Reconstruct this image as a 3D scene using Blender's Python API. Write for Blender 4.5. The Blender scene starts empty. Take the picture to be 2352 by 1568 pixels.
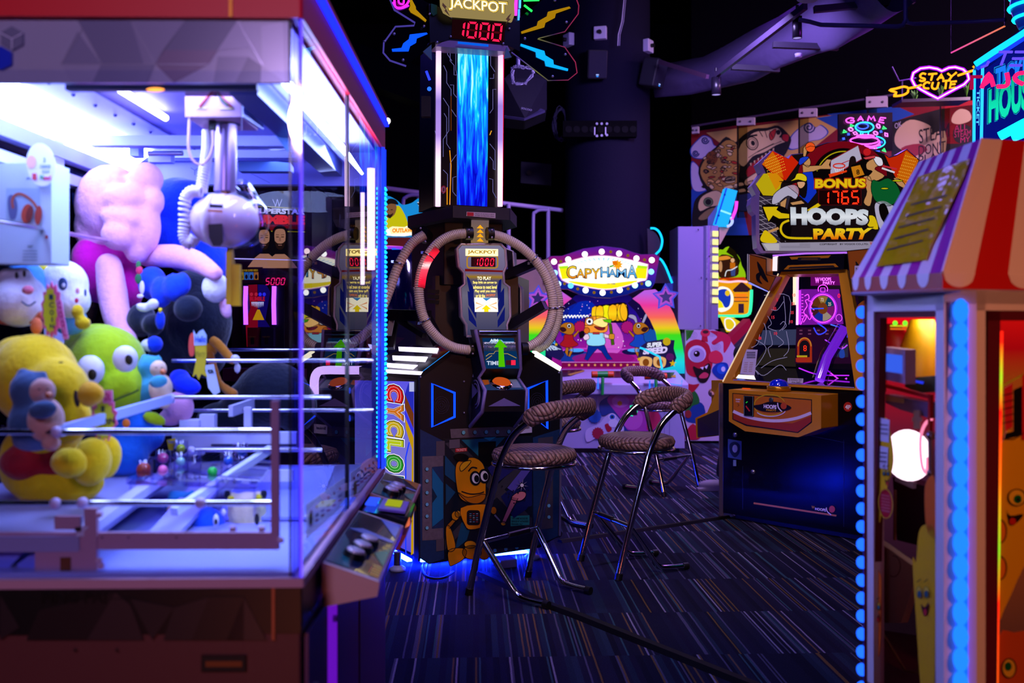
import bpy, bmesh, math, random
from mathutils import Vector, Matrix
R=random.Random(7)
W,H=2352,1568
F=2287.0; HZ=736.0; CX=1176.0; CH=1.35
CAM=Vector((0,0,CH))
SC=bpy.context.scene
COL=SC.collection
def V(*a): return Vector(a)
def ray(px,py): return Vector(((px-CX)/F,1.0,-(py-HZ)/F))
def at(px,py,d): return CAM+ray(px,py)*d
def pxof(p): return (CX+F*p[0]/p[1], HZ-F*(p[2]-CH)/p[1])
# ---------------------------------------------------------------- colours and materials
def lin(h):
    h=h.lstrip('#'); o=[]
    for i in (0,2,4):
        c=int(h[i:i+2],16)/255.0
        o.append(c/12.92 if c<=0.04045 else ((c+0.055)/1.055)**2.4)
    return (o[0],o[1],o[2],1.0)
_mc={}
def P(h,r=0.5,m=0.0,coat=0.0,bump=0.0,scale=60.0,spec=0.5,sheen=0.0,var=0.0):
    k=('P',h,r,m,coat,bump,scale,spec,sheen,var)
    if k in _mc: return _mc[k]
    mt=bpy.data.materials.new('surface_'+h.lstrip('#')); mt.use_nodes=True
    nt=mt.node_tree; b=nt.nodes['Principled BSDF']
    b.inputs['Base Color'].default_value=lin(h); b.inputs['Roughness'].default_value=r
    b.inputs['Metallic'].default_value=m; b.inputs['Coat Weight'].default_value=coat
    b.inputs['Specular IOR Level'].default_value=spec
    b.inputs['Sheen Weight'].default_value=sheen
    if bump or var:
        tc=nt.nodes.new('ShaderNodeTexCoord'); nz=nt.nodes.new('ShaderNodeTexNoise')
        nz.inputs['Scale'].default_value=scale; nz.inputs['Detail'].default_value=3
        nt.links.new(tc.outputs['Object'],nz.inputs['Vector'])
        if bump:
            bp=nt.nodes.new('ShaderNodeBump'); bp.inputs['Strength'].default_value=bump; bp.inputs['Distance'].default_value=0.01
            nt.links.new(nz.outputs['Fac'],bp.inputs['Height']); nt.links.new(bp.outputs['Normal'],b.inputs['Normal'])
        if var:
            mx=nt.nodes.new('ShaderNodeMix'); mx.data_type='RGBA'; c=lin(h)
            mx.inputs[6].default_value=(c[0]*(1-var),c[1]*(1-var),c[2]*(1-var),1)
            mx.inputs[7].default_value=(min(1,c[0]*(1+var)),min(1,c[1]*(1+var)),min(1,c[2]*(1+var)),1)
            nt.links.new(nz.outputs['Fac'],mx.inputs[0]); nt.links.new(mx.outputs[2],b.inputs['Base Color'])
    _mc[k]=mt; return mt
def E(h,s=1.0):
    k=('E',h,s)
    if k in _mc: return _mc[k]
    mt=bpy.data.materials.new('glow_'+h.lstrip('#')); mt.use_nodes=True
    nt=mt.node_tree; nt.nodes.clear()
    o=nt.nodes.new('ShaderNodeOutputMaterial'); e=nt.nodes.new('ShaderNodeEmission')
    e.inputs['Color'].default_value=lin(h); e.inputs['Strength'].default_value=s
    nt.links.new(e.outputs[0],o.inputs[0]); _mc[k]=mt; return mt
def GRAD(stops,axis='Z',lo=0.0,hi=1.0,s=1.0,emit=True,r=0.4):
    # colour bands along an object axis (lo..hi in object space)
    k=('G',tuple(stops),axis,lo,hi,s,emit,r)
    if k in _mc: return _mc[k]
    mt=bpy.data.materials.new('graded_colours'); mt.use_nodes=True
    nt=mt.node_tree; nt.nodes.clear(); N=nt.nodes.new; L=nt.links.new
    o=N('ShaderNodeOutputMaterial'); tc=N('ShaderNodeTexCoord'); sx=N('ShaderNodeSeparateXYZ'); mr=N('ShaderNodeMapRange'); cr=N('ShaderNodeValToRGB')
    L(tc.outputs['Object'],sx.inputs[0]); L(sx.outputs[axis],mr.inputs[0])
    mr.inputs[1].default_value=lo; mr.inputs[2].default_value=hi
    L(mr.outputs[0],cr.inputs[0])
    el=cr.color_ramp.elements
    while len(el)<len(stops): el.new(0.5)
    for e,(p,c) in zip(el,stops): e.position=p; e.color=lin(c)
    if emit:
        e=N('ShaderNodeEmission'); e.inputs[1].default_value=s; L(cr.outputs[0],e.inputs[0]); L(e.outputs[0],o.inputs[0])
    else:
        b=N('ShaderNodeBsdfPrincipled'); b.inputs['Roughness'].default_value=r; L(cr.outputs[0],b.inputs['Base Color']); L(b.outputs[0],o.inputs[0])
    _mc[k]=mt; return mt
def GLASS(tint='#ffffff',refl=1.0,rough=0.0,base=0.0):
    k=('GL',tint,refl,rough,base)
    if k in _mc: return _mc[k]
    mt=bpy.data.materials.new('clear_glass'); mt.use_nodes=True
    nt=mt.node_tree; nt.nodes.clear(); N=nt.nodes.new; L=nt.links.new
    o=N('ShaderNodeOutputMaterial'); fr=N('ShaderNodeFresnel'); fr.inputs['IOR'].default_value=1.45
    ml=N('ShaderNodeMath'); ml.operation='MULTIPLY_ADD'; ml.inputs[1].default_value=refl; ml.inputs[2].default_value=base
    t=N('ShaderNodeBsdfTransparent'); t.inputs[0].default_value=lin(tint)
    g=N('ShaderNodeBsdfGlossy'); g.inputs['Roughness'].default_value=rough
    mx=N('ShaderNodeMixShader')
    ge=N('ShaderNodeNewGeometry'); iv=N('ShaderNodeMath'); iv.operation='SUBTRACT'; iv.inputs[0].default_value=1.0; L(ge.outputs['Backfacing'],iv.inputs[1]); m3=N('ShaderNodeMath'); m3.operation='MULTIPLY'
    L(fr.outputs[0],ml.inputs[0]); L(ml.outputs[0],m3.inputs[0]); L(iv.outputs[0],m3.inputs[1]); L(m3.outputs[0],mx.inputs[0]); L(t.outputs[0],mx.inputs[1]); L(g.outputs[0],mx.inputs[2]); L(mx.outputs[0],o.inputs[0])
    _mc[k]=mt; return mt
def PAPER(h):
    k=('PA',h)
    if k in _mc: return _mc[k]
    mt=bpy.data.materials.new('thin_paper'); mt.use_nodes=True; nt=mt.node_tree; nt.nodes.clear(); N=nt.nodes.new; L=nt.links.new
    o=N('ShaderNodeOutputMaterial'); d=N('ShaderNodeBsdfDiffuse'); t=N('ShaderNodeBsdfTranslucent'); d.inputs[0].default_value=lin(h); t.inputs[0].default_value=lin(h); mx=N('ShaderNodeMixShader'); mx.inputs[0].default_value=0.6
    L(d.outputs[0],mx.inputs[1]); L(t.outputs[0],mx.inputs[2]); L(mx.outputs[0],o.inputs[0]); _mc[k]=mt; return mt
# ---------------------------------------------------------------- planes addressed through the lens
class Pl:
    def __init__(s,o,n):
        s.o=Vector(o); s.n=Vector(n).normalized()
        if s.n.dot(CAM-s.o)<0: s.n=-s.n
    @staticmethod
    def through(a,b,c=None):
        a=Vector(a); b=Vector(b)
        if c is None: n=(b-a).cross(Vector((0,0,1)))
        else: n=(b-a).cross(Vector(c)-a)
        return Pl(a,n)
    def pt(s,px,py,off=0.0):
        r=ray(px,py); o=s.o+s.n*off
        return CAM+r*((o-CAM).dot(s.n)/r.dot(s.n))
    def shift(s,off): return Pl(s.o+s.n*off,s.n)
def frontal(d): return Pl((0,d,0),(0,-1,0))
# ---------------------------------------------------------------- 2-D helpers in photo pixels
def ell(cx,cy,rx,ry=None,rot=0,n=24,a0=0,a1=360):
    ry=rx if ry is None else ry; o=[]; full=abs(a1-a0)>=360; c,s=math.cos(math.radians(rot)),math.sin(math.radians(rot))
    for i in range(n if full else n+1):
        t=math.radians(a0+(a1-a0)*i/n); x,y=rx*math.cos(t),ry*math.sin(t); o.append((cx+x*c-y*s,cy+x*s+y*c))
    return o
def rect(x0,y0,x1,y1): return [(x0,y0),(x1,y0),(x1,y1),(x0,y1)]
def spl(pts,n=6,closed=True):
    o=[]; m=len(pts)
    for i in range(m if closed else m-1):
        if closed: p0,p1,p2,p3=pts[(i-1)%m],pts[i],pts[(i+1)%m],pts[(i+2)%m]
        else: p0,p1,p2,p3=pts[max(i-1,0)],pts[i],pts[i+1],pts[min(i+2,m-1)]
        for k in range(n):
            t=k/n; t2=t*t; t3=t2*t
            o.append(tuple(0.5*((2*b)+(-a+c)*t+(2*a-5*b+4*c-d)*t2+(-a+3*b-3*c+d)*t3) for a,b,c,d in zip(p0,p1,p2,p3)))
    if not closed: o.append(tuple(pts[-1]))
    return o
def starp(cx,cy,r,r2,n=5,rot=-90):
    return [(cx+(r if i%2==0 else r2)*math.cos(math.radians(rot+180*i/n)),cy+(r if i%2==0 else r2)*math.sin(math.radians(rot+180*i/n))) for i in range(2*n)]
def rrect(x0,y0,x1,y1,r,n=5):
    o=[]
    for cx,cy,a in ((x1-r,y0+r,-90),(x1-r,y1-r,0),(x0+r,y1-r,90),(x0+r,y0+r,180)): o+=ell(cx,cy,r,r,0,n,a,a+90)
    return o
_tc={}
def textmesh(s,bold=0.0,res=3,space=1.0):
    k=(s,bold,res,space)
    if k in _tc: return _tc[k]
    cu=bpy.data.curves.new('t','FONT'); cu.body=s; cu.offset=bold; cu.resolution_u=res; cu.size=1; cu.space_character=space
    ob=bpy.data.objects.new('t',cu); COL.objects.link(ob)
    dg=bpy.context.evaluated_depsgraph_get(); ev=ob.evaluated_get(dg); me=ev.to_mesh()
    vs=[(v.co.x,v.co.y) for v in me.vertices]; fs=[tuple(p.vertices) for p in me.polygons]
    ev.to_mesh_clear(); bpy.data.objects.remove(ob); bpy.data.curves.remove(cu)
    if not vs: vs=[(0,0),(1,0),(1,1)]; fs=[]
    x0=min(v[0] for v in vs); x1=max(v[0] for v in vs); y0=min(v[1] for v in vs); y1=max(v[1] for v in vs)
    vs=[((x-x0)/max(1e-6,x1-x0),(y-y0)/max(1e-6,y1-y0)) for x,y in vs]
    _tc[k]=(vs,fs); return _tc[k]
SEG={'0':'abcdef','1':'bc','2':'abged','3':'abgcd','4':'fgbc','5':'afgcd','6':'afgedc','7':'abc','8':'abcdefg','9':'abcdfg'}
def segpolys(ch,w=0.22):
    # unit cell, y down
    t=w/2; m=0.5
    d={'a':[(w*.6,0),(1-w*.6,0),(1-w*1.2,w*.62),(w*1.2,w*.62)],'d':[(w*.6,1),(1-w*.6,1),(1-w*1.2,1-w*.62),(w*1.2,1-w*.62)],
       'g':[(w*.9,m-t*.55),(1-w*.9,m-t*.55),(1-w*.5,m),(1-w*.9,m+t*.55),(w*.9,m+t*.55),(w*.5,m)],
       'f':[(0,w*.35),(w,w*.8),(w,m-t*.9),(w*.3,m-.03),(0,m-.05)],'e':[(0,1-w*.35),(w,1-w*.8),(w,m+t*.9),(w*.3,m+.03),(0,m+.05)],
       'b':[(1,w*.35),(1-w,w*.8),(1-w,m-t*.9),(1-w*.3,m-.03),(1,m-.05)],'c':[(1,1-w*.35),(1-w,1-w*.8),(1-w,m+t*.9),(1-w*.3,m+.03),(1,m+.05)]}
    on=SEG.get(ch,''); return [(k in on,d[k]) for k in d]
# ---------------------------------------------------------------- mesh builder
class B:
    def __init__(s): s.v=[]; s.f=[]; s.fm=[]; s.fs=[]; s.mats=[]
    def mi(s,m):
        if m not in s.mats: s.mats.append(m)
        return s.mats.index(m)
    def add(s,vs,fs,m,smooth=False):
        o=len(s.v); s.v+=[tuple(x) for x in vs]; i=s.mi(m)
        for f in fs: s.f.append([o+j for j in f]); s.fm.append(i); s.fs.append(smooth)
        return s
    def poly(s,pts,m): return s.add(pts,[list(range(len(pts)))],m)
    def prism(s,pts,vec,m,m2=None):
        n=len(pts); vec=Vector(vec); a=[Vector(p) for p in pts]; b=[p+vec for p in a]
        s.add(a,[list(range(n))],m); s.add(b,[list(range(n))[::-1]],m2 or m)
        return s.add(a+b,[[i,(i+1)%n,n+(i+1)%n,n+i] for i in range(n)],m2 or m)
    def box(s,c,size,m,rz=0.0,rot=None):
        hx,hy,hz=size[0]/2,size[1]/2,size[2]/2; M=(rot or Matrix.Rotation(rz,3,'Z')); c=Vector(c)
        vs=[c+M@Vector((x*hx,y*hy,z*hz)) for x in(-1,1) for y in(-1,1) for z in(-1,1)]
        return s.add(vs,[[0,1,3,2],[4,6,7,5],[0,4,5,1],[2,3,7,6],[0,2,6,4],[1,5,7,3]],m)
    def span(s,p,q,w,h,m,up=(0,0,1)):
        # bar of rectangular section from p to q
        p=Vector(p); q=Vector(q); d=(q-p).normalized(); u=Vector(up); sd=d.cross(u)
        if sd.length<1e-5: sd=d.cross(Vector((1,0,0)))
        sd.normalize(); u=sd.cross(d)
        vs=[e+sd*(a*w/2)+u*(b*h/2) for e in(p,q) for a,b in((-1,-1),(1,-1),(1,1),(-1,1))]
        return s.add(vs,[[0,1,2,3],[7,6,5,4],[0,4,5,1],[1,5,6,2],[2,6,7,3],[3,7,4,0]],m)
    def tube(s,pts,r,m,n=8,closed=False,cap=True,rs=None):
        pts=[Vector(p) for p in pts]; k=len(pts); vs=[]; fs=[]; up=None
        for i,p in enumerate(pts):
            if closed: d=pts[(i+1)%k]-pts[i-1]
            else: d=pts[min(i+1,k-1)]-pts[max(i-1,0)]
            if d.length<1e-9: d=Vector((0,0,1))
            d.normalize()
            if up is None:
                up=d.cross(Vector((0,0,1)));
                if up.length<0.05: up=d.cross(Vector((1,0,0)))
            up=(up-d*up.dot(d))
            if up.length<1e-6: up=d.orthogonal()
            up.normalize(); w=d.cross(up); rr=rs[i] if rs else r
            for j in range(n):
                a=2*math.pi*j/n; vs.append(p+up*(rr*math.cos(a))+w*(rr*math.sin(a)))
        for i in range(k if closed else k-1):
            i2=(i+1)%k
            for j in range(n): fs.append([i*n+j,i*n+(j+1)%n,i2*n+(j+1)%n,i2*n+j])
        s.add(vs,fs,m,True)
        if cap and not closed:
            s.add(vs[:n],[list(range(n))[::-1]],m); s.add(vs[-n:],[list(range(n))],m)
        return s
    def cyl(s,p,q,r,m,n=20,r2=None): return s.tube([p,q],r,m,n,rs=[r,r if r2 is None else r2])
    def sph(s,c,r,m,n=16,rot=None,k=10):
        r=(r,r,r) if isinstance(r,(int,float)) else r; c=Vector(c); M=rot or Matrix.Identity(3); vs=[]; fs=[]
        for i in range(k+1):
            t=math.pi*i/k
            for j in range(n):
                a=2*math.pi*j/n; vs.append(c+M@Vector((r[0]*math.sin(t)*math.cos(a),r[1]*math.sin(t)*math.sin(a),r[2]*math.cos(t))))
        for i in range(k):
            for j in range(n):
                a,b,c2,d=i*n+j,i*n+(j+1)%n,(i+1)*n+(j+1)%n,(i+1)*n+j
                if i==0: fs.append([a,c2,d])
                elif i==k-1: fs.append([a,b,d])
                else: fs.append([a,d,c2,b][::-1])
        return s.add(vs,fs,m,True)
    def lathe(s,c,prof,m,n=24,axis=None,smooth=True):
        # prof: (radius, height) along axis
        c=Vector(c); ax=Vector(axis or (0,0,1)).normalized(); u=ax.orthogonal().normalized(); w=ax.cross(u); vs=[]; fs=[]
        for r,h in prof:
            for j in range(n):
                a=2*math.pi*j/n; vs.append(c+ax*h+u*(r*math.cos(a))+w*(r*math.sin(a)))
        for i in range(len(prof)-1):
            for j in range(n): fs.append([i*n+j,i*n+(j+1)%n,(i+1)*n+(j+1)%n,(i+1)*n+j])
        return s.add(vs,fs,m,smooth)
    # ---- flat artwork on a plane, given in photo pixels
    def art(s,pl,m,pts,lay=1,e=0.0012): return s.poly([pl.pt(x,y,lay*e) for x,y in pts],m)
    def plate(s,pl,m,pts,th,off=0.0,m2=None):
        a=[pl.pt(x,y,off) for x,y in pts]; return s.prism(a,-pl.n*th,m,m2)
    def stroke(s,pl,m,pts,w,lay=1,closed=False,e=0.0012):
        k=len(pts); l=[]; r=[]
        for i,(x,y) in enumerate(pts):
            if closed: a,b=pts[i-1],pts[(i+1)%k]
            else: a,b=pts[max(i-1,0)],pts[min(i+1,k-1)]
            dx,dy=b[0]-a[0],b[1]-a[1]; q=math.hypot(dx,dy) or 1; nx,ny=-dy/q*w/2,dx/q*w/2
            l.append(pl.pt(x+nx,y+ny,lay*e)); r.append(pl.pt(x-nx,y-ny,lay*e))
        fs=[[i,(i+1)%k,k+(i+1)%k,k+i] for i in range(k if closed else k-1)]
        return s.add(l+r,fs,m)
    def neon(s,pl,m,pts,r,off=0.02,closed=False,n=6,sp=0):
        if sp: pts=spl(pts,sp,closed)
        return s.tube([pl.pt(x,y,off) for x,y in pts],r,m,n,closed)
    def text(s,pl,m,t,quad,bold=0.0,lay=2,e=0.0012,space=1.0,mirror=False):
        # quad: TL,TR,BR,BL in pixels, or (x0,y0,x1,y1)
        if len(quad)==4 and isinstance(quad[0],(int,float)): quad=rect(*quad)
        vs,fs=textmesh(t,bold,3,space); tl,tr,br,bl=quad; o=[]
        for u,v in vs:
            if mirror: u=1-u
            x=(bl[0]*(1-u)+br[0]*u)*(1-v)+(tl[0]*(1-u)+tr[0]*u)*v
            y=(bl[1]*(1-u)+br[1]*u)*(1-v)+(tl[1]*(1-u)+tr[1]*u)*v
            o.append(pl.pt(x,y,lay*e))
        return s.add(o,fs,m)
    def text3(s,pl,m,t,quad,bold,off,th):
        # letters with thickness standing off a plane
        if isinstance(quad[0],(int,float)): quad=rect(*quad)
        vs,fs=textmesh(t,bold,2); tl,tr,br,bl=quad; a=[]
        for u,v in vs:
            x=(bl[0]*(1-u)+br[0]*u)*(1-v)+(tl[0]*(1-u)+tr[0]*u)*v
            y=(bl[1]*(1-u)+br[1]*u)*(1-v)+(tl[1]*(1-u)+tr[1]*u)*v
            a.append(pl.pt(x,y,off))
        return s.add(a,fs,m)
    def digits(s,pl,txt,quad,on,offm,lay=2,w=0.22,gap=0.22,slant=0.0,e=0.0012):
        if isinstance(quad[0],(int,float)): quad=rect(*quad)
        tl,tr,br,bl=quad; n=len(txt); cw=1.0/(n-gap*0+0.0)
        for i,ch in enumerate(txt):
            for lit,pg in segpolys(ch,w):
                mm=on if lit else offm
                if mm is None: continue
                o=[]
                for x,y in pg:
                    u=(i+x*(1-gap)+gap*.5+slant*(.5-y))*cw; v=y
                    X=(tl[0]*(1-u)+tr[0]*u)*(1-v)+(bl[0]*(1-u)+br[0]*u)*v
                    Y=(tl[1]*(1-u)+tr[1]*u)*(1-v)+(bl[1]*(1-u)+br[1]*u)*v
                    o.append(pl.pt(X,Y,lay*e))
                s.poly(o,mm)
        return s
    def build(s,name,parent=None,label=None,cat=None,group=None,kind=None,bevel=0.0,loc=None,sub=0,remesh=0.0,smoothmod=0,seg=2,flip=True):
        vs=[Vector(v) for v in s.v]
        if parent is not None: base=Vector(parent['_base'])
        elif loc is not None: base=Vector(loc)
        else:
            xs=[v.x for v in vs]; ys=[v.y for v in vs]; zs=[v.z for v in vs]
            base=Vector(((min(xs)+max(xs))/2,(min(ys)+max(ys))/2,min(zs)))
        me=bpy.data.meshes.new(name); me.from_pydata([v-base for v in vs],[],s.f)
        for m in s.mats: me.materials.append(m)
        me.polygons.foreach_set('material_index',s.fm); me.polygons.foreach_set('use_smooth',s.fs); me.update()
        if flip:
            bm=bmesh.new(); bm.from_mesh(me); bmesh.ops.recalc_face_normals(bm,faces=bm.faces); bm.to_mesh(me); bm.free()
        ob=bpy.data.objects.new(name,me); COL.objects.link(ob)
        if parent is not None: ob.parent=parent
        else: ob.location=base
        ob['_base']=tuple(base); _all.append(ob)
        if remesh:
            md=ob.modifiers.new('remesh','REMESH'); md.mode='VOXEL'; md.voxel_size=remesh; md.use_smooth_shade=True
            md=ob.modifiers.new('smooth','SMOOTH'); md.iterations=smoothmod or 6; md.factor=0.6
        if sub:
            md=ob.modifiers.new('sub','SUBSURF'); md.levels=sub; md.render_levels=sub
        if bevel:
            md=ob.modifiers.new('bevel','BEVEL'); md.width=bevel; md.segments=seg; md.limit_method='ANGLE'
        tag(ob,label,cat,group,kind); return ob
_all=[]
def tag(o,label=None,cat=None,group=None,kind=None):
    if label: o['label']=label
    if cat: o['category']=cat
    if group: o['group']=group
    if kind: o['kind']=kind
def thing(name,label,cat,loc,group=None):
    o=bpy.data.objects.new(name,None); COL.objects.link(o); o.location=loc; o.empty_display_size=0.1
    o['_base']=tuple(Vector(loc)); tag(o,label,cat,group); _all.append(o); return o
def kids(o): return [c for c in _all if c.parent is o]
def clone(o,loc=None,rz=None,label=None,parent=None,mat=None,group=None):
    c=o.copy(); COL.objects.link(c)
    if parent is not None: c.parent=parent
    for ch in kids(o): clone(ch,parent=c)
    _all.append(c)
    if loc is not None: c.location=loc
    if rz is not None: c.rotation_euler=(0,0,rz)
    if label: c['label']=label
    if group: c['group']=group
    return c
CHROME=P('#d8d8e0',0.12,1.0); STEEL=P('#9a9aa6',0.3,1.0); BLACK=P('#08080c',0.45); BLACKG=P('#06060a',0.15,coat=0.6); WHITE=P('#d8d8e4',0.45)
# ================================================================ camera
cam=bpy.data.cameras.new('camera'); cam.lens=F*36.0/W; cam.sensor_width=36.0; cam.sensor_fit='HORIZONTAL'
cam.shift_x=0.0; cam.shift_y=(HZ-H/2)/W
cam.clip_start=0.05; cam.dof.use_dof=True; cam.dof.focus_distance=5.3; cam.dof.aperture_fstop=2.8
co=bpy.data.objects.new('camera',cam); COL.objects.link(co); co.location=CAM; co.rotation_euler=(math.radians(90),0,0); SC.camera=co
SC.view_settings.view_transform='Standard'; SC.view_settings.look='None'; SC.view_settings.exposure=0.0; SC.view_settings.gamma=1.0; SC.view_settings.use_curve_mapping=False
SC.cycles.use_denoising=True; SC.cycles.max_bounces=8; SC.cycles.transparent_max_bounces=24; SC.cycles.diffuse_bounces=3; SC.cycles.glossy_bounces=4; SC.cycles.transmission_bounces=4
SC.cycles.adaptive_threshold=0.035; SC.cycles.sample_clamp_indirect=4.0; SC.cycles.caustics_reflective=False; SC.cycles.caustics_refractive=False
w=bpy.data.worlds.new('world'); SC.world=w; w.use_nodes=True; w.node_tree.nodes['Background'].inputs[0].default_value=lin('#1a1440'); w.node_tree.nodes['Background'].inputs[1].default_value=0.1
# ================================================================ room shell
def carpet():
    mt=bpy.data.materials.new('striped_carpet'); mt.use_nodes=True; nt=mt.node_tree; N=nt.nodes.new; L=nt.links.new
    b=nt.nodes['Principled BSDF']; b.inputs['Roughness'].default_value=0.95; b.inputs['Specular IOR Level'].default_value=0.1
    tc=N('ShaderNodeTexCoord'); mp=N('ShaderNodeMapping'); mp.inputs['Rotation'].default_value=(0,0,math.radians(-2.2)); L(tc.outputs['Object'],mp.inputs[0])
    sx=N('ShaderNodeSeparateXYZ'); L(mp.outputs[0],sx.inputs[0])
    def mth(op,a,bv=None,c=None):
        n=N('ShaderNodeMath'); n.operation=op
        for i,x in enumerate((a,bv,c)):
            if x is None: continue
            if isinstance(x,(int,float)): n.inputs[i].default_value=x
            else: L(x,n.inputs[i])
        return n.outputs[0]
    row=mth('FLOOR',mth('DIVIDE',mth('ADD',sx.outputs['Y'],0.10),0.585))
    def stripes(wd,seed):
        wn=N('ShaderNodeTexWhiteNoise'); wn.noise_dimensions='2D'; cb=N('ShaderNodeCombineXYZ')
        nz=N('ShaderNodeTexNoise'); nz.inputs['Scale'].default_value=6.0; L(mp.outputs[0],nz.inputs['Vector'])
        x=mth('ADD',sx.outputs['X'],mth('MULTIPLY',nz.outputs['Fac'],0.004))
        L(mth('FLOOR',mth('DIVIDE',x,wd)),cb.inputs[0]); L(mth('ADD',row,seed),cb.inputs[1]); L(cb.outputs[0],wn.inputs['Vector']); return wn.outputs['Value']
    def ramp(v,stops):
        cr=N('ShaderNodeValToRGB'); cr.color_ramp.interpolation='CONSTANT'; el=cr.color_ramp.elements
        while len(el)<len(stops): el.new(0.5)
        for e,(p,c) in zip(el,stops): e.position=p; e.color=lin(c)
        L(v,cr.inputs[0]); return cr.outputs[0]
    broad=ramp(stripes(0.026,3.7),[(0,'#1f1f38'),(0.3,'#242440'),(0.6,'#1a1a30'),(0.75,'#26324a'),(0.85,'#231f3c'),(0.93,'#2c3a54')])
    fine=ramp(stripes(0.0075,11.3),[(0,'#000000'),(0.70,'#5c5878'),(0.77,'#000000'),(0.82,'#7c5f34'),(0.87,'#000000'),(0.90,'#3c606c'),(0.94,'#000000'),(0.975,'#a098b6')])
    nz2=N('ShaderNodeTexNoise'); nz2.inputs['Scale'].default_value=260; nz2.inputs['Detail'].default_value=2; L(tc.outputs['Object'],nz2.inputs['Vector'])
    mx=N('ShaderNodeMix'); mx.data_type='RGBA'; mx.blend_type='LIGHTEN'; mx.inputs[0].default_value=1.0; L(broad,mx.inputs[6]); L(fine,mx.inputs[7])
    m2=N('ShaderNodeMix'); m2.data_type='RGBA'; m2.blend_type='MULTIPLY'; m2.inputs[0].default_value=0.9; L(mx.outputs[2],m2.inputs[6])
    cr=N('ShaderNodeValToRGB'); cr.color_ramp.elements[0].position=0.3; cr.color_ramp.elements[0].color=(0.25,0.25,0.25,1); cr.color_ramp.elements[1].position=0.7; L(nz2.outputs['Fac'],cr.inputs[0]); L(cr.outputs[0],m2.inputs[7])
    L(m2.outputs[2],b.inputs['Base Color'])
    bp=N('ShaderNodeBump'); bp.inputs['Strength'].default_value=0.6; bp.inputs['Distance'].default_value=0.004; L(nz2.outputs['Fac'],bp.inputs['Height']); L(bp.outputs[0],b.inputs['Normal'])
    return mt
DARK=P('#07060f',0.9,bump=0.3,scale=40,spec=0.03); DARKC=P('#030306',0.9,bump=0.2,scale=20,spec=0.03)
def struct(name,b,**k): return b.build(name,kind='structure',**k)
x=B(); x.box((1,7.5,-0.05),(17,23,0.1),carpet()); struct('floor',x,loc=(0,0,0))
x=B(); x.box((1,7.5,6.45),(17,23,0.1),DARKC); struct('ceiling',x)
x=B(); x.box((1,17,3.2),(17,0.1,6.6),DARK); struct('wall_back',x)
x=B(); x.box((-6.4,7.5,3.2),(0.1,23,6.6),DARK); struct('wall_left',x)
x=B(); x.box((9.4,7.5,3.2),(0.1,23,6.6),DARK); struct('wall_right',x)
x=B(); x.box((1,-3.9,3.2),(17,0.1,6.6),DARK); struct('wall_front',x)
# slanted wall that carries the mural
ML=at(1588,700,13.0); MR=at(2330,700,10.95)
MP=Pl.through((ML.x,ML.y,0),(MR.x,MR.y,0))
dirm=(Vector((MR.x,MR.y,0))-Vector((ML.x,ML.y,0))).normalized()
x=B(); a=Vector((ML.x,ML.y,0)); bb=a+dirm*6.6
x.prism([a,bb,bb+V(0,0,6.4),a+V(0,0,6.4)],-MP.n*0.3,DARK); struct('wall_mural',x)
# ceiling beam left (dark bulkhead)
x=B(); x.prism([at(640,120,9.0),at(1010,252,9.0),at(1010,170,9.0),at(640,30,9.0)],(0,0.35,0),DARKC); x.build('trim_1',kind='structure')
# ================================================================ column with its fittings
cc=at(1395,700,11.5); CR=97.0*11.5/F
x=B(); x.cyl((cc.x,cc.y,0),(cc.x,cc.y,6.4),CR,P('#121026',0.8,bump=0.25,scale=50,spec=0.1),48); struct('column',x)
def colpt(px,py,gap=0.0):
    # point on the column's front surface
    r=ray(px,py); ox,oy=-cc.x,-cc.y; A=r.x*r.x+1; Bq=2*(r.x*ox+oy); Cq=ox*ox+oy*oy-(CR+gap)**2
    D=max(0.0,Bq*Bq-4*A*Cq); t=(-Bq-math.sqrt(D))/(2*A); return CAM+r*t
def wallbox(px,py,lab,hole=True,big=(0.14,0.14,0.07)):
    p=colpt(px,py,0.03); n=Vector((p.x-cc.x,p.y-cc.y,0)).normalized(); rz=math.atan2(n.x,-n.y)
    b=B(); b.box(p,big,P('#b9b4d0',0.5),rz); o=b.build('junction_box',label=lab,cat='box',group='white boxes on the dark column',bevel=0.008)
    h=B(); q=p+n*(big[2]/2+0.0); h.cyl(p+n*0.03,p+n*0.075,0.022,BLACK,12); h.build('hole',o)
big=(0.14,0.07,0.14)
wallbox(1379,76,'white square junction box high on the front of the column',big=big)
wallbox(1306,92,'white junction box on the left edge of the column beside the lightning wing',big=big)
wallbox(1489,106,'white junction box on the right edge of the column near the ceiling',big=big)
def speaker(px,py,lab,ang,gp=0.14):
    p=colpt(px,py,gp); rot=Matrix.Rotation(ang,3,'Z')@Matrix.Rotation(math.radians(14),3,'X')
    b=B(); b.box(p,(0.22,0.2,0.31),P('#15131f',0.6),rot=rot); t=b.build('speaker',label=lab,cat='speaker',bevel=0.02)
    g=B(); g.box(p+rot@V(0,-0.102,0.0),(0.19,0.012,0.28),P('#252238',0.85,bump=0.8,scale=300),rot=rot); g.build('grille',t)
    l=B(); l.box(p+rot@V(-0.0,-0.11,-0.11),(0.03,0.006,0.012),E('#9fb4ff',1.2),rot=rot); l.box(p+rot@V(0,-0.11,-0.127),(0.022,0.006,0.01),E('#2b8bff',1.5),rot=rot); l.build('badge',t)
    k=B(); n=Vector((p.x-cc.x,p.y-cc.y,0)).normalized(); k.cyl(p-n*0.08,p-n*0.19,0.03,BLACK,10); k.build('bracket',t)
speaker(1370,148,'black loudspeaker on the front of the column',0.05)
speaker(1500,168,'grey black loudspeaker jutting from the right side of the column',0.95,0.2)
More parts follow.
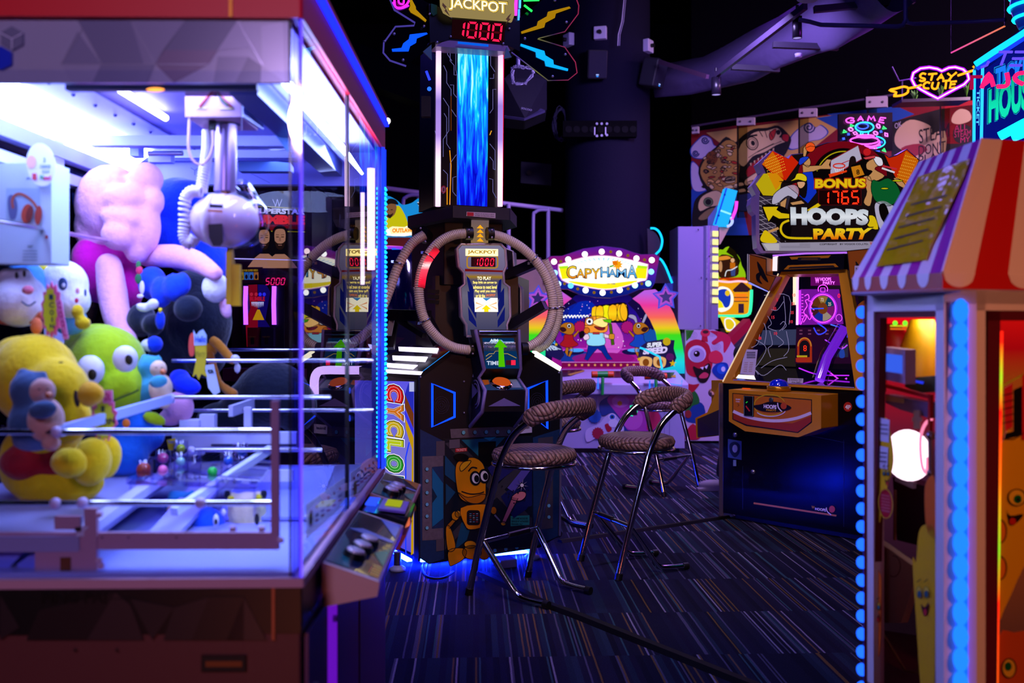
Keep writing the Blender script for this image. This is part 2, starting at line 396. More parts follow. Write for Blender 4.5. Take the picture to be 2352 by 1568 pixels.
# LED bar strapped on the column
t=thing('stage_light_bar','long black stage light bar strapped across the column','light bar',colpt(1385,296,0.05))
pa=Pl((0,colpt(1385,296,0.1).y,0),(0,-1,0))
b=B(); b.plate(pa,P('#060609',0.8,spec=0.05),rect(1293,277,1463,314),0.09); b.build('housing',t,bevel=0.006)
b=B()
for i in range(9):
    c=1306+i*18.5
    b.prism([pa.pt(X,Y,0.004) for X,Y in ell(c,297,8,8,0,14)],pa.n*0.004,P('#08080e',0.7,spec=0.1))
b.build('lenses',t)
b=B()
for X,Y in((1371,284),(1382,284),(1394,284),(1371,312),(1382,311),(1394,310)):
    b.prism([pa.pt(q,w2,0.006) for q,w2 in ell(X,Y,3,3,0,8)],pa.n*0.004,P('#8a8aa8',0.4))
b.span(pa.pt(1366,292,0.008),pa.pt(1366,310,0.008),0.012,0.012,P('#c8c8dc')); b.span(pa.pt(1391,292,0.008),pa.pt(1391,309,0.008),0.012,0.012,P('#c8c8dc'))
b.build('clamp_screws',t)
# cable coil left of the column
b=B(); c0=at(1288,285,11.42)
for i in range(9):
    a=R.uniform(-.3,.3); rx,rz=R.uniform(.06,.1),R.uniform(.14,.22)
    b.tube([c0+V(rx*math.cos(t2)+R.uniform(-.015,.015),0.05*math.sin(t2+a),rz*math.sin(t2)+R.uniform(-.02,.02)) for t2 in [k*math.pi/8 for k in range(16)]],0.006,P('#2a2640',0.5),5,True)
b.build('cable_coil',label='tangle of dark cables hanging at the left of the column',cat='cable')
for k,(pts,lab) in enumerate(((((1434,-10),(1428,50),(1420,80),(1419,105)),'thin pale wire hanging down the column from the ceiling'),)):
    b=B(); b.tube([at(X,Y,10.75) for X,Y in pts],0.006,P('#b9b4cc',0.5),6); b.tube([at(X+4,Y,10.75) for X,Y in pts],0.005,P('#8a86a4',0.5),6); b.build('hanging_wire',label=lab,cat='wire')
# boxed projector hanging left of the column
t=thing('projector','dark boxy projector hung upside down left of the column','projector',at(1205,230,9.0))
b=B(); p=[at(1158,268,8.6),at(1206,272,8.6),at(1256,252,9.1),at(1256,180,9.1),at(1192,150,8.9),at(1158,180,8.6)]
b.prism(p,(0,0.5,0),P('#0d0b18',0.7,spec=0.1)); b.build('case',t,bevel=0.01)
b=B(); b.prism([at(1158,266,8.58),at(1204,272,8.58),at(1252,253,8.95),at(1196,230,8.95)],(0,0.0,-0.02),P('#2a2540',0.7,spec=0.1)); b.build('underside',t)
b=B(); pl=frontal(8.56); b.text(pl,P('#c9c4dc'),'SOCOO',[(1198,246),(1222,251),(1221,255),(1197,250)],lay=0); b.build('maker_name',t)
b=B(); b.tube([at(*q) for q in ((1190,-561,8.9),(1190,60,8.9),(1190,165,8.9))],0.018,P('#8d88a6',0.4),8); b.build('ceiling_pole',t)
b=B()
for k in range(4):
    b.tube([at(X+R.uniform(-4,4),Y+R.uniform(-4,4),8.5) for X,Y in spl([(1178,175),(1180,155),(1205,155),(1225,165),(1205,190),(1180,192)],5)],0.006,P('#b8b2cf',0.5),5,True)
b.build('cables',t)
b=B(); b.prism([at(1197,371,12.5),at(1267,377,12.5),at(1266,426,12.5),at(1196,420,12.5)],(0,0.2,0),P('#1b1932',0.6)); o=b.build('wall_box',label='dark square equipment box on the back wall behind the railing',cat='box',bevel=0.01)
b=B(); b.cyl(at(1215,396,12.49),at(1215,396,12.44),0.03,BLACK,12); b.build('knob',o)
# white railing behind
RAIL=P('#b3a6d6',0.35)
t=thing('railing','white tubular railing of the raised walkway behind the tall game tower','railing',at(1080,560,11))
b=B(); b.tube([at(870,430,10.6),at(1000,447,10.9),at(1150,466,11.3),at(1292,483,11.6)],0.026,RAIL,8); b.build('top_rail',t)
for X,Y,Y2,D in((962,442,600,10.8),(1168,468,620,11.3),(1259,478,640,11.5)):
    b=B(); b.cyl(at(X,Y,D),at(X,Y2,D),0.024,RAIL,8); b.build('post',t)
for pts,D in((((1225,600),(1225,500),(1229,488),(1240,482),(1258,482)),11.45),(((926,560),(926,468),(932,453),(945,448),(962,448)),10.75)):
    b=B(); b.tube([at(X,Y,D) for X,Y in spl(list(pts),4,False)],0.02,RAIL,8); b.build('curved_rail',t)
# ================================================================ ceiling: duct, spots, pipes
DU=P('#5c4e78',0.55,bump=0.6,scale=14)
t=thing('ventilation_duct','ribbed flexible air duct under the dark ceiling lit purple','duct',at(1800,120,9.5))
def ductseg(pts_a,pts_b,D0,D1):
    b=B(); n=len(pts_a); rows=[]
    for i in range(n):
        f=i/(n-1); d=D0+(D1-D0)*f; p=at(*pts_a[i],d); q=at(*pts_b[i],d); ring=[]
        for k in range(9):
            g=k/8; ring.append(p*(1-g)+q*g+V(0,0.0,-0.10*math.sin(math.pi*g)*(1+0.35*math.sin(i*2.4))))
        ring+= [q+V(0,0.6,0.35),p+V(0,0.6,0.35)]; rows.append(ring)
    m=len(rows[0]); vs=[v for r in rows for v in r]; fs=[[i*m+j,i*m+(j+1)%m,(i+1)*m+(j+1)%m,(i+1)*m+j] for i in range(n-1) for j in range(m)]
    b.add(vs,fs,DU,True); return b
A_=[(1500,196),(1560,184),(1640,172),(1690,150),(1760,112),(1830,80),(1890,45),(1950,15),(2000,-20)]
B_=[(1508,212),(1600,200),(1740,182),(1760,164),(1800,150),(1880,122),(1935,100),(2000,70),(2100,5)]
ductseg(A_,B_,11.6,7.4).build('duct_body',t)
for i,(a,b_) in enumerate((((1680,154),(1790,160)),((1775,103),(1925,109)),((1870,22),(2100,0)))):
    b=B(); D=9.6-i*0.9; b.span(at(*a,D),at(*b_,D),0.05,0.05,P('#2a2436',0.5)); b.build('hanger_bar',t)
t=thing('light_track','long dark ceiling track carrying the two black spotlights','light track',at(1735,110,8.6))
b=B(); b.span(at(1645,172,9.4),at(1850,14,7.6),0.035,0.05,P('#3a3048',0.35)); b.build('rail',t)
for X,Y,Y2,D,lab,g in((1831,38,88,7.9,'black cylindrical spotlight at the near end of the ceiling track',1),(1645,178,218,9.4,'black cylindrical spotlight at the far end of the ceiling track',1)):
    p=at(X,Y,D); q=at(X,Y2,D); r=11*D/F
    b=B(); b.lathe(q,[(r*.9,0.0),(r,0.0),(r,(p-q).length),(0.0,(p-q).length)],P('#17121f',0.35),20); b.cyl(p,p+V(0,0,0.09),0.012,BLACK,8); o=b.build('spotlight',label=lab,cat='spotlight',group='black ceiling spotlights')
    b=B(); b.lathe(q+V(0,0,0.004),[(0.0,0),(r*.88,0)],E('#b8a6ff',0.8),20); b.build('lens',o)
b=B(); p=at(1857,2,6.6); b.lathe(p,[(0.0,0.0),(0.055,0.0),(0.075,0.012),(0.075,0.03),(0,0.03)],P('#cfc8e6',0.5),28); o=b.build('ceiling_disc',label='round white disc fitting on the ceiling above the spotlights',cat='disc')
b=B(); b.cyl(p+V(0,0,.03),p+V(0,0,.3),0.01,BLACK,8); b.build('stem',o)
b=B(); p=at(1834,131,9.0); b.lathe(p,[(0.0,0.0),(0.03,0.0),(0.034,0.03),(0,0.034)],P('#cfc8e6',0.5),20); b.build('smoke_detector',label='small white smoke detector below the purple duct',cat='detector')
b=B(); b.tube([at(*q) for q in ((1835,45,6.9),(1860,50,6.9),(1885,57,6.9),(2060,61,6.9),(2074,58,6.9),(2080,46,6.9),(2080,-380,6.9))],0.016,P('#54427a',0.4),8); b.tube([at(*q) for q in ((2080,40,6.9),(2085,52,6.9),(2098,55,6.9),(2230,50,7.0),(2310,45,6.8))],0.014,P('#54427a',0.4),8); b.build('conduit_pipe',label='thin dark conduit pipe bending under the ceiling at right',cat='pipe')
b=B(); b.span(at(1515,142,10.6),at(1625,176,9.6),0.03,0.04,P('#4a2f48',0.5)); b.build('bracket_arm',label='thin reddish arm slanting from the right loudspeaker to the duct',cat='bracket')
# warm white downlight disc seen beyond the claw machine
b=B(); p=at(889,278,9.5); b.lathe(p,[(0.0,0.0),(0.032,0.0)],E('#fff6e0',6),20,axis=(0.3,-1,-0.4)); b.lathe(p,[(0.032,0.0),(0.045,0.0),(0.045,0.08),(0,0.08)],P('#181522'),20,axis=(-0.3,1,0.4)); b.build('downlight',label='glowing white downlight right of the claw machine roof',cat='lamp')
# pale wood partition beyond the tower's ring
b=B(); b.prism([at(1168,880,11.6),at(1263,880,11.6),at(1263,596,11.6),at(1168,596,11.6)],(0,.06,0),P('#c8a090',0.55,var=0.15,scale=8)); b.build('wood_partition',label='pale wood partition seen through the right half of the hose ring',cat='partition')
# ================================================================ lamps of the hall and unseen fill lamps added to them
def lamp(kind,loc,col,power,size=0.5,target=None,spot=None):
    l=bpy.data.lights.new('hall_or_fill_lamp',kind); l.color=lin(col)[:3]; l.energy=power
    if kind=='AREA': l.shape='DISK'; l.size=size
    else: l.shadow_soft_size=size
    if spot: l.spot_size=math.radians(spot); l.spot_blend=0.7
    o=bpy.data.objects.new('hall_or_fill_lamp',l); COL.objects.link(o); o.location=loc
    if target is not None: o.rotation_euler=(Vector(target)-Vector(loc)).to_track_quat('-Z','Y').to_euler()
    return o
lamp('SPOT',(-0.75,-0.9,2.3),'#e0b8ec',110,0.2,(-0.75,1.9,1.7),62)
lamp('SPOT',(-0.5,0.35,0.35),'#ff7a50',9,0.1,(-0.6,1.9,0.45),95)
lamp('SPOT',(1.75,0.1,2.0),'#ff9460',115,0.15,(1.32,2.3,1.2),62)
lamp('SPOT',(-0.5,2.75,2.5),'#8068ff',46,0.2,(1.0,2.5,1.3),50)  # unseen spot above the claw machine, added to tint the kiosk's left face
lamp('SPOT',(0.7,1.9,4.1),'#ffd2c4',250,0.25,(0.15,5.2,0.7),38)
lamp('SPOT',(1.3,2.6,4.3),'#d8c0ff',90,0.3,(1.3,6.0,0.3),60)
lamp('AREA',(0.9,4.4,4.3),'#7f78ff',34,1.6,(0.9,5.0,0))
lamp('AREA',(3.4,9.6,4.3),'#a860ff',110,1.4,(2.2,8.6,0))
lamp('AREA',(1.6,8.0,3.9),'#b8a0ff',140,0.8,(1.6,10.4,0.6))
lamp('AREA',(5.2,8.6,4.2),'#f0b8e0',150,1.2,(4.0,12.0,2.6))
lamp('SPOT',(0.3,4.3,3.9),'#ffdcc8',120,0.2,(1.75,6.4,0.85),40)  # unseen spot added to brighten the gold control box
lamp('AREA',(-3.2,8.0,4.3),'#5a4cff',40,1.5,(-2.0,9.0,0))
lamp('SPOT',(4.4,6.9,2.3),'#b82cff',110,0.2,(2.6,9.2,3.9),80)
lamp('SPOT',(1.2,1.0,2.3),'#b050ff',30,0.15,(-0.41,2.5,1.98),40)  # unseen spot added to colour the side of the red roof band
# ================================================================ big claw machine at the left
CA=math.radians(1.25); CMO=V(-0.412,1.94,0); cu=V(math.cos(CA),math.sin(CA),0); cv=V(-math.sin(CA),math.cos(CA),0)
def cm(x,y,z): return CMO+cu*x+cv*y+V(0,0,z)
FRp=Pl(CMO,-cv); RTp=Pl(CMO,cu)
def frp(y): return Pl(cm(0,y,0),-cv)
def cbx(b,r,d,dd,m):
    # box whose front face covers the pixel rectangle r at depth d
    x0,y0,x1,y1=r; pl=frp(d-1.94); b.prism([pl.pt(*q) for q in rect(x0,y0,x1,y1)],cv*dd,m); return b
def rod(b,x0,x1,y,d,r,m,n=10):
    pl=frp(d-1.94); b.cyl(pl.pt(x0,y),pl.pt(x1,y),r,m,n)
WX=-0.86; DY=1.49; ZB=0.85; ZT=1.936; ZR=2.03
T=thing('claw_machine','huge glass claw machine with a red roof filled with plush toys','claw machine',cm(WX/2,DY/2,0))
IW=P('#c9cdf2',0.4); IW2=P('#aeb2e6',0.35); PINKM=P('#b58fae',0.5); LED=E('#a8b8ff',30.0)
def fbox(b,x0,x1,y0,y1,z0,z1,m): b.prism([cm(x0,y0,z0),cm(x1,y0,z0),cm(x1,y1,z0),cm(x0,y1,z0)],V(0,0,z1-z0),m)
RED=P('#e40020',0.45)
b=B(); fbox(b,WX,0.006,-0.012,DY+0.02,ZT,ZR,RED); fbox(b,WX,0.012,-0.02,DY+0.03,ZR,ZR+0.03,RED); b.build('roof_band',T,bevel=0.006)
b=B(); fbox(b,-0.135,-0.128,-0.016,-0.012,ZT,ZR,P('#c07a28',0.4,0.6)); b.build('band_joint',T)
b=B(); b.span(cm(0.012,-0.02,ZR-0.002),cm(0.012,DY+0.02,ZR-0.002),0.012,0.014,E('#1420ff',3.0)); b.build('roof_light_strip',T,label='blue light strip along the roof edge')
# body below the glass
BR=P('#2b1c22',0.45,var=0.15); BD=P('#0d0a10',0.4)
b=B(); fbox(b,WX,0.0,0.0,DY,0.06,0.742,P('#5a2d30',0.5,bump=0.05)); b.build('lower_cabinet',T,bevel=0.004)
b=B(); fbox(b,WX,0.004,-0.004,DY,0.742,ZB-0.018,BD); b.build('upper_cabinet',T,bevel=0.003)
b=B(); fbox(b,WX,0.008,-0.008,DY,ZB-0.018,ZB,PINKM); b.build('glass_ledge',T,bevel=0.003)
b=B(); fpl=Pl(cm(0,-0.005,0),-cv)
TRI=[[(0,1365),(45,1440),(0,1470)],[(90,1400),(60,1470),(200,1470),(265,1360)],[(265,1360),(200,1470),(330,1470),(300,1390)],[(400,1395),(375,1470),(440,1470),(480,1370)],[(480,1370),(440,1470),(560,1470),(560,1370)],[(560,1372),(612,1470),(520,1470)],[(300,1375),(350,1470),(400,1395)]]
for i,p in enumerate(TRI): b.art(fpl,P(['#2a1f24','#1f1519','#342429'][i%3],0.4),p,1)
b.art(fpl,P('#9a5c40',0.4,0.3),rect(624,1332,631,1470),2)
b.text(fpl,P('#050407',0.4),'PING PAI',(95,1360,245,1385),0.03,2); b.art(fpl,P('#050407'),rect(10,1374,85,1376),2); b.art(fpl,P('#050407'),rect(252,1374,310,1376),2)
b.build('faceted_front_pattern',T)
b=B(); lpl=Pl(cm(0,-0.002,0),-cv)
b.plate(lpl,P('#3a1d1c',0.5),rect(462,1504,566,1543),0.0,0.003); b.build('slot_frame',T,bevel=0.0)
b=B(); b.art(lpl,P('#0c0505',0.6),rect(465,1507,563,1541),4); b.art(lpl,P('#7a3d10',0.5),rect(472,1518,556,1531),5); b.build('coin_return_slot',T)
for X,Y in((172,1493),(268,1493)): b=B(); b.art(lpl,P('#1d0c0c'),ell(X,Y,4,3),4); b.build('screw',T)
# marquee panel with facets
MQ=P('#a8aad0',0.25,0.1)
b=B(); b.plate(FRp,MQ,rect(-300,47,662,190),0.012,-0.004); o=b.build('front_marquee',T,label='silver faceted panel under the roof')
b=B(); mp_=FRp.shift(-0.004)
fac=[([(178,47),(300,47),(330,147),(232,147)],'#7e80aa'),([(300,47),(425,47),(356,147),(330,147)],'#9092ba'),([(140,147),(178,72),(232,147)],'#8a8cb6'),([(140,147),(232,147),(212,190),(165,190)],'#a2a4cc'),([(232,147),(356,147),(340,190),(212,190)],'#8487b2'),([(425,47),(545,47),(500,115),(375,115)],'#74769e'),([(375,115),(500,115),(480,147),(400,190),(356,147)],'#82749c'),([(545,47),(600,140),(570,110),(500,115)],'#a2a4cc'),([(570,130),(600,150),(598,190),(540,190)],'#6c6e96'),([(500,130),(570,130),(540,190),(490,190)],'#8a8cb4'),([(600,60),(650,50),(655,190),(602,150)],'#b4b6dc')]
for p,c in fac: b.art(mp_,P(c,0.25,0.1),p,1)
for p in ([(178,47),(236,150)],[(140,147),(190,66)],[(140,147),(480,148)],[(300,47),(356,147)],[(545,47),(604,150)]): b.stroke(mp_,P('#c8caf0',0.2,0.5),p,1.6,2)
b.build('facets',o)
b=B()
b.plate(mp_,P('#8f93c0',0.25,0.4),[(27,60),(52,74),(52,101),(27,115),(2,101),(2,74)],0.006,0.008); b.stroke(mp_,P('#d5d8ff',0.2),[(2,76),(27,89),(52,76)],2.5,8); b.stroke(mp_,P('#d5d8ff',0.2),[(27,89),(27,115)],2.5,8)
b.build('cube_emblem',o)
b=B(); b.plate(mp_,P('#0a2fe0',0.3),[(-30,120),(2,106),(26,119),(26,148),(2,160),(-30,148)],0.006,0.008); b.build('blue_hexagon',o,label='blue hexagon emblem')
b=B(); fbox(b,WX,-0.02,DY-0.02,DY,ZT-0.125,ZT,P('#8f8ff0',0.5)); ob=b.build('back_marquee',T)
b=B(); bp_=frp(DY-0.022)
b.stroke(bp_,P('#3a3a8a'),[(438,385),(447,391),(447,402)],1.2,1); b.stroke(bp_,P('#3a3a8a'),[(447,391),(456,386)],1.2,1); b.stroke(bp_,P('#5a5ac0'),[(500,420),(540,380),(620,420)],1.2,1)
b.build('emblem_lines',ob)
# glass walls
GL=GLASS('#f4f6ff',1.0)
b=B(); fbox(b,WX,-0.012,0.001,0.007,ZB,ZT-0.1,GL); b.build('front_glass',T)
b=B(); fbox(b,-0.006,0.0,0.012,0.648,ZB+0.01,ZT,GL); b.build('side_glass',T)
b=B(); fbox(b,-0.006,0.0,0.655,1.42,ZB+0.01,ZT,GL); b.build('side_glass',T)
b=B(); fbox(b,-0.008,0.002,0.647,0.656,ZB+0.01,ZT,P('#07070c',0.3)); b.build('glass_seam',T)
b=B(); cbx(b,(664,47,668,1328),1.945,0.006,P('#0a0a18',0.2)); b.build('glass_seam',T)
b=B(); fbox(b,WX,-0.02,DY-0.008,DY-0.002,ZB+0.01,ZT-0.125,GLASS('#e8e8ff',0.6)); b.build('back_glass',T)
ACR=GLASS('#c9c4ff',1.6,0.05,0.12)
b=B(); fbox(b,-0.016,-0.004,-0.004,0.006,ZB,ZT,ACR); fbox(b,-0.004,0.002,-0.004,0.012,ZB,ZT,ACR); b.build('corner_post',T)
b=B(); b.cyl(cm(0.001,0.0,ZB),cm(0.001,0.0,ZT),0.0035,E('#6a4cff',1.6),8); b.build('corner_light_strip',T,label='violet light strip on the front corner')
b=B(); fbox(b,-0.03,0.002,1.42,1.49,ZB,ZT,P('#2b30a0',0.2)); b.build('rear_post',T)
b=B()
for xx in(0.006,):
    b.cyl(cm(xx,1.432,ZB),cm(xx,1.432,ZT),0.006,E('#1630ff',2.2),8); b.cyl(cm(xx,1.478,ZB),cm(xx,1.478,ZT),0.006,E('#1430ff',2.2),8)
for k in range(60):
    z=ZB+0.04+k*0.0165
    if z<1.80:
        b.sph(cm(0.012,1.436,z),0.0055,E('#18e0ff',3.0),6,k=4); b.sph(cm(0.012,1.474,z),0.005,E('#10a8ff',2.6),6,k=4)
b.build('rear_light_strip',T,label='cyan dotted light strip on the rear corner')
b=B(); b.cyl(cm(-0.03,1.40,1.52),cm(-0.03,1.40,1.86),0.013,E('#ffd8f2',3.5),10); b.build('tube_light',T,label='white tube light at the rear corner')
b=B(); b.cyl(cm(-0.02,1.1,1.46),cm(-0.02,1.1,1.74),0.006,E('#ffd8f2',3.0),10); b.build('tube_light',T)
# interior shell
b=B(); fbox(b,WX+0.01,-0.02,0.02,DY-0.02,ZT-0.012,ZT-0.002,P('#a8a4f0',0.5)); b.build('inner_ceiling',T)
b=B()
for k in range(9): b.sph(cm(-0.70+0.006*k,0.35+0.125*k,ZT-0.013),0.006,P('#3a3a80'),8,k=4)
fbox(b,-0.62,-0.615,0.1,1.4,ZT-0.016,ZT-0.012,P('#5a58b0')); b.build('ceiling_screws',T)
b=B(); b.cyl(cm(-0.52,0.43,1.905),cm(-0.52,0.80,1.905),0.009,E('#e8e6ff',9),10); b.build('tube_light',T,label='white tube light under the inner ceiling')
# luminous troughs along the left top
b=B(); b.prism([cm(WX+0.01,0.02,1.93),cm(WX+0.09,0.02,1.93),cm(WX+0.09,0.02,1.925),cm(WX+0.01,0.02,1.865)],cv*1.42,IW); b.build('light_trough',T)
b=B(); b.prism([cm(WX+0.016,0.03,1.855),cm(WX+0.10,0.03,1.918),cm(WX+0.103,0.03,1.913),cm(WX+0.02,0.03,1.85)],cv*1.38,LED); b.build('trough_light',T)
b=B(); b.prism([cm(-0.10,0.22,1.915),cm(-0.04,0.22,1.825),cm(-0.046,0.22,1.82),cm(-0.106,0.22,1.91)],cv*1.06,LED); b.build('trough_light',T,label='bright light panel along the right top edge')
for z0,z1,m in((1.80,1.84,IW2),(1.735,1.765,IW)):
    b=B(); fbox(b,WX+0.01,WX+0.045,0.02,DY-0.03,z0,z1,m); b.build('side_rail',T)
b=B(); fbox(b,WX+0.01,WX+0.04,0.80,0.86,ZB,1.92,IW); b.build('side_post',T)
b=B(); fbox(b,WX+0.002,WX+0.008,0.02,DY-0.03,ZB,1.92,GLASS('#b8b4ff',0.5)); b.build('left_glass',T)
# rear frame and gantry
for r,m,d in(((318,333,690,362),IW,3.36),((318,362,690,369),P('#35389a',0.4),3.37),((330,423,700,427),P('#141444',0.4),3.36)):
    b=B(); cbx(b,r,d,0.03,m); b.build('rear_beam',T)
b=B(); cbx(b,(548,371,668,393),3.2,0.05,P('#284a86',0.4))
b.build('cable_chain',T)
b=B(); b.cyl(frp(1.1).pt(340,352),frp(1.1).pt(420,352),0.008,STEEL,8); cbx(b,(340,352,392,372),3.1,0.04,IW); cbx(b,(297,318,318,358),3.0,0.05,P('#b4c8ff',0.4)); b.build('rail_brackets',T)
b=B(); b.span(cm(-0.16,0.2,1.86),cm(-0.16,1.42,1.86),0.06,0.05,P('#3a4a8a',0.35)); b.build('gantry_rail',T)
b=B(); b.span(cm(-0.10,0.2,1.885),cm(-0.10,1.42,1.885),0.02,0.03,P('#d0d6ff',0.35)); b.build('gantry_rail',T)
b=B(); b.span(cm(-0.20,1.0,1.875),cm(-0.80,1.0,1.875),0.05,0.03,P('#9aa0e8',0.35)); b.build('gantry_beam',T)
b=B(); cbx(b,(602,238,662,262),2.9,0.1,P('#8aa6e8',0.3)); cbx(b,(646,236,662,264),2.85,0.05,P('#c8d4ff',0.3)); cbx(b,(604,315,650,332),3.0,0.1,IW); b.build('gantry_motor',T)
b=B(); b.prism([frp(0.7).pt(*q) for q in((598,265),(668,265),(690,350),(662,350))],cv*0.02,P('#4a70a8',0.35)); b.build('gantry_plate',T)
b=B(); cbx(b,(150,191,590,206),2.02,0.02,P('#120c22',0.5)); b.build('marquee_back_bar',T)
b=B(); p=frp(0.05).pt(357,206); b.sph(p,(0.018,0.004,0.004),E('#ff9a3a',3.0),12); b.build('warm_reflection',T)  # glowing sliver stands for a warm reflection on the dark bar
# floor, deck and chute of the play field
b=B(); fbox(b,WX+0.02,-0.015,0.01,DY-0.02,ZB,ZB+0.008,P('#9aa4f0',0.3)); b.build('play_floor',T)
b=B()
dk=[cm(WX+0.02,0.03,0.925),cm(-0.44,0.03,0.925),cm(-0.48,0.9,0.965),cm(WX+0.02,0.9,0.965)]
b.prism(dk,V(0,0,-0.03),P('#9a9ad0',0.4)); b.build('prize_deck',T)
b=B(); b.span(cm(-0.43,0.03,0.935),cm(-0.47,0.95,0.975),0.03,0.02,IW); b.build('deck_edge',T)
for i,(X0,X1) in enumerate(((90,150),)):
    b=B(); b.prism([cm(-0.40,0.3,ZB+0.01),cm(-0.33,0.3,ZB+0.01),cm(-0.33,0.9,ZB+0.09),cm(-0.42,0.9,ZB+0.09)],V(0,0,0.012),IW2); b.build('chute_plate',T)
b=B(); b.prism([cm(-0.30,0.5,ZB+0.012),cm(-0.06,0.5,ZB+0.012),cm(-0.06,0.82,ZB+0.09),cm(-0.30,0.82,ZB+0.09)],V(0,0,0.008),P('#8f9cf4',0.25)); b.build('chute_ramp',T)
# rear low wall
b=B(); cbx(b,(395,992,680,1030),2.75,0.02,P('#c4ccff',0.4)); b.build('inner_wall',T)
b=B(); cbx(b,(485,1020,680,1024),2.74,0.012,P('#151545')); 
for X in(511,533,560,640): b.sph(frp(0.795).pt(X,1098),0.005,P('#1a1a40'),6,k=4)
b.build('wall_slot',T)
b=B(); cbx(b,(480,1080,672,1106),2.6,0.02,P('#d4dcff',0.4)); b.build('inner_wall',T)
# brackets
b=B(); cbx(b,(412,965,456,990),2.7,0.05,IW); cbx(b,(458,952,492,990),2.72,0.03,IW); b.build('white_bracket',T)
b=B(); cbx(b,(560,935,576,990),2.74,0.02,IW); b.span(frp(0.8).pt(530,944),frp(1.1).pt(585,925),0.012,0.03,IW); b.build('white_bracket',T)
for k,(x0,x1,y,d) in enumerate(((395,858,828,2.75),(400,760,912,2.55),(390,858,942,2.85),(440,740,1033,2.6),(505,850,803,3.2),(400,620,988,2.5))):
    b=B(); rod(b,x0,x1,y,d,0.0052 if k!=5 else 0.007,CHROME if k!=5 else PINKM); b.build('chrome_rod',T)
b=B(); rod(b,-80,640,991,2.02,0.0065,CHROME); b.build('chrome_rod',T)
b=B(); rod(b,-80,640,1155,2.02,0.0062,CHROME); b.build('chrome_rod',T)
b=B(); b.cyl(at(-60,498,2.03),at(245,552,2.75),0.0055,CHROME,10); b.build('chrome_rod',T)
b=B()
for X,Y in((130,992),(127,1156),(190,1155),(460,1155)):
    b.sph(frp(0.075).pt(X,Y),0.012,P('#c9b8e0',0.3),8,k=6)
for X,Y,D in((394,913,2.55),(534,944,2.85),(440,1033,2.6),(505,803,3.2)): b.sph(frp(D-1.94).pt(X,Y),0.010,P('#c9c8ff',0.3),8,k=6)
b.build('rod_joints',T)
b=B(); b.span(frp(0.09).pt(135,990),frp(0.62).pt(396,914),0.012,0.022,P('#b0c4ff',0.35)); b.build('cross_bar',T)
b=B(); b.span(frp(0.3).pt(400,1175),frp(0.72).pt(622,1030),0.018,0.018,P('#d8e4ff',0.3)); b.build('cross_bar',T)
# front rail frame, mauve
b=B(); cbx(b,(-80,1223,640,1262),1.975,0.012,PINKM); cbx(b,(622,920,640,1225),1.975,0.012,PINKM); cbx(b,(193,1168,222,1330),1.97,0.012,PINKM); cbx(b,(80,1262,135,1330),1.972,0.012,PINKM); cbx(b,(135,1262,193,1330),1.971,0.012,PINKM); b.build('front_rail',T,bevel=0.001)
b=B(); cbx(b,(125,1185,184,1216),1.965,0.012,PINKM); cbx(b,(172,1211,184,1219),1.962,0.004,BLACK); b.build('sensor_box',T,bevel=0.002)
b=B(); cbx(b,(138,1280,162,1326),1.968,0.002,P('#6a3a1a')); b.build('rail_window',T)
b=B()
for X,Y in((229,1181),(229,1287),(233,1300),(536,1214),(602,1214),(645,1240)): b.cyl(frp(0.03).pt(X-7,Y),frp(0.03).pt(X+6,Y),0.006,P('#d4b8d8',0.3),8)
for X in(234,295,405): b.sph(frp(0.033).pt(X,1234),0.002,BLACK,6,k=4)
b.build('rail_bolts',T)
b=B()
for X in(60,92,270,540,608): b.sph(frp(0.03).pt(X,1318),0.004,P('#101038'),6,k=4)
b.build('floor_screws',T)
b=B()
for q in(((-40,1262),(60,1262),(0,1325),(-40,1325)),((38,1296),(75,1270),(130,1325),(60,1325))): b.poly([frp(0.06).pt(*k) for k in q],P('#7a86f8',0.35))
b.build('floor_plates',T)
# ---------------- price cards on the lower right glass
for k,(q,) in enumerate((([(704,1158),(797,1092),(797,1152),(704,1238)],),([(806,1086),(868,1040),(868,1086),(806,1145)],))):
    b=B(); pl=Pl(cm(-0.012,0,0),cu); b.plate(pl,PAPER('#f4f4ff'),q,0.001)
    for i in range(6):
        f=(i+.8)/7; x=q[0][0]*(1-f)+q[1][0]*f; yt=q[0][1]*(1-f)+q[1][1]*f; yb=q[3][1]*(1-f)+q[2][1]*f
        b.art(pl,P('#c23a5a'),ell(x,yt*.7+yb*.3,2.2,4),1); b.art(pl,P('#7a86c0'),[(x-4,yt*.45+yb*.55),(x+4,yt*.47+yb*.53-3),(x+4,yt*.44+yb*.56),(x-4,yt*.42+yb*.58+3)],1); b.art(pl,P('#d86a80'),[(x-4,yt*.3+yb*.7),(x+4,yt*.3+yb*.7-3),(x+4,yt*.27+yb*.73),(x-4,yt*.27+yb*.73+3)],1)
    b.art(pl,P('#b8b83a'),[(q[0][0]+6,q[0][1]+22),(q[0][0]+14,q[0][1]+16),(q[0][0]+14,q[0][1]+46),(q[0][0]+6,q[0][1]+54)],1)
    b.build('price_card',T)
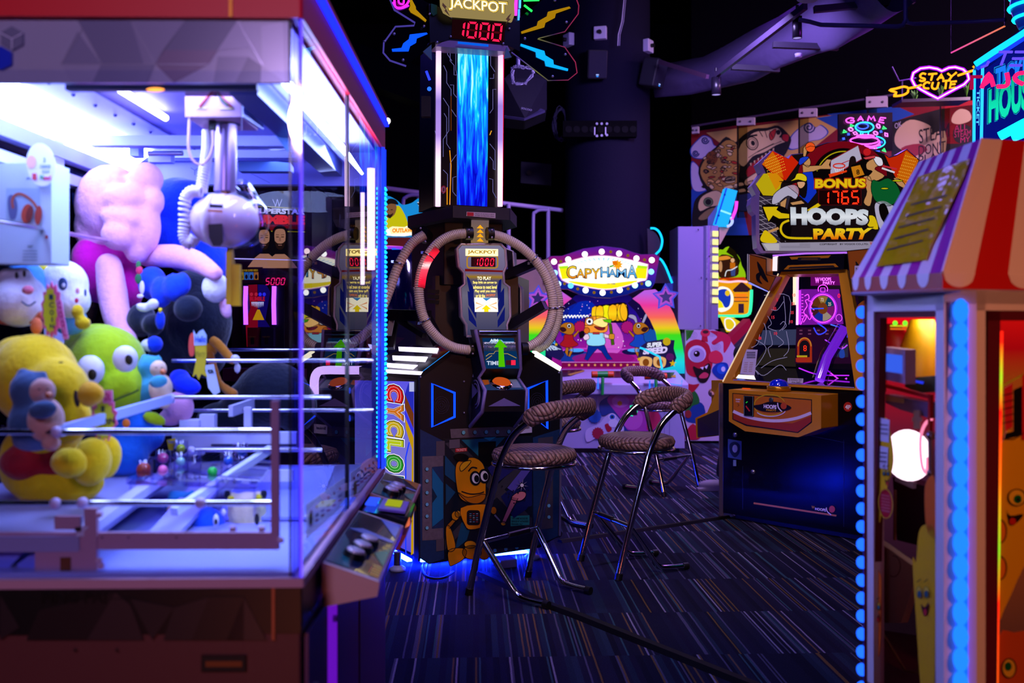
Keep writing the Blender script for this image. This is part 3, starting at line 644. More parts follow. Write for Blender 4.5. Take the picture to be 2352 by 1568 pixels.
# ---------------- control panels on the right side
PANEL=P('#c2a4ac',0.4)
def side_panel(y0,y1,hi):
    tp=cm(0.006,y0,0); 
    P0=cm(0.012,y0,0.838); P1=cm(0.135,y0,0.795); P2=cm(0.13,y0,0.765); P3=cm(0.012,y0,0.742)
    b=B(); b.prism([P0,P1,P2,P3],cv*(y1-y0),PANEL); o=b.build('control_panel',T,bevel=0.006)
    # printed sheet
    n=(P1-P0).cross(cv).normalized(); pl=Pl(P0,n); 
    def s(u,v,l=1): return P0+(P1-P0)*u+cv*((y1-y0)*v)+(-n if n.z<0 else n)*(0.0013*l)
    b=B(); b.poly([s(.04,.03),s(.95,.03),s(.95,.97),s(.04,.97)],P('#101a3a',0.15,coat=0.6))
    b.poly([s(.04,.03,2),s(.45,.03,2),s(.2,.4,2),s(.04,.5,2)],P('#0d5a66',0.2)); b.poly([s(.95,.2,2),s(.95,.5,2),s(.7,.35,2)],P('#0f7a6a',0.2)); b.poly([s(.04,.6,2),s(.95,.6,2),s(.95,.64,2),s(.3,.68,2)],P('#6a7ac0',0.2)); b.poly([s(.95,.7,2),s(.95,.97,2),s(.5,.97,2)],P('#b8641a' if hi else '#5a78c8',0.2))
    for i in range(5): b.poly([s(.78+.02*(i%2),.04+.032*i,3),s(.95,.03+.032*i,3),s(.95,.045+.032*i,3),s(.78,.055+.032*i,3)],P('#c8a84a',0.3))
    b.build('printed_sheet',o)
    up=(-n if n.z<0 else n)
    for i in range(3):
        c=s(.42+.05*i,.20+.13*i,1)
        k=B(); k.cyl(c,c+up*0.014,0.027,P('#08080e',0.3),20,0.025); bt=k.build('push_button',o)
        k=B(); k.lathe(c+up*0.014,[(0.021,0.0),(0.021,0.004),(0.018,0.006),(0,0.0065)],P('#b8a8c0',0.25,0.3),20,axis=up); k.build('button_cap',o)
    return o
side_panel(0.17,0.75,False); side_panel(1.02,1.43,True)
b=B(); b.prism([cm(0.014,0.78,0.83),cm(0.15,0.78,0.812),cm(0.15,0.78,0.79),cm(0.10,0.78,0.765),cm(0.014,0.78,0.75)],cv*0.22,BLACKG); o=b.build('card_reader',T,bevel=0.008)
b=B(); b.prism([cm(0.06,0.80,0.8275),cm(0.135,0.80,0.818),cm(0.135,0.95,0.818),cm(0.06,0.95,0.8275)],V(0,0,0.006),P('#6a4aa8',0.3)); b.prism([cm(0.075,0.84,0.834),cm(0.118,0.84,0.829),cm(0.118,0.93,0.829),cm(0.075,0.93,0.834)],V(0,0,0.002),E('#a8b020',0.9)); b.build('reader_screen',o)
b=B(); b.prism([cm(0.02,0.84,0.835),cm(0.05,0.84,0.832),cm(0.05,0.95,0.832),cm(0.02,0.95,0.835)],V(0,0,0.004),E('#2a4cff',1.4)); b.build('reader_window',o)
b=B(); b.prism([cm(0.02,0.80,0.755),cm(0.14,0.80,0.76),cm(0.12,0.80,0.72),cm(0.02,0.80,0.70)],cv*0.2,P('#c8708a',0.4)); b.build('reader_cup',T,bevel=0.006)
# lit side of the lower cabinet
b=B(); fbox(b,0.004,0.016,0.27,0.36,0.06,0.735,E('#8418f0',0.55)); b.build('side_light_panel',T,label='purple lit strip down the side')
b=B(); fbox(b,0.004,0.012,0.40,0.76,0.06,0.735,P('#5a2a8a',0.4)); fbox(b,0.004,0.012,0.02,0.25,0.06,0.735,P('#3a2060',0.4)); fbox(b,0.004,0.012,0.80,1.45,0.06,0.735,P('#4a2a7a',0.4)); b.build('side_skirt',T)
b=B(); 
for q,z in((0.05,0.62),(0.30,0.68),(0.62,0.22)): b.cyl(cm(0.016,q,z),cm(0.026,q,z),0.008,STEEL,10)
b.build('side_lock',T)
# ================================================================ claw
C=thing('claw','white plastic prize claw with one yellow prong hanging from the gantry','claw',frp(0.46).pt(520,500))
def cpx(x,y,d=2.4): return frp(d-1.94).pt(x,y)
b=B(); cbx(b,(425,208,554,268),2.34,0.17,P('#b48aa6',0.5)); b.build('carriage_box',C,bevel=0.002)
b=B(); cbx(b,(555,192,556,300),2.34,0.0,IW); b.prism([cpx(555,192,2.34),cpx(555,268,2.34),cpx(602,298,2.52),cpx(602,225,2.52)],cu*0.004,P('#dfe4ff',0.4)); b.build('side_plate',C)
b=B(); b.lathe(cpx(515,272,2.43),[(0,0),(0.045,0),(0.048,-0.012),(0.03,-0.016),(0,-0.016)],BLACK,20); cbx(b,(479,276,492,297),2.38,0.02,BLACK); b.build('mount_ring',C)
b=B(); b.cyl(cpx(520,278,2.43),cpx(517,440,2.43),0.026,P('#9a80a8',0.3,0.7),24); b.build('column_rod',C)
b=B(); b.cyl(cpx(519,430,2.43),cpx(519,452,2.43),0.012,P('#c89a6a',0.3,0.7),14); b.build('rod_neck',C)
b=B(); b.sph(cpx(515,507,2.43),(0.084,0.075,0.066),P('#d8b8d4',0.4),28,k=16); b.build('claw_body',C)
b=B(); c0=cpx(515,507,2.43); b.sph(c0+V(-0.022,-0.006,0),(0.028,0.0735,0.066),P('#d0b8c8',0.3),20,k=14); b.build('body_band',C)
b=B(); pz=frp(0.405); b.plate(pz,P('#1a1420',0.3),[(478,515),(510,513),(512,555),(505,565),(489,565),(480,545)],0.004,0.0); b.plate(pz,P('#2a2438',0.3),[(481,468),(511,470),(511,478),(481,477)],0.004,0.0); b.plate(pz,P('#c87a5a',0.3),[(477,480),(511,482),(511,488),(477,486)],0.004,0.0); b.build('body_window',C)
b=B(); b.sph(cpx(550,505,2.43),(0.072,0.075,0.07),GLASS('#ffffff',1.3,0.03,0.03),24,k=14); b.build('clear_cover',C)
b=B(); b.tube([cpx(X,Y,2.45) for X,Y in spl([(545,430),(560,420),(578,445),(592,480),(600,520)],5,False)],0.011,GLASS('#f0f0ff',1.5,0.05,0.15),10); b.build('clear_hook',C)
YE=P('#d0a000',0.4)
b=B(); cbx(b,(519,578,532,700),2.38,0.012,YE); cbx(b,(532,607,550,702),2.385,0.02,P('#e8b800',0.4)); b.prism([cpx(520,572,2.4),cpx(534,572,2.4),cpx(538,610,2.4),cpx(520,610,2.4)],cv*0.01,P('#a88a2a',0.4)); b.build('prong',C,label='yellow claw prong')
# coiled hose and loop wire
def coil(pts,r,turns,rt,m,d):
    ctr=[cpx(*q,d) for q in spl(pts,10,False)]; n=len(ctr); out=[]; N_=turns*8
    for i in range(N_+1):
        f=i/N_*(n-1); k=min(int(f),n-2); g=f-k; p=ctr[k]*(1-g)+ctr[k+1]*g; dd=(ctr[k+1]-ctr[k]).normalized(); u=dd.cross(cv).normalized(); a=2*math.pi*i/8; out.append(p+u*(r*math.cos(a))+cv*(r*math.sin(a)))
    b=B(); b.tube(out,rt,m,5); return b
coil([(478,300),(477,340),(470,390),(462,440)],0.0125,26,0.0034,P('#e8dcec',0.35),2.46).build('coiled_hose',C)
coil([(462,440),(440,440),(425,460),(424,510),(424,545),(436,560),(448,545)],0.0125,26,0.0034,P('#e8dcec',0.35),2.40).build('coiled_hose',C)
b=B(); b.tube([cpx(X,Y,2.35) for X,Y in spl([(447,222),(438,250),(434,300),(434,345),(445,370),(463,378),(480,362),(489,335),(489,300)],5,False)],0.0032,P('#c79ab8',0.4),7); b.build('loop_wire',C)
b=B()
for pts,m in((((492,207),(475,225),(458,246)),P('#8a1a2a',0.4)),(((495,207),(515,228),(532,245)),P('#7a1020',0.4)),(((497,205),(510,230),(524,242)),P('#1a3a2a',0.4))): b.tube([cpx(X,Y,2.335) for X,Y in spl(list(pts),5,False)],0.0035,m,6)
b.build('wiring',C)
b=B(); cbx(b,(450,246,475,250),2.337,0.004,P('#b8a06a')); cbx(b,(505,247,535,251),2.337,0.004,P('#b8a06a')); b.build('terminals',C)
# ================================================================ clear tray with cups and balls
TY=frp(0.5)
b=B(); ZTR=0.985
tr=[at(290,1100,2.34),at(588,1112,2.34),at(640,1045,2.75),at(350,1045,2.75)]
b.prism(tr,V(0,0,-0.012),GLASS('#e4dcff',1.3,0.05,0.10)); tray=b.build('acrylic_tray',label='clear acrylic tray carrying small cups above the chute of the claw machine',cat='tray')
for q in((300,1105),(585,1115),(500,1105),(350,1060)):
    b=B(); b.cyl(at(*q,2.38),at(q[0],q[1]+70,2.38),0.004,GLASS('#e8e8ff',1.5,0.02,0.1),8); b.build('tray_leg',tray)
BALLS=[(330,1078,17,'#c8482a','orange ball in a clear cup at the left front of the tray'),(374,1052,13,'#ff5aa0','pink ball in a clear cup near the left of the tray'),(374,1078,11,'#ff7ab8','pale pink ball at the foot of the pink ball'),(415,1030,11,'#c8f01a','bright yellow green ball in a clear cup at the back of the tray'),(415,1060,11,'#a8f0d8','pale mint ball in a clear cup below the yellow green one'),(488,1083,12,'#10b838','bright green ball at the front of the tray'),(524,1058,11,'#1a70d8','blue ball in a clear cup at the right of the tray'),(556,1038,11,'#2a78b8','steel blue ball in the rear right cup of the tray')]
for i,(X,Y,r,c,lab) in enumerate(BALLS):
    D=2.42+(1090-Y)*0.004; b=B(); b.sph(at(X,Y,D),r*D/F*0.95,P(c,0.35),16); o=b.build('ball',label=lab,cat='ball',group='balls in the tray cups')
for i,(X,Y,lab) in enumerate(((332,1078,'clear cup holding the orange ball'),(375,1054,'clear cup holding the pink ball'),(415,1032,'clear cup holding the yellow green ball'),(416,1060,'clear cup holding the mint ball'),(446,1052,'empty clear cup at the middle of the tray'),(524,1058,'clear cup holding the blue ball'),(552,1038,'clear cup holding the steel blue ball'))):
    D=2.42+(1090-Y)*0.004; p=at(X,Y+17,D); r=17*D/F
    b=B(); b.lathe(p,[(0,0.0),(r,0.0),(r,r*2.2),(r*.93,r*2.2),(r*.93,0.002),(0,0.002)],GLASS('#f6f4ff',1.2,0.0,0.03),14); b.build('clear_cup',label=lab+' on the acrylic tray',cat='cup',group='clear cups on the acrylic tray')
# ================================================================ carton and cards
b=B(); cl=frp(0.42); b.prism([cl.pt(*q) for q in((-70,378),(118,372),(118,605),(-70,605))],cv*0.10,P('#b8ccdc',0.5)); bx=b.build('headphone_carton',label='tall white carton with a picture of orange headphones inside the claw machine',cat='carton',bevel=0.002)
b=B()
b.art(cl,P('#9ab4c8'),rect(14,432,92,508),1)
b.art(cl,P('#5a628a'),spl([(18,455),(30,448),(40,470),(36,500),(22,500)],4),2)
b.stroke(cl,P('#a8503a'),spl([(30,478),(28,460),(36,447),(50,446),(70,458),(84,476),(90,496)],4,False),6,3); b.art(cl,P('#b8442a'),ell(62,490,13,22,12),4); b.art(cl,P('#7a2a20'),ell(68,491,8,19,12),5); b.art(cl,P('#a83a28'),ell(88,494,8,22,6),4)
b.text(cl,P('#4a5a6a'),'JBC',(60,407,72,413),0.02,1); b.text(cl,P('#4a5a6a'),'500BT',(63,563,76,569),0.02,1)
for k in range(4): b.art(cl,P('#8494a8'),rect(52,575+k*7,86,577+k*7),1)
b.art(cl,P('#a83a3a'),rect(104,540,110,548),1); b.build('printed_picture',bx)
b=B(); cs=frp(0.40); b.plate(cs,P('#dfe6f6',0.5),ell(94,378,33,50,-8,32),0.002); o=b.build('round_card',label='oval white card reading New hanging before the headphone carton',cat='card')
b=B(); b.text(cs,P('#5a8a9a'),'CHANGE',(91,378,116,386),0.03,1); b.text(cs,P('#5a8a9a'),'0.5.0',(97,390,113,397),0.03,1); b.text(cs,P('#2a9a4a'),'N',(92,401,100,413),0.06,1); b.text(cs,P('#c83a6a'),'ew!',(100,402,117,414),0.06,1); b.text(cs,P('#5a8a9a'),'2',(99,362,105,372),0.03,1)
b.art(cs,P('#e8b0b0'),ell(72,372,11,15),1); b.art(cs,P('#c83a4a'),rect(74,398,84,413),2)
b.build('printing',o)

def cabin_fill_lamp(loc,col,power,size,target):  # unseen area lights added to brighten the cabinet interior
    l=bpy.data.lights.new('cabin_fill_lamp','AREA'); l.color=lin(col)[:3]; l.energy=power; l.shape='DISK'; l.size=size
    o=bpy.data.objects.new('cabin_fill_lamp',l); COL.objects.link(o); o.location=loc; o.rotation_euler=(Vector(target)-Vector(loc)).to_track_quat('-Z','Y').to_euler()
cabin_fill_lamp(cm(-.45,.45,1.88),'#a8baff',11,0.45,cm(-.45,.55,.9))
cabin_fill_lamp(cm(-.12,.18,1.25),'#b8ccff',2.2,0.12,cm(-.2,.42,.88))
cabin_fill_lamp(cm(-.2,1.2,1.86),'#a8b8ff',5,0.3,cm(-.3,1.0,.9))
# ================================================================ tall round-the-ring light game in the middle; unseen fill light added inside the kiosk
cr_=V(math.cos(math.radians(20)),math.sin(math.radians(20)),0); ci=V(-cr_.y,cr_.x,0)
CA0=V((962-CX)/F*5.3,5.3,0); CF=Pl(CA0,-ci)
T=thing('arcade_tower_game','tall octagonal black light chasing arcade game with clear hoses and a glowing tower','arcade game',V(-0.1,5.9,0))
BK=P('#0b0a14',0.4,spec=0.4); BK2=P('#14121f',0.45); EDG=P('#7a70b8',0.3)
def zq(px,py,pl=CF): return pl.pt(px,py)
# main body
b=B(); fp=[(962,1280),(985,1295),(1240,1257),(1282,1232),(1288,850),(1212,803),(1042,800),(962,860)]
b.prism([CF.pt(*q) for q in fp],ci*0.9,BK); b.build('cabinet_body',T)
AT=CF.pt(962,860); LD=V(-0.47,0.883,0)
b=B(); Lb=V(CA0.x,CA0.y,0.09)+V(0,0,0); pts=[Lb,Lb+LD*0.95,Lb+ci*0.95]; zt=AT.z
b.prism(pts,V(0,0,zt-Lb.z),BK); b.build('side_wing',T)
G=CF.pt(1042,800); LT=V(AT.x,AT.y,zt)+LD*0.95
b=B(); b.prism([AT,G,G+ci*0.9,LT],V(0,0,-0.03),BK2); b.build('sloped_top',T)
SLp=Pl.through(AT,LT,G)
b=B()
for q in ([(915,796),(1007,799),(1003,810),(916,805)],[(901,816),(982,819),(976,830),(902,826)],[(888,833),(959,838),(948,847),(889,842)],[(845,790),(880,793),(880,803),(850,800)]):
    b.plate(SLp,E('#e8dcff',2.2),q,0.004,0.006)
b.build('light_bar',T,label='white lit bars on the sloped top')
b=B(); lw=Pl.through(AT,LT); b.plate(lw,E('#e8dcff',2.0),[(860,846),(970,853),(965,861),(860,855)],0.004,0.006); b.build('light_fascia',T)
b=B(); 
for q,c in(([(1002,792),(1040,800),(1008,822),(990,820)],'#8a1a14'),([(1010,808),(1030,804),(1012,818)],'#c8801a'),([(885,770),(930,776),(900,800),(884,806)],'#3a0d1a')):
    b=B(); b.art(SLp,P(c,0.3),q,2); b.build('sloped_print',T)
b=B(); b.stroke(SLp,E('#2a9aff',0.8),[(965,857),(1042,799)],1.5,3); b.build('edge_line',T)
# CYCLONE light panel on the left side
LP=Pl.through(CA0,CA0+LD)
b=B(); b.plate(LP,P('#101018',0.4),[(800,862),(958,872),(962,1282),(800,1212)],0.006,0.006); b.build('side_panel_frame',T)
b=B(); e=LP.shift(0.007)
b.art(e,GRAD([(0,'#5a50ff'),(0.5,'#8a84e8'),(1,'#6a62ff')],'Z',0.1,1.0,0.75),[(815,873),(951,876),(951,1272),(815,1206)],0)
b.art(e,E('#2a30c8',0.8),[(938,880),(950,880),(950,950),(930,905)],1); b.art(e,E('#7a3a18',0.8),[(930,905),(950,950),(950,985),(930,935)],1); b.art(e,E('#3a3aff',0.8),[(930,940),(950,985),(950,1000),(930,960)],1); b.art(e,E('#c89a10',0.9),[(930,955),(950,1005),(950,1270),(944,1275),(946,1030),(932,985)],1)
b.stroke(e,E('#1a3aff',1.0),[(932,1275),(932,1050),(940,1015)],3,2)
b.art(e,E('#c8ccff',0.8),rect(940,877,951,899),2)
def vlet(ch,y0,y1,c,x0=884,x1=926):
    sk=0.02*(y0-736)
    for grow,m,l,bo in((3.4,E('#ffffff',1.0),3,0.12),(1.8,E('#120818',1.0),4,0.11),(0.0,c,5,0.095)):
        b.text(e,m,ch,[(x1+grow,y0-grow+2),(x1+grow,y1+grow+2),(x0-grow,y1+grow-6),(x0-grow,y0-grow-4)],bo,l)
    b.text(e,E('#ffffff',0.9),ch,[(x1-5,y0+4),(x1-5,y1-2),(x0+5,y1-8),(x0+5,y0+1)],0.035,6); b.text(e,c,ch,[(x1-5.5,y0+4.5),(x1-5.5,y1-2.5),(x0+5.5,y1-8.5),(x0+5.5,y0+1.5)],0.02,7)
for ch,y0,y1,c in(('C',885,925,'#d01818'),('Y',928,965,'#d0701a'),('C',968,1004,'#c8a818'),('L',1010,1040,'#b8c818'),('O',1046,1086,'#2a9a2a'),('N',1094,1140,'#1a9a9a'),('E',1148,1190,'#1a4ad0')): vlet(ch,y0,y1,E(c,0.95))
b.build('lit_name_panel',T,label='lit white panel with rainbow letters CYCLONE down the left side')
# lower front: steel artwork around the door
c1=CF.shift(0.002)
b=B()
b.art(c1,P('#11305c',0.4,var=0.3),[(964,985),(1018,1012),(1020,1283),(985,1294),(964,1279)],1); b.art(c1,P('#12305a',0.4,var=0.3),[(1222,1005),(1286,985),(1282,1231),(1224,1257)],1)
b.art(c1,P('#0a0f1c',0.4),[(1018,1006),(1224,1000),(1226,1256),(1020,1286)],1)
ST=P('#6a6270',0.45,0.3,var=0.3)
b.art(c1,ST,[(1034,985),(1192,978),(1192,1000),(1036,1006)],2)
for X in(1065,1091,1117,1143,1169): b.art(c1,P('#6ac0d8',0.3),ell(X,993-(X-1065)*.02,4,4.5,0,12),4); b.art(c1,P('#0a1420'),ell(X-1,994-(X-1065)*.02,5,5.5,0,12),3)
b.art(c1,ST,[(970,1048),(1018,1046),(1018,1070),(992,1072),(992,1214),(1018,1212),(1018,1238),(970,1241)],2)
for k in range(6): b.art(c1,P('#0a1420'),ell(980,1078+k*27,4.6,5,0,12),3); b.art(c1,P('#6ab8d8',0.3),ell(981,1077+k*27,3.6,4,0,12),4)
b.art(c1,P('#0f6a9a',0.35),[(993,1075),(1018,1110),(1018,1190),(993,1210)],3); b.art(c1,P('#0a2a44',0.35),[(993,1120),(1004,1140),(993,1155)],4)
b.art(c1,P('#565060',0.45,0.3),[(1002,1013),(1022,1012),(1022,1046),(1002,1047)],3); b.art(c1,P('#565060',0.45,0.3),[(1002,1238),(1020,1236),(1020,1263),(1002,1266)],3)
b.art(c1,P('#4a4454',0.45,0.3),[(1236,1006),(1270,1002),(1270,1212),(1240,1216),(1240,1190),(1252,1188),(1252,1030),(1236,1030)],3)
for y in(1086,1161,1187): b.art(c1,P('#6ab8d8',0.3),ell(1261,y,3.6,4,0,12),5)
b.art(c1,P('#3a3644',0.45,0.3),[(1130,1256),(1222,1243),(1222,1257),(1130,1271)],2)
for X in(1137,1162,1187): b.art(c1,P('#5ab0d0',0.3),ell(X,1264-(X-1137)*.14,4,4.5,0,12),4)
b.build('steel_artwork',T)
b=B(); c2=CF.shift(0.008)
dq=[(1022,1010),(1222,1001),(1222,1254),(1022,1268)]
b.plate(CF,P('#0c1626',0.35),dq,0.008,0.008)
GREYB=P('#3c3a46',0.4,0.2); BLU=P('#0c4a70',0.35)
for p,m,l in(([(1022,1018),(1050,1010),(1222,1190),(1222,1225)],GREYB,1),([(1022,1240),(1222,1030),(1222,1060),(1022,1262)],GREYB,2),([(1022,1045),(1048,1075),(1048,1110),(1022,1090)],BLU,3),([(1024,1110),(1046,1130),(1024,1160)],BLU,3),([(1060,1010),(1160,1004),(1110,1058)],P('#0f6a8a',0.35),1),([(1110,1005),(1140,1003),(1125,1012)],P('#1aa0c0',0.35),2),([(1060,1200),(1090,1180),(1072,1240),(1045,1262)],BLU,3),([(1150,1140),(1222,1080),(1222,1160),(1180,1190)],P('#101a5a',0.35),2),([(1120,1075),(1160,1040),(1205,1060),(1140,1110)],P('#24246a',0.35),3),([(1165,1120),(1222,1050),(1222,1075),(1180,1130)],P('#5a50b0',0.35),4)): b.art(c2,m,p,l)
b.art(c2,P('#5a5464',0.4),[(1032,1010),(1056,1008),(1056,1028),(1032,1030)],4)
b.build('service_door',T)
b=B(); b.plate(c2,P('#040408',0.3),[(1099,1015),(1139,1013),(1139,1068),(1099,1070)],0.004,0.004); b.build('ticket_slot_plate',T)
b=B(); b.plate(c2,P('#08080c',0.3),ell(1060,1050,17,9,6,18),0.012,0.012); b.build('ticket_mouth',T)
b=B(); b.plate(c2,P('#c01824',0.4),[(1046,1030),(1073,1028),(1073,1036),(1046,1038)],0.003,0.003); b.text(c2,P('#ffd0d0',0.5),'TICKETS',[(1048,1031),(1071,1029.4),(1071,1034.6),(1048,1036.2)],0.02,4); b.build('tickets_label',T)
b=B(); b.plate(c2,P('#2a9a80',0.5),[(1173,1185),(1216,1183),(1216,1205),(1173,1208)],0.002,0.002)
for i,(s,x1) in enumerate((('THIS GAME SHOULD BE',1212),('SERVICED BY AUTHORISED',1214),('PERSONNEL ONLY',1201))): b.text(c2,P('#08302a'),s,(1175,1188+i*6.6,x1,1192.5+i*6.6),0.02,3)
b.build('service_label',T)
b=B(); b.plate(c1,P('#b8b0d0',0.6),[(1190,975),(1222,972),(1222,993),(1191,996)],0.002,0.012); b.text(c1,P('#1a1430'),'Broken',[(1194,979),(1216,977),(1216,984),(1194,986)],0.02,11); b.build('paper_note',T)
def AR(m_,p_,l_):
    b.art(c2,m_,p_,l_); b.stroke(c2,P('#0a0a18',0.4),p_,1.6,l_+.45,True)
# robot picture on the door: plain friendly robot
b=B(); OR=P('#e08a08',0.3); OR2=P('#b86a04',0.35); OR3=P('#f0a818',0.3); NV=P('#0a0a18',0.4)
AR(OR,spl([(1046,1078),(1052,1060),(1072,1051),(1094,1052),(1110,1066),(1116,1092),(1116,1118),(1114,1146),(1098,1157),(1072,1153),(1055,1140),(1048,1110)],5),6)
AR(OR3,spl([(1056,1072),(1066,1060),(1082,1058),(1074,1070),(1060,1082)],4),7); AR(OR2,spl([(1052,1130),(1075,1142),(1112,1134),(1113,1146),(1098,1156),(1074,1152)],4),7)
for X,Y in((1092,1098),(1112,1093)):
    AR(NV,ell(X,Y,12,16,-6),8); AR(P('#e8e4f4',0.3),ell(X+.6,Y,9.5,13,-6),9); AR(NV,ell(X+3,Y+1,5,7.5,-6),10)
b.stroke(c2,NV,spl([(1060,1128),(1080,1134),(1100,1133),(1112,1129)],4,False),2.6,8); b.stroke(c2,NV,spl([(1076,1082),(1084,1073),(1096,1075)],4,False),3,8)
AR(P('#3a3a4a'),rect(1083,1154,1096,1166),6)
AR(OR,spl([(1058,1166),(1112,1157),(1118,1168),(1112,1206),(1082,1216),(1068,1206)],3),7); AR(NV,rrect(1073,1172,1102,1205,6),8)
for i in range(5):
    for j in range(3): AR(P(['#5a9ad0','#c04a5a','#a8c8d8'][(i*2+j)%3],0.4),rect(1078+j*7.5,1178+i*4.6,1083.5+j*7.5,1181+i*4.6),9)
for p,m in((ell(1046,1184,9,11),OR),(ell(1052,1180,7,8),OR3),([(1040,1192),(1048,1194),(1032,1214),(1026,1206)],OR2),(spl([(1024,1212),(1034,1210),(1046,1248),(1042,1264),(1028,1262)],3),OR),(spl([(1030,1264),(1060,1258),(1072,1266),(1064,1284),(1040,1298),(1032,1296)],3),OR),(ell(1084,1268,22,16),OR),(ell(1112,1268,14,17),OR2),(ell(1080,1250,14,9),OR3),(ell(1134,1172,7,9),OR2),([(1138,1180),(1150,1194),(1147,1198),(1134,1184)],P('#7a7a9a')),([(1152,1200),(1160,1202),(1190,1144),(1176,1142)],P('#c06a80',0.4)),(spl([(1174,1146),(1182,1134),(1198,1128),(1208,1132),(1206,1142),(1194,1150)],3),P('#d07a88',0.4)),(ell(1156,1202,6,5),OR3)): AR(m,p,6)
AR(P('#c8b8f0',0.3),starp(1199,1114,16,3,8,10),8); AR(P('#f4f0ff',0.3),ell(1199,1114,5,5),9)
for k in range(16): AR(P('#7a70e0',0.3),ell(R.uniform(1150,1218),R.uniform(1110,1170),1.2,1.2,0,6),7)
b.build('robot_print',T)
# speakers with blue lit rims
for pts,c in(([(993,881),(1044,902),(1044,957),(993,980)],(1014,930)),([(1213,892),(1256,874),(1257,984),(1213,948)],(1234,922))):
    b=B(); b.plate(CF,P('#07070c',0.35),pts,0.006,0.006); o=b.build('speaker_panel',T)
    b=B(); b.stroke(CF,E('#0a3cff',2.2),pts,6,8,True); b.build('lit_rim',o,label='blue lit rim')
    b=B()
    for k in range(4): b.stroke(CF,P('#1a1830',0.5),ell(c[0],c[1],4+k*4.4,(4+k*4.4)*1.15,0,18),1.6,7,True)
    b.build('cone',o)
b=B()
for X,Y in((1066,876),(1066,948),(966,866),(1284,856)): b.sph(CF.pt(X,Y,0.003),0.006,P('#b0a8d0',0.3,0.8),8,k=6)
b.build('screws',T)
# right shoulder light strip
b=B(); rs=Pl.through(CF.pt(1212,803),CF.pt(1288,850),CF.pt(1288,850)+ci); 
b.prism([CF.pt(1232,806,0.004),CF.pt(1290,843,0.004),CF.pt(1286,852,0.004),CF.pt(1228,818,0.004)],ci*0.06,E('#fff4d8',2.6)); b.build('shoulder_light',T,label='white lit strip on the right shoulder')
b=B(); b.span(CF.pt(1289,852),CF.pt(1285,1230),0.012,0.012,P('#8a84b0',0.25,0.6)); b.span(CF.pt(963,862),CF.pt(963,1288),0.01,0.01,P('#2a2838',0.25,0.6)); b.build('edge_trim',T)
# player pod
PD=[((1092,1192),757,.13),((1112,1196),848,.16),((1100,1190),868,.10),((1114,1210),897,.24),((1108,1208),945,.24),((1080,1182),979,.02)]
Lp=[CF.pt(q[0][0],q[1],q[2]) for q in PD]; Rp=[CF.pt(q[0][1],q[1],q[2]) for q in PD]
Lbk=[p+ci*q[2] for p,q in zip(Lp,PD)]; Rbk=[p+ci*q[2] for p,q in zip(Rp,PD)]
b=B(); n=len(PD)
for i in range(n-1): b.poly([Lp[i],Rp[i],Rp[i+1],Lp[i+1]],BK if i!=0 else BK2)
b.poly(Lp+Lbk[::-1],P('#1c1a30',0.4)); b.poly(Rp+Rbk[::-1],BK); b.poly([Lp[0],Rp[0],Rbk[0],Lbk[0]],BK)
pod=b.build('player_pod',T)
b=B(); b.tube(Lp,0.011,EDG,8); b.tube(Rp,0.009,EDG,8); b.tube(Lbk[0:2]+[Lbk[2]],0.006,EDG,6); b.build('pod_edge',T,label='lavender acrylic edges of the player pod')
b=B(); pp=Pl.through(Lp[0],Rp[0],Lp[1])
b.plate(pp,E('#0a3a70',0.6),[(1108,776),(1180,776),(1194,846),(1116,846)],0.003,0.004)
b.art(pp,E('#8ad0ff',0.7),[(1112,786),(1124,786),(1128,780),(1152,780),(1156,784),(1180,784),(1180,787),(1112,789)],5); b.text(pp,E('#e8f4ff',0.9),'AIM',(1125,778,1144,785),0.03,6)
b.text(pp,E('#d8e4ff',0.8),'TIME',(1118,829,1147,838),0.03,6); b.art(pp,E('#401020',1),rect(1162,827,1184,838),6); b.art(pp,E('#ff2040',1.4),rect(1174,827,1184,838),7)
for p in([(1116,818),(1124,812),(1134,812),(1138,806),(1150,806),(1154,812),(1166,812),(1186,822)],[(1116,826),(1130,816)]): b.stroke(pp,E('#c8a860',0.7),p,1.6,6)
b.build('aim_screen',T)
b=B()
for k in range(26): 
    X=1110+k*2.9; b.tube([pp.pt(X,785,0.012),pp.pt(X+1.0,795,0.02),pp.pt(X+1.5,806,0.012)],0.0022,P('#c8c0d0',0.2,0.9),5)
b.build('spring_tube',T)
GN=GLASS('#6aff1a',0.6,0.05,0.10); GE=E('#5ad800',0.75)
b=B(); b.plate(pp,GE,[(1148,779),(1165,797),(1156,797),(1160,842),(1146,842),(1146,797),(1136,797)],0.006,0.03); b.build('arrow',T,label='green lit arrow')
b=B(); b.cyl(pp.pt(1100,764,0.01),pp.pt(1186,764,0.01),0.014,CHROME,12); b.build('top_roller',T)
sh=Pl.through(Lp[2],Rp[2],Lp[3]); bc=sh.pt(1151,884)
b=B(); b.poly([sh.pt(*q,0.002) for q in((1104,872),(1188,870),(1204,894),(1116,896))],P('#2a5a7a',0.3)); b.poly([sh.pt(*q,0.003) for q in((1106,872),(1122,872),(1124,882),(1112,884))],P('#c8701a',0.4)); b.poly([sh.pt(*q,0.003) for q in((1160,872),(1186,871),(1198,890),(1174,890))],P('#8aa0b0',0.3)); b.build('button_deck',T)
b=B(); b.lathe(bc,[(0.062,0.0),(0.062,0.012),(0.05,0.018)],CHROME,28,axis=sh.n); bt=b.build('push_button',T)
b=B(); b.lathe(bc,[(0.05,0.016),(0.044,0.026),(0.025,0.034),(0,0.036)],E('#c8501a',0.9),24,axis=sh.n); b.build('button_dome',bt)
b=B(); fpd=Pl.through(Lp[3],Rp[3],Lp[4]); b.plate(fpd,P('#6a60a0',0.4),[(1158,914),(1196,932),(1122,933)],0.002,0.003); b.build('triangle_emblem',T)
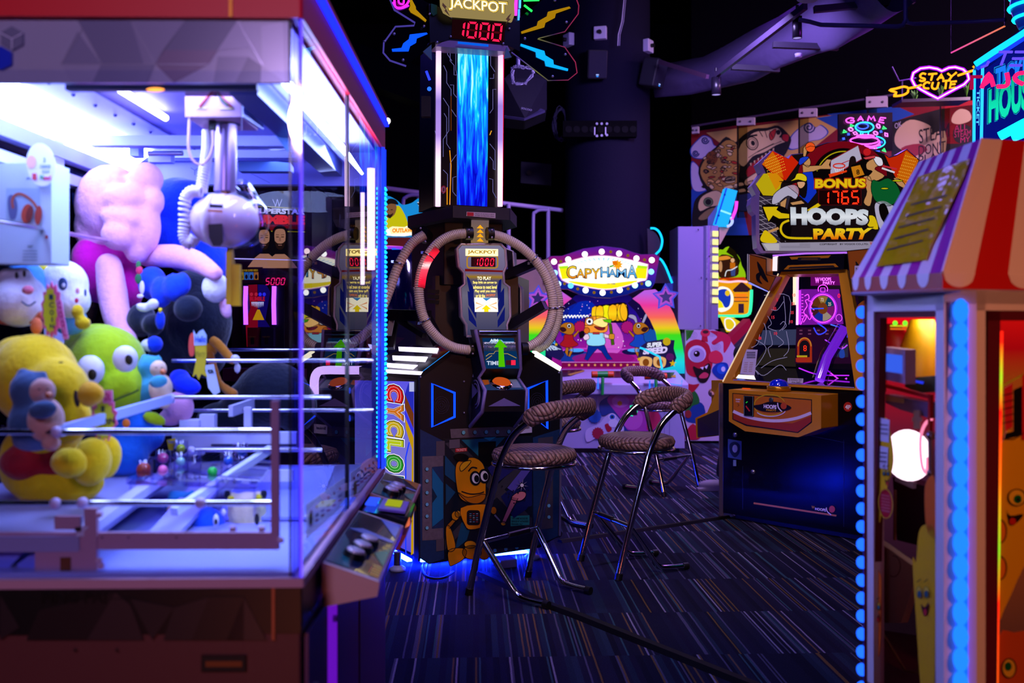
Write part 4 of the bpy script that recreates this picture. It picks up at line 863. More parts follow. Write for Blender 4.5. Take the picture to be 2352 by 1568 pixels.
b=B(); lpd=Pl.through(Lp[3],Lp[4],Lbk[4])
for k,r in enumerate((16,12)): b.tube([lpd.pt(1092+r*.62*math.cos(t2),905+r*2.0*math.sin(t2),0.004) for t2 in [j*math.pi/12-1.9 for j in range(14)]],0.004,EDG,5)
b.poly([lpd.pt(*q,0.004) for q in((1084,880),(1084,915),(1098,898))],EDG); b.build('side_emblem',T)
# upper structure
def plan(pts,z0,z1,m,nm,**k):
    b=B(); b.prism([V((px-CX)/F*d,d,z0) for px,d in pts],V(0,0,z1-z0),m); return b.build(nm,T,**k)
plan([(1000,5.55),(1190,5.62),(1215,6.2),(1180,6.7),(990,6.7),(955,6.2)],1.05,1.60,BK,'core_body')
plan([(1020,5.5),(1155,5.6),(1150,6.2),(1090,6.5),(958,6.3),(946,5.9)],1.55,1.893,P('#161424',0.5),'neck',bevel=0.006)
plan([(1040,5.25),(1172,5.38),(1187,5.8),(1110,6.5),(965,6.4),(936,5.8)],1.893,1.957,P('#232032',0.5),'tower_shelf',bevel=0.006)
sp=Pl.through(V((1040-CX)/F*5.25,5.25,0),V((1172-CX)/F*5.38,5.38,0))
b=B(); b.plate(sp,P('#c8b8c8',0.5),[(1072,486),(1138,489),(1138,501),(1071,496)],0.003,0.004); b.art(sp,P('#c81830',0.5),[(1073,487),(1088,488),(1088,496),(1073,495)],5)
for k in range(2): b.text(sp,P('#3a3448'),['Warning: do not climb on cabinet','or lean on the light tubes'][k],[(1091,489+k*4),(1135,491+k*4.5),(1135,494+k*4.5),(1091,492+k*4)],0.02,6)
b.build('warning_label',T)
# chevron plate
b=B(); cp=CF.shift(0.03); b.plate(cp,GRAD([(0,'#b89458'),(1,'#8a7078')],'Z',1.75,1.9,0.55),[(1085,504),(1123,506),(1121,562),(1084,560)],0.02); o=b.build('chevron_plate',T)
b=B()
for k in range(4): b.art(cp,E('#ffa818',1.1),[(1103,516+k*10),(1111,525+k*10),(1095,524+k*10)],2)
b.build('lit_chevron',o)
# instruction sign
SP=CF.shift(0.035); so=[(1050,571),(1059,561),(1150,561),(1160,571),(1163,610),(1156,626),(1157,650),(1169,659),(1172,727),(1164,745),(1166,772),(1072,772),(1071,745),(1060,727),(1057,661),(1068,652),(1066,626),(1054,612)]
b=B(); b.plate(SP,P('#5a5670',0.4,0.3),so,0.05); sg=b.build('instruction_sign',T)
b=B(); b.tube([SP.pt(x,y,0.004) for x,y in so],0.008,P('#b8b0c8',0.3,0.4),6,True); b.build('sign_edge',sg)
b=B(); S1=SP.shift(0.002)
b.art(S1,GRAD([(0,'#4a4a78'),(0.45,'#8a84a0'),(0.62,'#6a6280'),(0.66,'#c89a20'),(0.7,'#8a7aa8'),(1,'#a098c0')],'Z',1.27,1.75,0.55),[(x+(1111-x)*.05,y+(666-y)*.02) for x,y in so],1)
b.art(S1,E('#8a1a20',0.6),[(1068,617),(1156,621),(1154,625),(1068,623)],2)
NB=E('#141c78',0.7)
for p in([(1071,632),(1078,640),(1088,664),(1088,690),(1080,680)],[(1074,668),(1082,672),(1094,712),(1094,732),(1076,700)],[(1075,704),(1093,738),(1095,752),(1077,735)],[(1152,640),(1146,644),(1142,662),(1144,690),(1150,680)],[(1158,660),(1150,672),(1142,706),(1142,728),(1158,700)],[(1160,704),(1143,736),(1143,752),(1159,736)]): b.art(S1,NB,p,2)
b.build('sign_face',sg)
b=B(); b.plate(S1,E('#ffe890',2.4),[(1070,571),(1144,572),(1144,588),(1070,587)],0.006,0.008); b.text(S1,E('#a86a10',0.9),'JACKPOT',[(1074,574),(1140,575),(1140,585),(1074,584)],0.03,8); b.build('jackpot_lamp',sg)
b=B(); b.stroke(S1,E('#c8901a',0.8),rrect(1073,588,1143,615,6),3,3,True); b.art(S1,E('#2a0a10',1),[(1082,590),(1138,591),(1138,613),(1082,612)],4); b.digits(S1,'1000',[(1088,592),(1137,593),(1136,611),(1087,611)],E('#ff1a40',1.7),E('#4a0a14',0.8),6,0.24,0.3,0.1); b.build('score_display',sg)
b=B()
for i,(s,x0,x1,c) in enumerate((('TO PLAY',1096,1128,'#fff0c0'),('Stop light on arrow to',1086,1141,'#ffe070'),('advance to next level',1087,1141,'#ffe070'),('Play until you miss',1091,1138,'#ffe070'),('or hit the',1093,1114,'#ffe070'))):
    b.text(S1,E(c,1.7),s,(x0,635+i*10,x1,643+i*10),0.02,4)
b.text(S1,E('#e8701a',1.4),'JACKPOT',(1116,675,1138,682),0.02,4); b.build('lit_instructions',sg)
b=B(); b.plate(S1,E('#fff4d8',1.5),[(1090,683),(1143,684),(1144,716),(1091,716)],0.004,0.005)
for s in(-1,1):
    for a in(0,1): b.art(S1,E('#ffb080',1.2),[(1117+s*4,702-a*3),(1117+s*24,693+a*14),(1117+s*24,697+a*14)],6)
b.art(S1,E('#f0d010',1.3),[(1117,700),(1128,710),(1122,710),(1122,716),(1112,716),(1112,710),(1106,710)],7); b.art(S1,E('#3a8ad0',1),[(1108,684),(1128,684),(1117,691)],7); b.build('lit_picture',sg)
# neighbouring sign seen edge-on
b=B(); b.prism([at(1163,572,5.75),at(1178,577,5.7),at(1182,640,5.7),at(1196,662,5.66),at(1197,722,5.66),at(1175,745,5.75),at(1172,700,5.78)],V(0.02,0.16,0),P('#57506e',0.4)); o=b.build('second_sign',T)
b=B(); b.tube([at(*q,5.65) for q in((1163,572),(1178,577),(1182,640),(1196,662),(1197,722),(1176,745))],0.007,P('#a8a0b8',0.3,0.4),6)
for k in range(4): b.box(at(1173,664+k*12,5.64),(0.02,0.02,0.016),BLACK)
b.build('sign_edge',o)
# struts
for i,(p,q,w2,h) in enumerate((((1165,632,5.6),(1240,600,5.5),.06,.05),((1172,748,5.5),(1252,700,5.4),.05,.05),((884,722,5.7),(975,725,5.45),.10,.06),((975,725,5.45),(1010,790,5.4),.06,.05),((900,724,5.65),(975,770,5.45),.03,.03),((905,735,5.7),(895,800,5.6),.05,.03))):
    b=B(); b.span(at(*p),at(*q),w2,h,P('#14121e',0.35)); b.build('strut',T)
b=B(); b.span(at(888,716,5.64),at(968,718,5.42),0.015,0.012,P('#8a8494',0.3)); b.span(at(968,718,5.42),at(984,735,5.4),0.015,0.012,P('#8a8494',0.3)); b.span(at(900,735,5.6),at(893,770,5.55),0.03,0.012,P('#8a8494',0.3)); b.build('strut_edge',T)
b=B()
for k in range(3): b.span(at(982,668+k*12,5.55),at(1008,670+k*12,5.54),0.01,0.02,P('#05050a',0.5))
b.build('vents',T)
# hoses
def HOSE():
    mt=bpy.data.materials.new('clear_ribbed_hose'); mt.use_nodes=True; nt=mt.node_tree; N=nt.nodes.new; L=nt.links.new
    b_=nt.nodes['Principled BSDF']; b_.inputs['Base Color'].default_value=lin('#f0e6dc'); b_.inputs['Roughness'].default_value=0.3
    t=N('ShaderNodeBsdfTransparent'); t.inputs[0].default_value=lin('#d8d0d8'); mx=N('ShaderNodeMixShader'); mx.inputs[0].default_value=0.84
    L(t.outputs[0],mx.inputs[1]); L(b_.outputs[0],mx.inputs[2]); L(mx.outputs[0],nt.nodes['Material Output'].inputs[0]); return mt
HM=HOSE(); HP=CF.shift(0.06)
def hose(pts,pl,nm='light_hose'):
    ctr=[pl.pt(*q) for q in spl(pts,10,False)]; b=B(); b.tube(ctr,0.0255,HM,12,cap=False)
    # ribs
    acc=0; last=ctr[0]
    for i in range(1,len(ctr)):
        seg=(ctr[i]-ctr[i-1]); Ln=seg.length; k=0
        n_=max(1,int(Ln/0.011))
        for j in range(n_):
            c=ctr[i-1]+seg*(j/n_); d=seg.normalized(); u=d.orthogonal().normalized(); w2=d.cross(u)
            b.tube([c+u*(0.0265*math.cos(a))+w2*(0.0265*math.sin(a))+d*(0.003*0) for a in [m_*math.pi/5 for m_ in range(10)]],0.0022,P('#b8aca0',0.35),3,True)
    return b.build(nm,T),ctr
hA,_=hose([(1072,536),(1040,540),(1005,560),(976,600),(963,650),(965,700),(978,740),(1005,775),(1040,797),(1078,804)],HP)
hB,_=hose([(1128,538),(1160,547),(1200,570),(1236,606),(1260,650),(1270,700),(1262,745),(1240,780),(1206,800)],HP)
hC,_=hose([(1250,598),(1274,650),(1284,700),(1277,750),(1255,788),(1225,806)],HP.shift(-0.22))
hD,_=hose([(974,540),(945,560),(915,610),(893,670),(868,730),(835,770),(795,795)],CF.shift(-0.05))
b=B(); g=[HP.pt(*q) for q in spl([(1000,570),(980,598),(969,628),(964,660)],6,False)]; b.tube(g,0.0285,GRAD([(0,'#7a1020'),(0.2,'#ff1838'),(0.45,'#ff4058'),(0.56,'#ffc8c8'),(0.66,'#ff3048'),(0.85,'#e01830'),(1,'#6a1420')],'Z',1.52,1.735,1.5),12); b.build('red_light',hA,label='red lit section of the hose')
def clamp_(X,Y,ang,pl,par):
    b=B(); c=pl.pt(X,Y); d=(pl.pt(X+10*math.cos(ang),Y+10*math.sin(ang))-c).normalized(); u=d.cross(pl.n).normalized()
    b.tube([c+u*(.032*math.cos(a))+pl.n*(.032*math.sin(a)) for a in [k*math.pi/10 for k in range(20)]],0.004,CHROME,6,True); b.box(c+u*0.036,(0.014,0.014,0.014),CHROME); b.build('hose_clamp',par)
clamp_(983,588,2.1,HP,hA); clamp_(976,735,1.1,HP,hA); clamp_(1224,594,0.8,HP,hB); clamp_(1269,708,1.6,HP,hB); clamp_(1284,705,1.6,HP.shift(-.22),hC); clamp_(916,606,1.9,CF.shift(-.05),hD)
b=B()
for X,Y,dx in((1068,536,16),(1118,537,14),(1078,804,12),(1196,801,14)): b=B(); b.cyl(HP.pt(X,Y),HP.pt(X+dx,Y),0.036,BLACK,16); b.build('hose_socket',T)
b=B(); b.cyl(at(968,533,5.45),at(980,545,5.5),0.04,BLACK,16); b.build('hose_socket',T)
b=B()
for X,Y in((1077,528),(1077,545),(1130,528),(1130,545),(1086,795),(1086,812),(966,524),(977,555)): b.sph(HP.pt(X,Y,0.037),0.006,P('#c8c0e0',0.3,0.6),6,k=4)
b.build('socket_screws',T)
# tower
TP=CF.shift(-0.10)
b=B(); b.prism([TP.pt(*q) for q in((1000,95),(1150,95),(1150,478),(996,474))],ci*0.32,P('#07060e',0.3)); b.build('tower_column',T)
def VIDEO():
    mt=bpy.data.materials.new('tower_video'); mt.use_nodes=True; nt=mt.node_tree; nt.nodes.clear(); N=nt.nodes.new; L=nt.links.new
    o=N('ShaderNodeOutputMaterial'); e=N('ShaderNodeEmission'); tc=N('ShaderNodeTexCoord'); mp=N('ShaderNodeMapping'); mp.inputs['Scale'].default_value=(30,30,3.0)
    nz=N('ShaderNodeTexNoise'); nz.inputs['Scale'].default_value=1.6; nz.inputs['Detail'].default_value=9; nz.inputs['Distortion'].default_value=0.8
    L(tc.outputs['Object'],mp.inputs[0]); L(mp.outputs[0],nz.inputs['Vector'])
    sx=N('ShaderNodeSeparateXYZ'); L(tc.outputs['Object'],sx.inputs[0]); mr=N('ShaderNodeMapRange'); L(sx.outputs['Z'],mr.inputs[0]); mr.inputs[1].default_value=1.97; mr.inputs[2].default_value=2.85; mr.inputs[3].default_value=-0.17; mr.inputs[4].default_value=0.24
    ad=N('ShaderNodeMath'); L(nz.outputs['Fac'],ad.inputs[0]); L(mr.outputs[0],ad.inputs[1])
    cr=N('ShaderNodeValToRGB'); st=[(0.28,'#0505b0'),(0.40,'#0a20f0'),(0.55,'#0a70ff'),(0.68,'#10c8ff'),(0.85,'#c8fcff')]; el=cr.color_ramp.elements
    while len(el)<5: el.new(.5)
    for q,(p,c) in zip(el,st): q.position=p; q.color=lin(c)
    L(ad.outputs[0],cr.inputs[0]); L(cr.outputs[0],e.inputs[0]); e.inputs[1].default_value=1.25; L(e.outputs[0],o.inputs[0]); return mt
b=B(); b.plate(TP,VIDEO(),[(1052,97),(1122,105),(1119,474),(1050,470)],0.004,0.006); b.build('video_screen',T,label='tall glowing blue video screen')
b=B(); LN=E('#8a86d8',0.55)  # printed reflective lines, given a glow of their own
def trace(x,pts): b.stroke(TP,LN,[(x+dx,y) for dx,y in pts],1.2,3)
for pts in([(1047,105),(1047,160),(1050,172),(1050,470)],[(1034,105),(1034,140),(1043,150),(1043,172),(1049,172)],[(1019,150),(1026,165),(1026,190),(1036,205),(1036,250),(1048,268)],[(1018,225),(1031,245),(1031,300),(1018,320),(1018,360)],[(1028,105),(1028,125),(1038,140)],[(1048,355),(1034,375),(1034,470)],[(1034,195),(1042,195),(1042,215),(1049,224)],[(1020,260),(1026,270),(1026,330),(1034,342)],[(1018,390),(1028,400),(1028,430),(1017,445)],[(1048,405),(1040,408),(1040,440),(1048,450)],[(1127,110),(1127,150),(1137,165)],[(1125,180),(1134,180),(1134,170)],[(1125,260),(1132,250),(1132,205),(1140,205)],[(1125,330),(1137,345),(1137,390)],[(1124,410),(1132,412),(1132,440),(1140,455)],[(1125,360),(1133,370),(1133,388),(1138,390)],[(1001,130),(1008,145),(1008,200)],[(999,300),(1004,320),(1004,360)]): trace(0,pts)
for pts,c in(([(1033,470),(1036,380),(1033,345)],'#ffa01a'),([(1027,470),(1027,430)],'#ffa01a'),([(1036,300),(1036,220)],'#6a3410'),([(1125,310),(1129,300)],'#ffb030')): b.stroke(TP,E(c,0.9),pts,2,4)
b.build('circuit_lines',T)
for x0,x1 in((1000,1013),(1143,1155)):
    b=B(); pl=TP.shift(0.02); b.cyl(pl.pt((x0+x1)/2+1,100),pl.pt((x0+x1)/2-.5,474),0.0145,GRAD([(0,'#ffc8f4'),(0.25,'#ffe0ff'),(0.42,'#9a7ac8'),(0.62,'#8a70c0'),(0.8,'#ffd8ff'),(1,'#b890e0')],'Z',1.96,2.9,1.5),14); b.build('tube_light',T,label='pink white tube light on the tower edge')
b=B(); b.stroke(TP.shift(0.01),E('#e01a4a',1.2),[(1157,108),(1154,470)],2.4,2); b.build('edge_glow',T)
b=B(); b.stroke(TP,P('#d01838',0.4),ell(1019,435,5,8,0,20),2.2,22,True); b.art(TP,P('#b8b0c8',0.4),ell(1019,435,4.4,7.2,0,16),21); b.art(TP,P('#7a1a30',0.4),ell(1019,435,2.2,5,0,10),22); b.build('warning_sticker',T)
# head box
HB=CF.shift(0.02)
b=B(); b.prism([HB.pt(*q) for q in((1034,24),(1168,34),(1166,104),(1034,93))],ci*0.35,P('#0a0912',0.35)); b.prism([HB.pt(*q) for q in((985,8),(1034,24),(1034,93),(988,97))],ci*0.2,P('#0c0b14',0.35)); b.prism([HB.pt(*q) for q in((1168,34),(1194,48),(1194,118),(1166,104))],ci*0.2,P('#0c0b16',0.35)); hb=b.build('head_box',T)
b=B()
for X,Y in((1004,97),(1035,84),(1036,40),(1156,100),(1170,66),(987,32),(974,60)): b.sph(HB.pt(X,Y,0.004),0.007,P('#d8d0e8',0.3,0.7),8,k=6)
b.build('screws',hb)
b=B(); b.art(HB,E('#180408',1.0),[(1039,44),(1161,52),(1158,99),(1037,88)],2); b.digits(HB,'8000',[(1043,47),(1157,55),(1154,97),(1040,83)],None,E('#5a0814',0.7),3,0.2,0.2,0.06); b.digits(HB,'1000',[(1043,47),(1157,55),(1154,97),(1040,83)],E('#ff1440',2.0),None,4,0.2,0.2,0.06); b.build('score_display',hb,label='red digits 1000')
b=B(); b.prism([HB.pt(*q) for q in((1015,97),(1034,92),(1166,105),(1172,116),(1160,118),(1000,106))],ci*0.12,P('#b090b0',0.3)); b.build('light_collar',hb)
b=B(); b.plate(HB.shift(0.02),E('#0a6aff',0.8),[(1052,95),(1122,102),(1122,107),(1052,100)],0.004); b.build('screen_header',hb)
for q in([(972,118),(991,102),(992,138)],[(1158,134),(1164,108),(1175,131)]):
    b=B(); b.plate(HB,P('#6a9a9a',0.3),q,0.01,0.01); b.build('corner_fin',hb)
# jackpot sign
JP=HB.shift(0.05)
b=B(); b.plate(JP,E('#a8925a',0.75),[(1012,-14),(1013,12),(1020,28),(1036,37),(1164,47),(1176,50),(1182,34),(1181,-6)],0.02); jp=b.build('jackpot_sign',T,label='golden lit sign reading JACKPOT')
b=B()
for g,m,l,bo in((4,E('#6a4a10',0.8),1,0.05),(2.6,E('#ffd860',1.3),2,0.05),(1,E('#8a5a18',0.9),3,0.03),(0,E('#fff0b8',1.9),4,0.005)):
    b.text(JP,m,'JACKPOT',[(1033-g,-5-g),(1163+g,7-g),(1163+g,37+g),(1033-g,21+g)],bo,l)
b.build('letters',jp)
b=B(); BG=P('#b88a1a',0.4)
b.plate(JP,BG,[(1017,6),(1026,16),(1023,18),(1033,36),(1021,24),(1024,22),(1016,12)],0.004,0.006); b.plate(JP,BG,[(1175,30),(1169,42),(1173,44),(1163,54),(1166,46),(1162,44),(1168,36)],0.004,0.006); b.build('bolt_emblem',jp)
b=B(); b.plate(HB.shift(0.0),P('#1f6a40',0.3),[(990,8),(1004,12),(1004,32),(996,36),(990,30)],0.01,0.01); b.build('green_chip',hb)
# lightning wings
def cv1(pts): return [(860+x/3.92,y/3.92) for x,y in pts]
WP=CF.shift(0.0)
lo=cv1([(135,-20),(180,90),(365,205),(355,230),(190,240),(85,385),(80,475),(140,545),(285,595),(440,460),(490,380),(490,30),(400,-20)])
b=B(); b.plate(WP,P('#06050c',0.15,coat=0.6),lo,0.012); wl=b.build('lightning_wing',T)
b=B(); b.tube([WP.pt(x,y,0.002) for x,y in lo[:9]],0.005,E('#6a5ae0',0.4),6); b.build('wing_edge',wl)
b=B(); b.plate(WP,E('#0a50ff',1.3),cv1([(158,440),(245,430),(262,388),(312,350),(320,310),(470,292),(480,305),(382,345),(375,385),(322,415),(308,460),(165,462)]),0.006,0.008); b.build('blue_bolt',wl,label='blue lit lightning bolt')
b=B(); b.plate(WP,E('#c89610',0.75),cv1([(318,-10),(340,0),(372,60),(375,85),(470,180),(462,196),(400,150),(330,110),(312,80),(325,50)]),0.006,0.008); b.build('yellow_bolt',wl,label='dim yellow lightning bolt')  # unlit acrylic bolt, brightened by emission
b=B(); b.neon(WP,E('#ff20e0',2.0),cv1([(180,0),(190,60),(240,70),(290,40),(310,5)]),0.006,0.015,sp=4); b.neon(WP,E('#c020ff',1.8),cv1([(165,20),(200,72),(250,74),(310,50)]),0.005,0.012,sp=4); b.neon(WP,E('#ff20e0',2.0),cv1([(215,-5),(225,30),(260,35),(265,0)]),0.005,0.015,sp=4); b.build('magenta_neon',wl)
b=B()
for x,y in((178,305),(258,540),(92,372),(500,130),(575,180)): X,Y=cv1([(x,y)])[0]; b.sph(WP.pt(X,Y,0.004),0.008,P('#d8d0e8',0.3,0.6),8,k=6)
b.build('wing_screws',wl)
ro=cv1([(1290,180),(1330,140),(1550,-30),(1815,-20),(1840,50),(1835,125),(1715,285),(1480,345),(1470,350),(1715,425),(1810,560),(1825,655),(1745,720),(1565,725),(1235,470),(1290,400)])
b=B(); b.plate(WP,P('#07061a',0.15,coat=0.6),ro,0.012); wr=b.build('lightning_wing',T)
b=B(); b.tube([WP.pt(x,y,0.002) for x,y in ro[3:15]],0.003,GRAD([(0,'#8a6aff'),(.3,'#c8c86a'),(.6,'#6a4a8a'),(1,'#ff4a8a')],'X',0.15,0.45,0.28),6); b.build('wing_edge',wr)
b=B(); b.plate(WP,E('#c08c0c',0.75),cv1([(1323,283),(1465,230),(1475,190),(1555,145),(1565,105),(1755,58),(1768,73),(1635,120),(1625,160),(1540,205),(1530,245),(1330,302)]),0.006,0.008); b.build('yellow_bolt',wr,label='dim yellow lightning bolt')  # emission brightens this bolt too, though it is unlit acrylic
b=B(); b.plate(WP,E('#0aa0ff',1.4),cv1([(1320,393),(1530,458),(1540,498),(1610,540),(1615,580),(1745,618),(1742,637),(1545,592),(1535,547),(1460,512),(1455,467),(1318,412)]),0.006,0.008); b.build('blue_bolt',wr,label='blue lit lightning bolt')
b=B(); b.neon(WP,E('#ff30d0',2.4),[(1186,-12),(1184,35)],0.010,0.05); b.build('magenta_neon',wr)
b=B(); b.neon(WP,E('#40a0ff',2.2),[(1195,-12),(1194,18)],0.007,0.03); b.neon(WP,E('#3a90ff',2.2),[(1192,22),(1191,46)],0.006,0.03); b.build('blue_neon',wr)
b=B(); b.neon(WP,E('#20ff50',2.2),[(1204,12),(1222,26)],0.006,0.03); b.neon(WP,E('#20ff50',2.2),[(1203,1),(1238,0)],0.006,0.03); b.build('green_neon',wr)
b=B()
for x,y in((1355,347),(1730,200),(1720,490),(1605,688),(1625,5)): X,Y=cv1([(x,y)])[0]; b.sph(WP.pt(X,Y,0.004),0.008,P('#d8d0e8',0.3,0.6),8,k=6)
b.build('wing_screws',wr)
b=B(); b.neon(TP,E('#2030ff',2.4),[(979,163),(987,184)],0.007,0.0); b.build('small_blue_tube',T)
b=B(); b.box(TP.pt(979,246,0.0),(0.05,0.05,0.11),P('#14121e',0.5)); b.sph(TP.pt(986,204,0.0),0.012,E('#2a6aff',1.5),8); b.build('side_sensor',T)
# underside glow and casters
b=B()
for p,q in((CF.pt(985,1303),CF.pt(1240,1262)),(CA0+V(0,0,0.09)+ci*0.02,CA0+LD*0.9+V(0,0,0.09)+ci*0.02)):
    mid=ci*0.18; p2=Vector((p.x,p.y,0.036))+mid; q2=Vector((q.x,q.y,0.036))+mid; b.span(p2-V(0,0,.008),q2-V(0,0,.008),0.03,0.012,E('#0a22ff',500))
p2=CF.pt(1250,1255); b.span(V(p2.x,p2.y,0.036)+ci*0.12-cr_*.02,V(p2.x,p2.y,0.036)+ci*0.5-cr_*0.02,0.03,0.012,E('#0a22ff',110))
b.build('under_light',T,label='blue light strip under the cabinet')
for X,Y in((925,1292),(1240,1262)):
    b=B(); p=CF.pt(X,Y); p=V(p.x,p.y,0)+ci*0.12; b.cyl(p,p+V(0,0,0.1),0.02,STEEL,12); b.lathe(p,[(0,0),(0.045,0),(0.045,0.015),(0.02,0.03)],P('#8a9ac8',0.4),20); b.build('levelling_foot',T)
b=B(); p=CF.pt(1162,1300); b.box(V(p.x,p.y,0.022)+ci*0.02,(0.1,0.12,0.044),P('#6a6a90',0.5),0.4); b.build('power_box',label='small pale box on the carpet under the front of the tall tower game',cat='box',bevel=0.004)
b=B(); b.tube([at(X,Y,1.34*F/(Y-HZ)) for X,Y in spl([(968,1300),(975,1318),(990,1327),(1020,1326),(1042,1312)],5,False)],0.006,BLACK,6); b.build('power_cord',T)
# ================================================================ bar stools
def quilt():
    mt=bpy.data.materials.new('quilted_brown_vinyl'); mt.use_nodes=True; nt=mt.node_tree; N=nt.nodes.new; L=nt.links.new
    b=nt.nodes['Principled BSDF']; b.inputs['Roughness'].default_value=0.4; b.inputs['Specular IOR Level'].default_value=0.5
    tc=N('ShaderNodeTexCoord'); sx=N('ShaderNodeSeparateXYZ'); L(tc.outputs['Object'],sx.inputs[0])
    def m(op,a,c=None,d=None):
        n=N('ShaderNodeMath'); n.operation=op
        for i,x in enumerate((a,c,d)):
            if x is None: continue
            if isinstance(x,(int,float)): n.inputs[i].default_value=x
            else: L(x,n.inputs[i])
        return n.outputs[0]
    X=m('ADD',sx.outputs['Z'],sx.outputs['X']); Y=sx.outputs['Y']
    a=m('ABSOLUTE',m('SINE',m('MULTIPLY',m('ADD',m('MULTIPLY',X,0.6),Y),118))); c=m('ABSOLUTE',m('SINE',m('MULTIPLY',m('SUBTRACT',m('MULTIPLY',X,0.6),Y),118)))
    h=m('POWER',m('MULTIPLY',a,c),0.55)
    cr=N('ShaderNodeValToRGB'); cr.color_ramp.elements[0].color=lin('#2a181c'); cr.color_ramp.elements[1].color=lin('#94726a'); cr.color_ramp.elements[1].position=0.8; L(h,cr.inputs[0]); L(cr.outputs[0],b.inputs['Base Color'])
    bp=N('ShaderNodeBump'); bp.inputs['Strength'].default_value=0.6; bp.inputs['Distance'].default_value=0.012; L(h,bp.inputs['Height']); L(bp.outputs[0],b.inputs['Normal']); return mt
QM=quilt()
s0=thing('bar_stool','x','stool',V(0,0,0))
b=B(); b.lathe(V(.23,0,.655),[(0,0),(.185,0.0),(.205,.012),(.212,.035),(.2,.058),(.16,.07),(.08,.075),(0,.076)],QM,36); b.build('seat',s0)
b=B(); b.tube([V(.23+.205*math.cos(a),.205*math.sin(a),.648) for a in [k*math.pi/18 for k in range(36)]],0.0095,CHROME,8,True); b.build('seat_ring',s0)
side=[V(0,.225,.015),V(.05,.222,.2),V(.115,.218,.42),V(.18,.214,.63)]
crv=spl([(.18,.214,.63),(.215,.21,.71),(.27,.205,.80),(.35,.20,.865),(.42,.19,.90),(.475,.14,.918),(.495,.0,.925)],6,False)
half=side[:-1]+[Vector(q) for q in crv]; full=half+[V(p.x,-p.y,p.z) for p in half[::-1][1:]]
b=B(); b.tube(full,0.0172,CHROME,12); b.build('frame',s0)
bk=[Vector(q) for q in crv if q[0]>.33]; bk=bk+[V(p.x,-p.y,p.z) for p in bk[::-1][1:]]
b=B()
ctr=[p+V(-.004,0,.012) for p in bk]; n=len(ctr); vs=[]; fs=[]; m=12
for i,p in enumerate(ctr):
    d=(ctr[min(i+1,n-1)]-ctr[max(i-1,0)]).normalized(); w2=d.cross(V(0,0,1)).normalized(); u=w2.cross(d); e=min(1.0,0.35+min(i,n-1-i)*0.3)
    for j in range(m):
        a=2*math.pi*j/m; vs.append(p+w2*(0.027*e*math.cos(a))+u*(0.044*e*math.sin(a)))
for i in range(n-1):
    for j in range(m): fs.append([i*m+j,i*m+(j+1)%m,(i+1)*m+(j+1)%m,(i+1)*m+j])
fs+=[list(range(m))[::-1],[(n-1)*m+j for j in range(m)]]; b.add(vs,fs,QM,True); b.build('backrest',s0)
for s in(1,-1):
    b=B(); q=spl([(.075,.205*s,.27),(.14,.195*s,.19),(.22,.18*s,.09),(.27,.17*s,.035),(.32,.168*s,.022),(.44,.165*s,.02)],5,False); b.tube(q,0.0155,CHROME,10); b.build('base_tube',s0)
    b=B(); b.cyl(V(.425,.165*s,.02),V(.455,.165*s,.02),0.019,BLACK,12); b.build('rubber_foot',s0)
    b=B(); b.cyl(V(-.003,.2255*s,.0),V(.005,.225*s,.035),0.0205,BLACK,12); b.build('rubber_foot',s0)
b=B(); b.cyl(V(.075,.215,.27),V(.075,-.215,.27),0.012,CHROME,10); b.build('footrest',s0)
b=B(); b.cyl(V(.075,.14,.27),V(.075,-.02,.27),0.016,P('#0a0a0e',0.4),10); b.build('footrest_sleeve',s0)
b=B(); b.cyl(V(.23,.19,.645),V(.23,-.19,.645),0.008,STEEL,8); b.build('seat_bar',s0)
STO=[((-.064,5.075),(.75,-.65),'nearest chrome bar stool with a quilted brown seat before the robot picture'),((.471,5.39),(.93,.37),'chrome bar stool in the middle of the carpet, right of the nearest stool'),((1.33,7.79),(-.68,.73),'farthest chrome bar stool in front of the white hammer game counter'),((.065,6.63),(.75,-.65),'chrome bar stool tucked behind the nearest stool at the right side of the tower game')]
for i,((x,y),(dx,dy),lab) in enumerate(STO):
    o=s0 if i==0 else clone(s0); o.location=(x,y,0); o.rotation_euler=(0,0,math.atan2(dy,dx)); o['label']=lab; o['group']='chrome bar stools with quilted brown seats'
# cable covers on the floor
def gpt(px,py,z=0.0): d=(CH-z)*F/(py-HZ); return V((px-CX)/F*d,d,z)
def cover(pts,w,lab):
    b=B(); P_=[gpt(*q) for q in pts]; rows=[]
    for i,p in enumerate(P_):
        d=(P_[min(i+1,len(P_)-1)]-P_[max(i-1,0)]).normalized(); s=V(-d.y,d.x,0); rows.append([p+s*(w/2),p+s*(w*.22)+V(0,0,.016),p-s*(w*.22)+V(0,0,.016),p-s*(w/2)])
    vs=[v for r in rows for v in r]; n=len(rows); fs=[[i*4+j,i*4+j+1,i*4+j+5,i*4+j+4] for i in range(n-1) for j in range(3)]+[[i*4,i*4+3,i*4+7,i*4+4] for i in range(n-1)]
    fs+=[[0,1,2,3],[4*n-1,4*n-2,4*n-3,4*n-4]]; b.add(vs,fs,P('#030304',0.55,spec=0.12)); b.build('cable_cover',label=lab,cat='cable cover')
cover([(1105,1318),(1180,1352),(1240,1383),(1330,1416),(1500,1484),(1740,1580)],0.075,'black floor cable cover running from the tower game to the lower right')
cover([(1286,1245),(1400,1229),(1530,1210),(1672,1188)],0.06,'thin black floor cable cover between the tower game and the yellow basketball cabinet')
cover([(1290,1190),(1322,1210),(1345,1214)],0.03,'short black cable strip on the carpet right of the tower game')
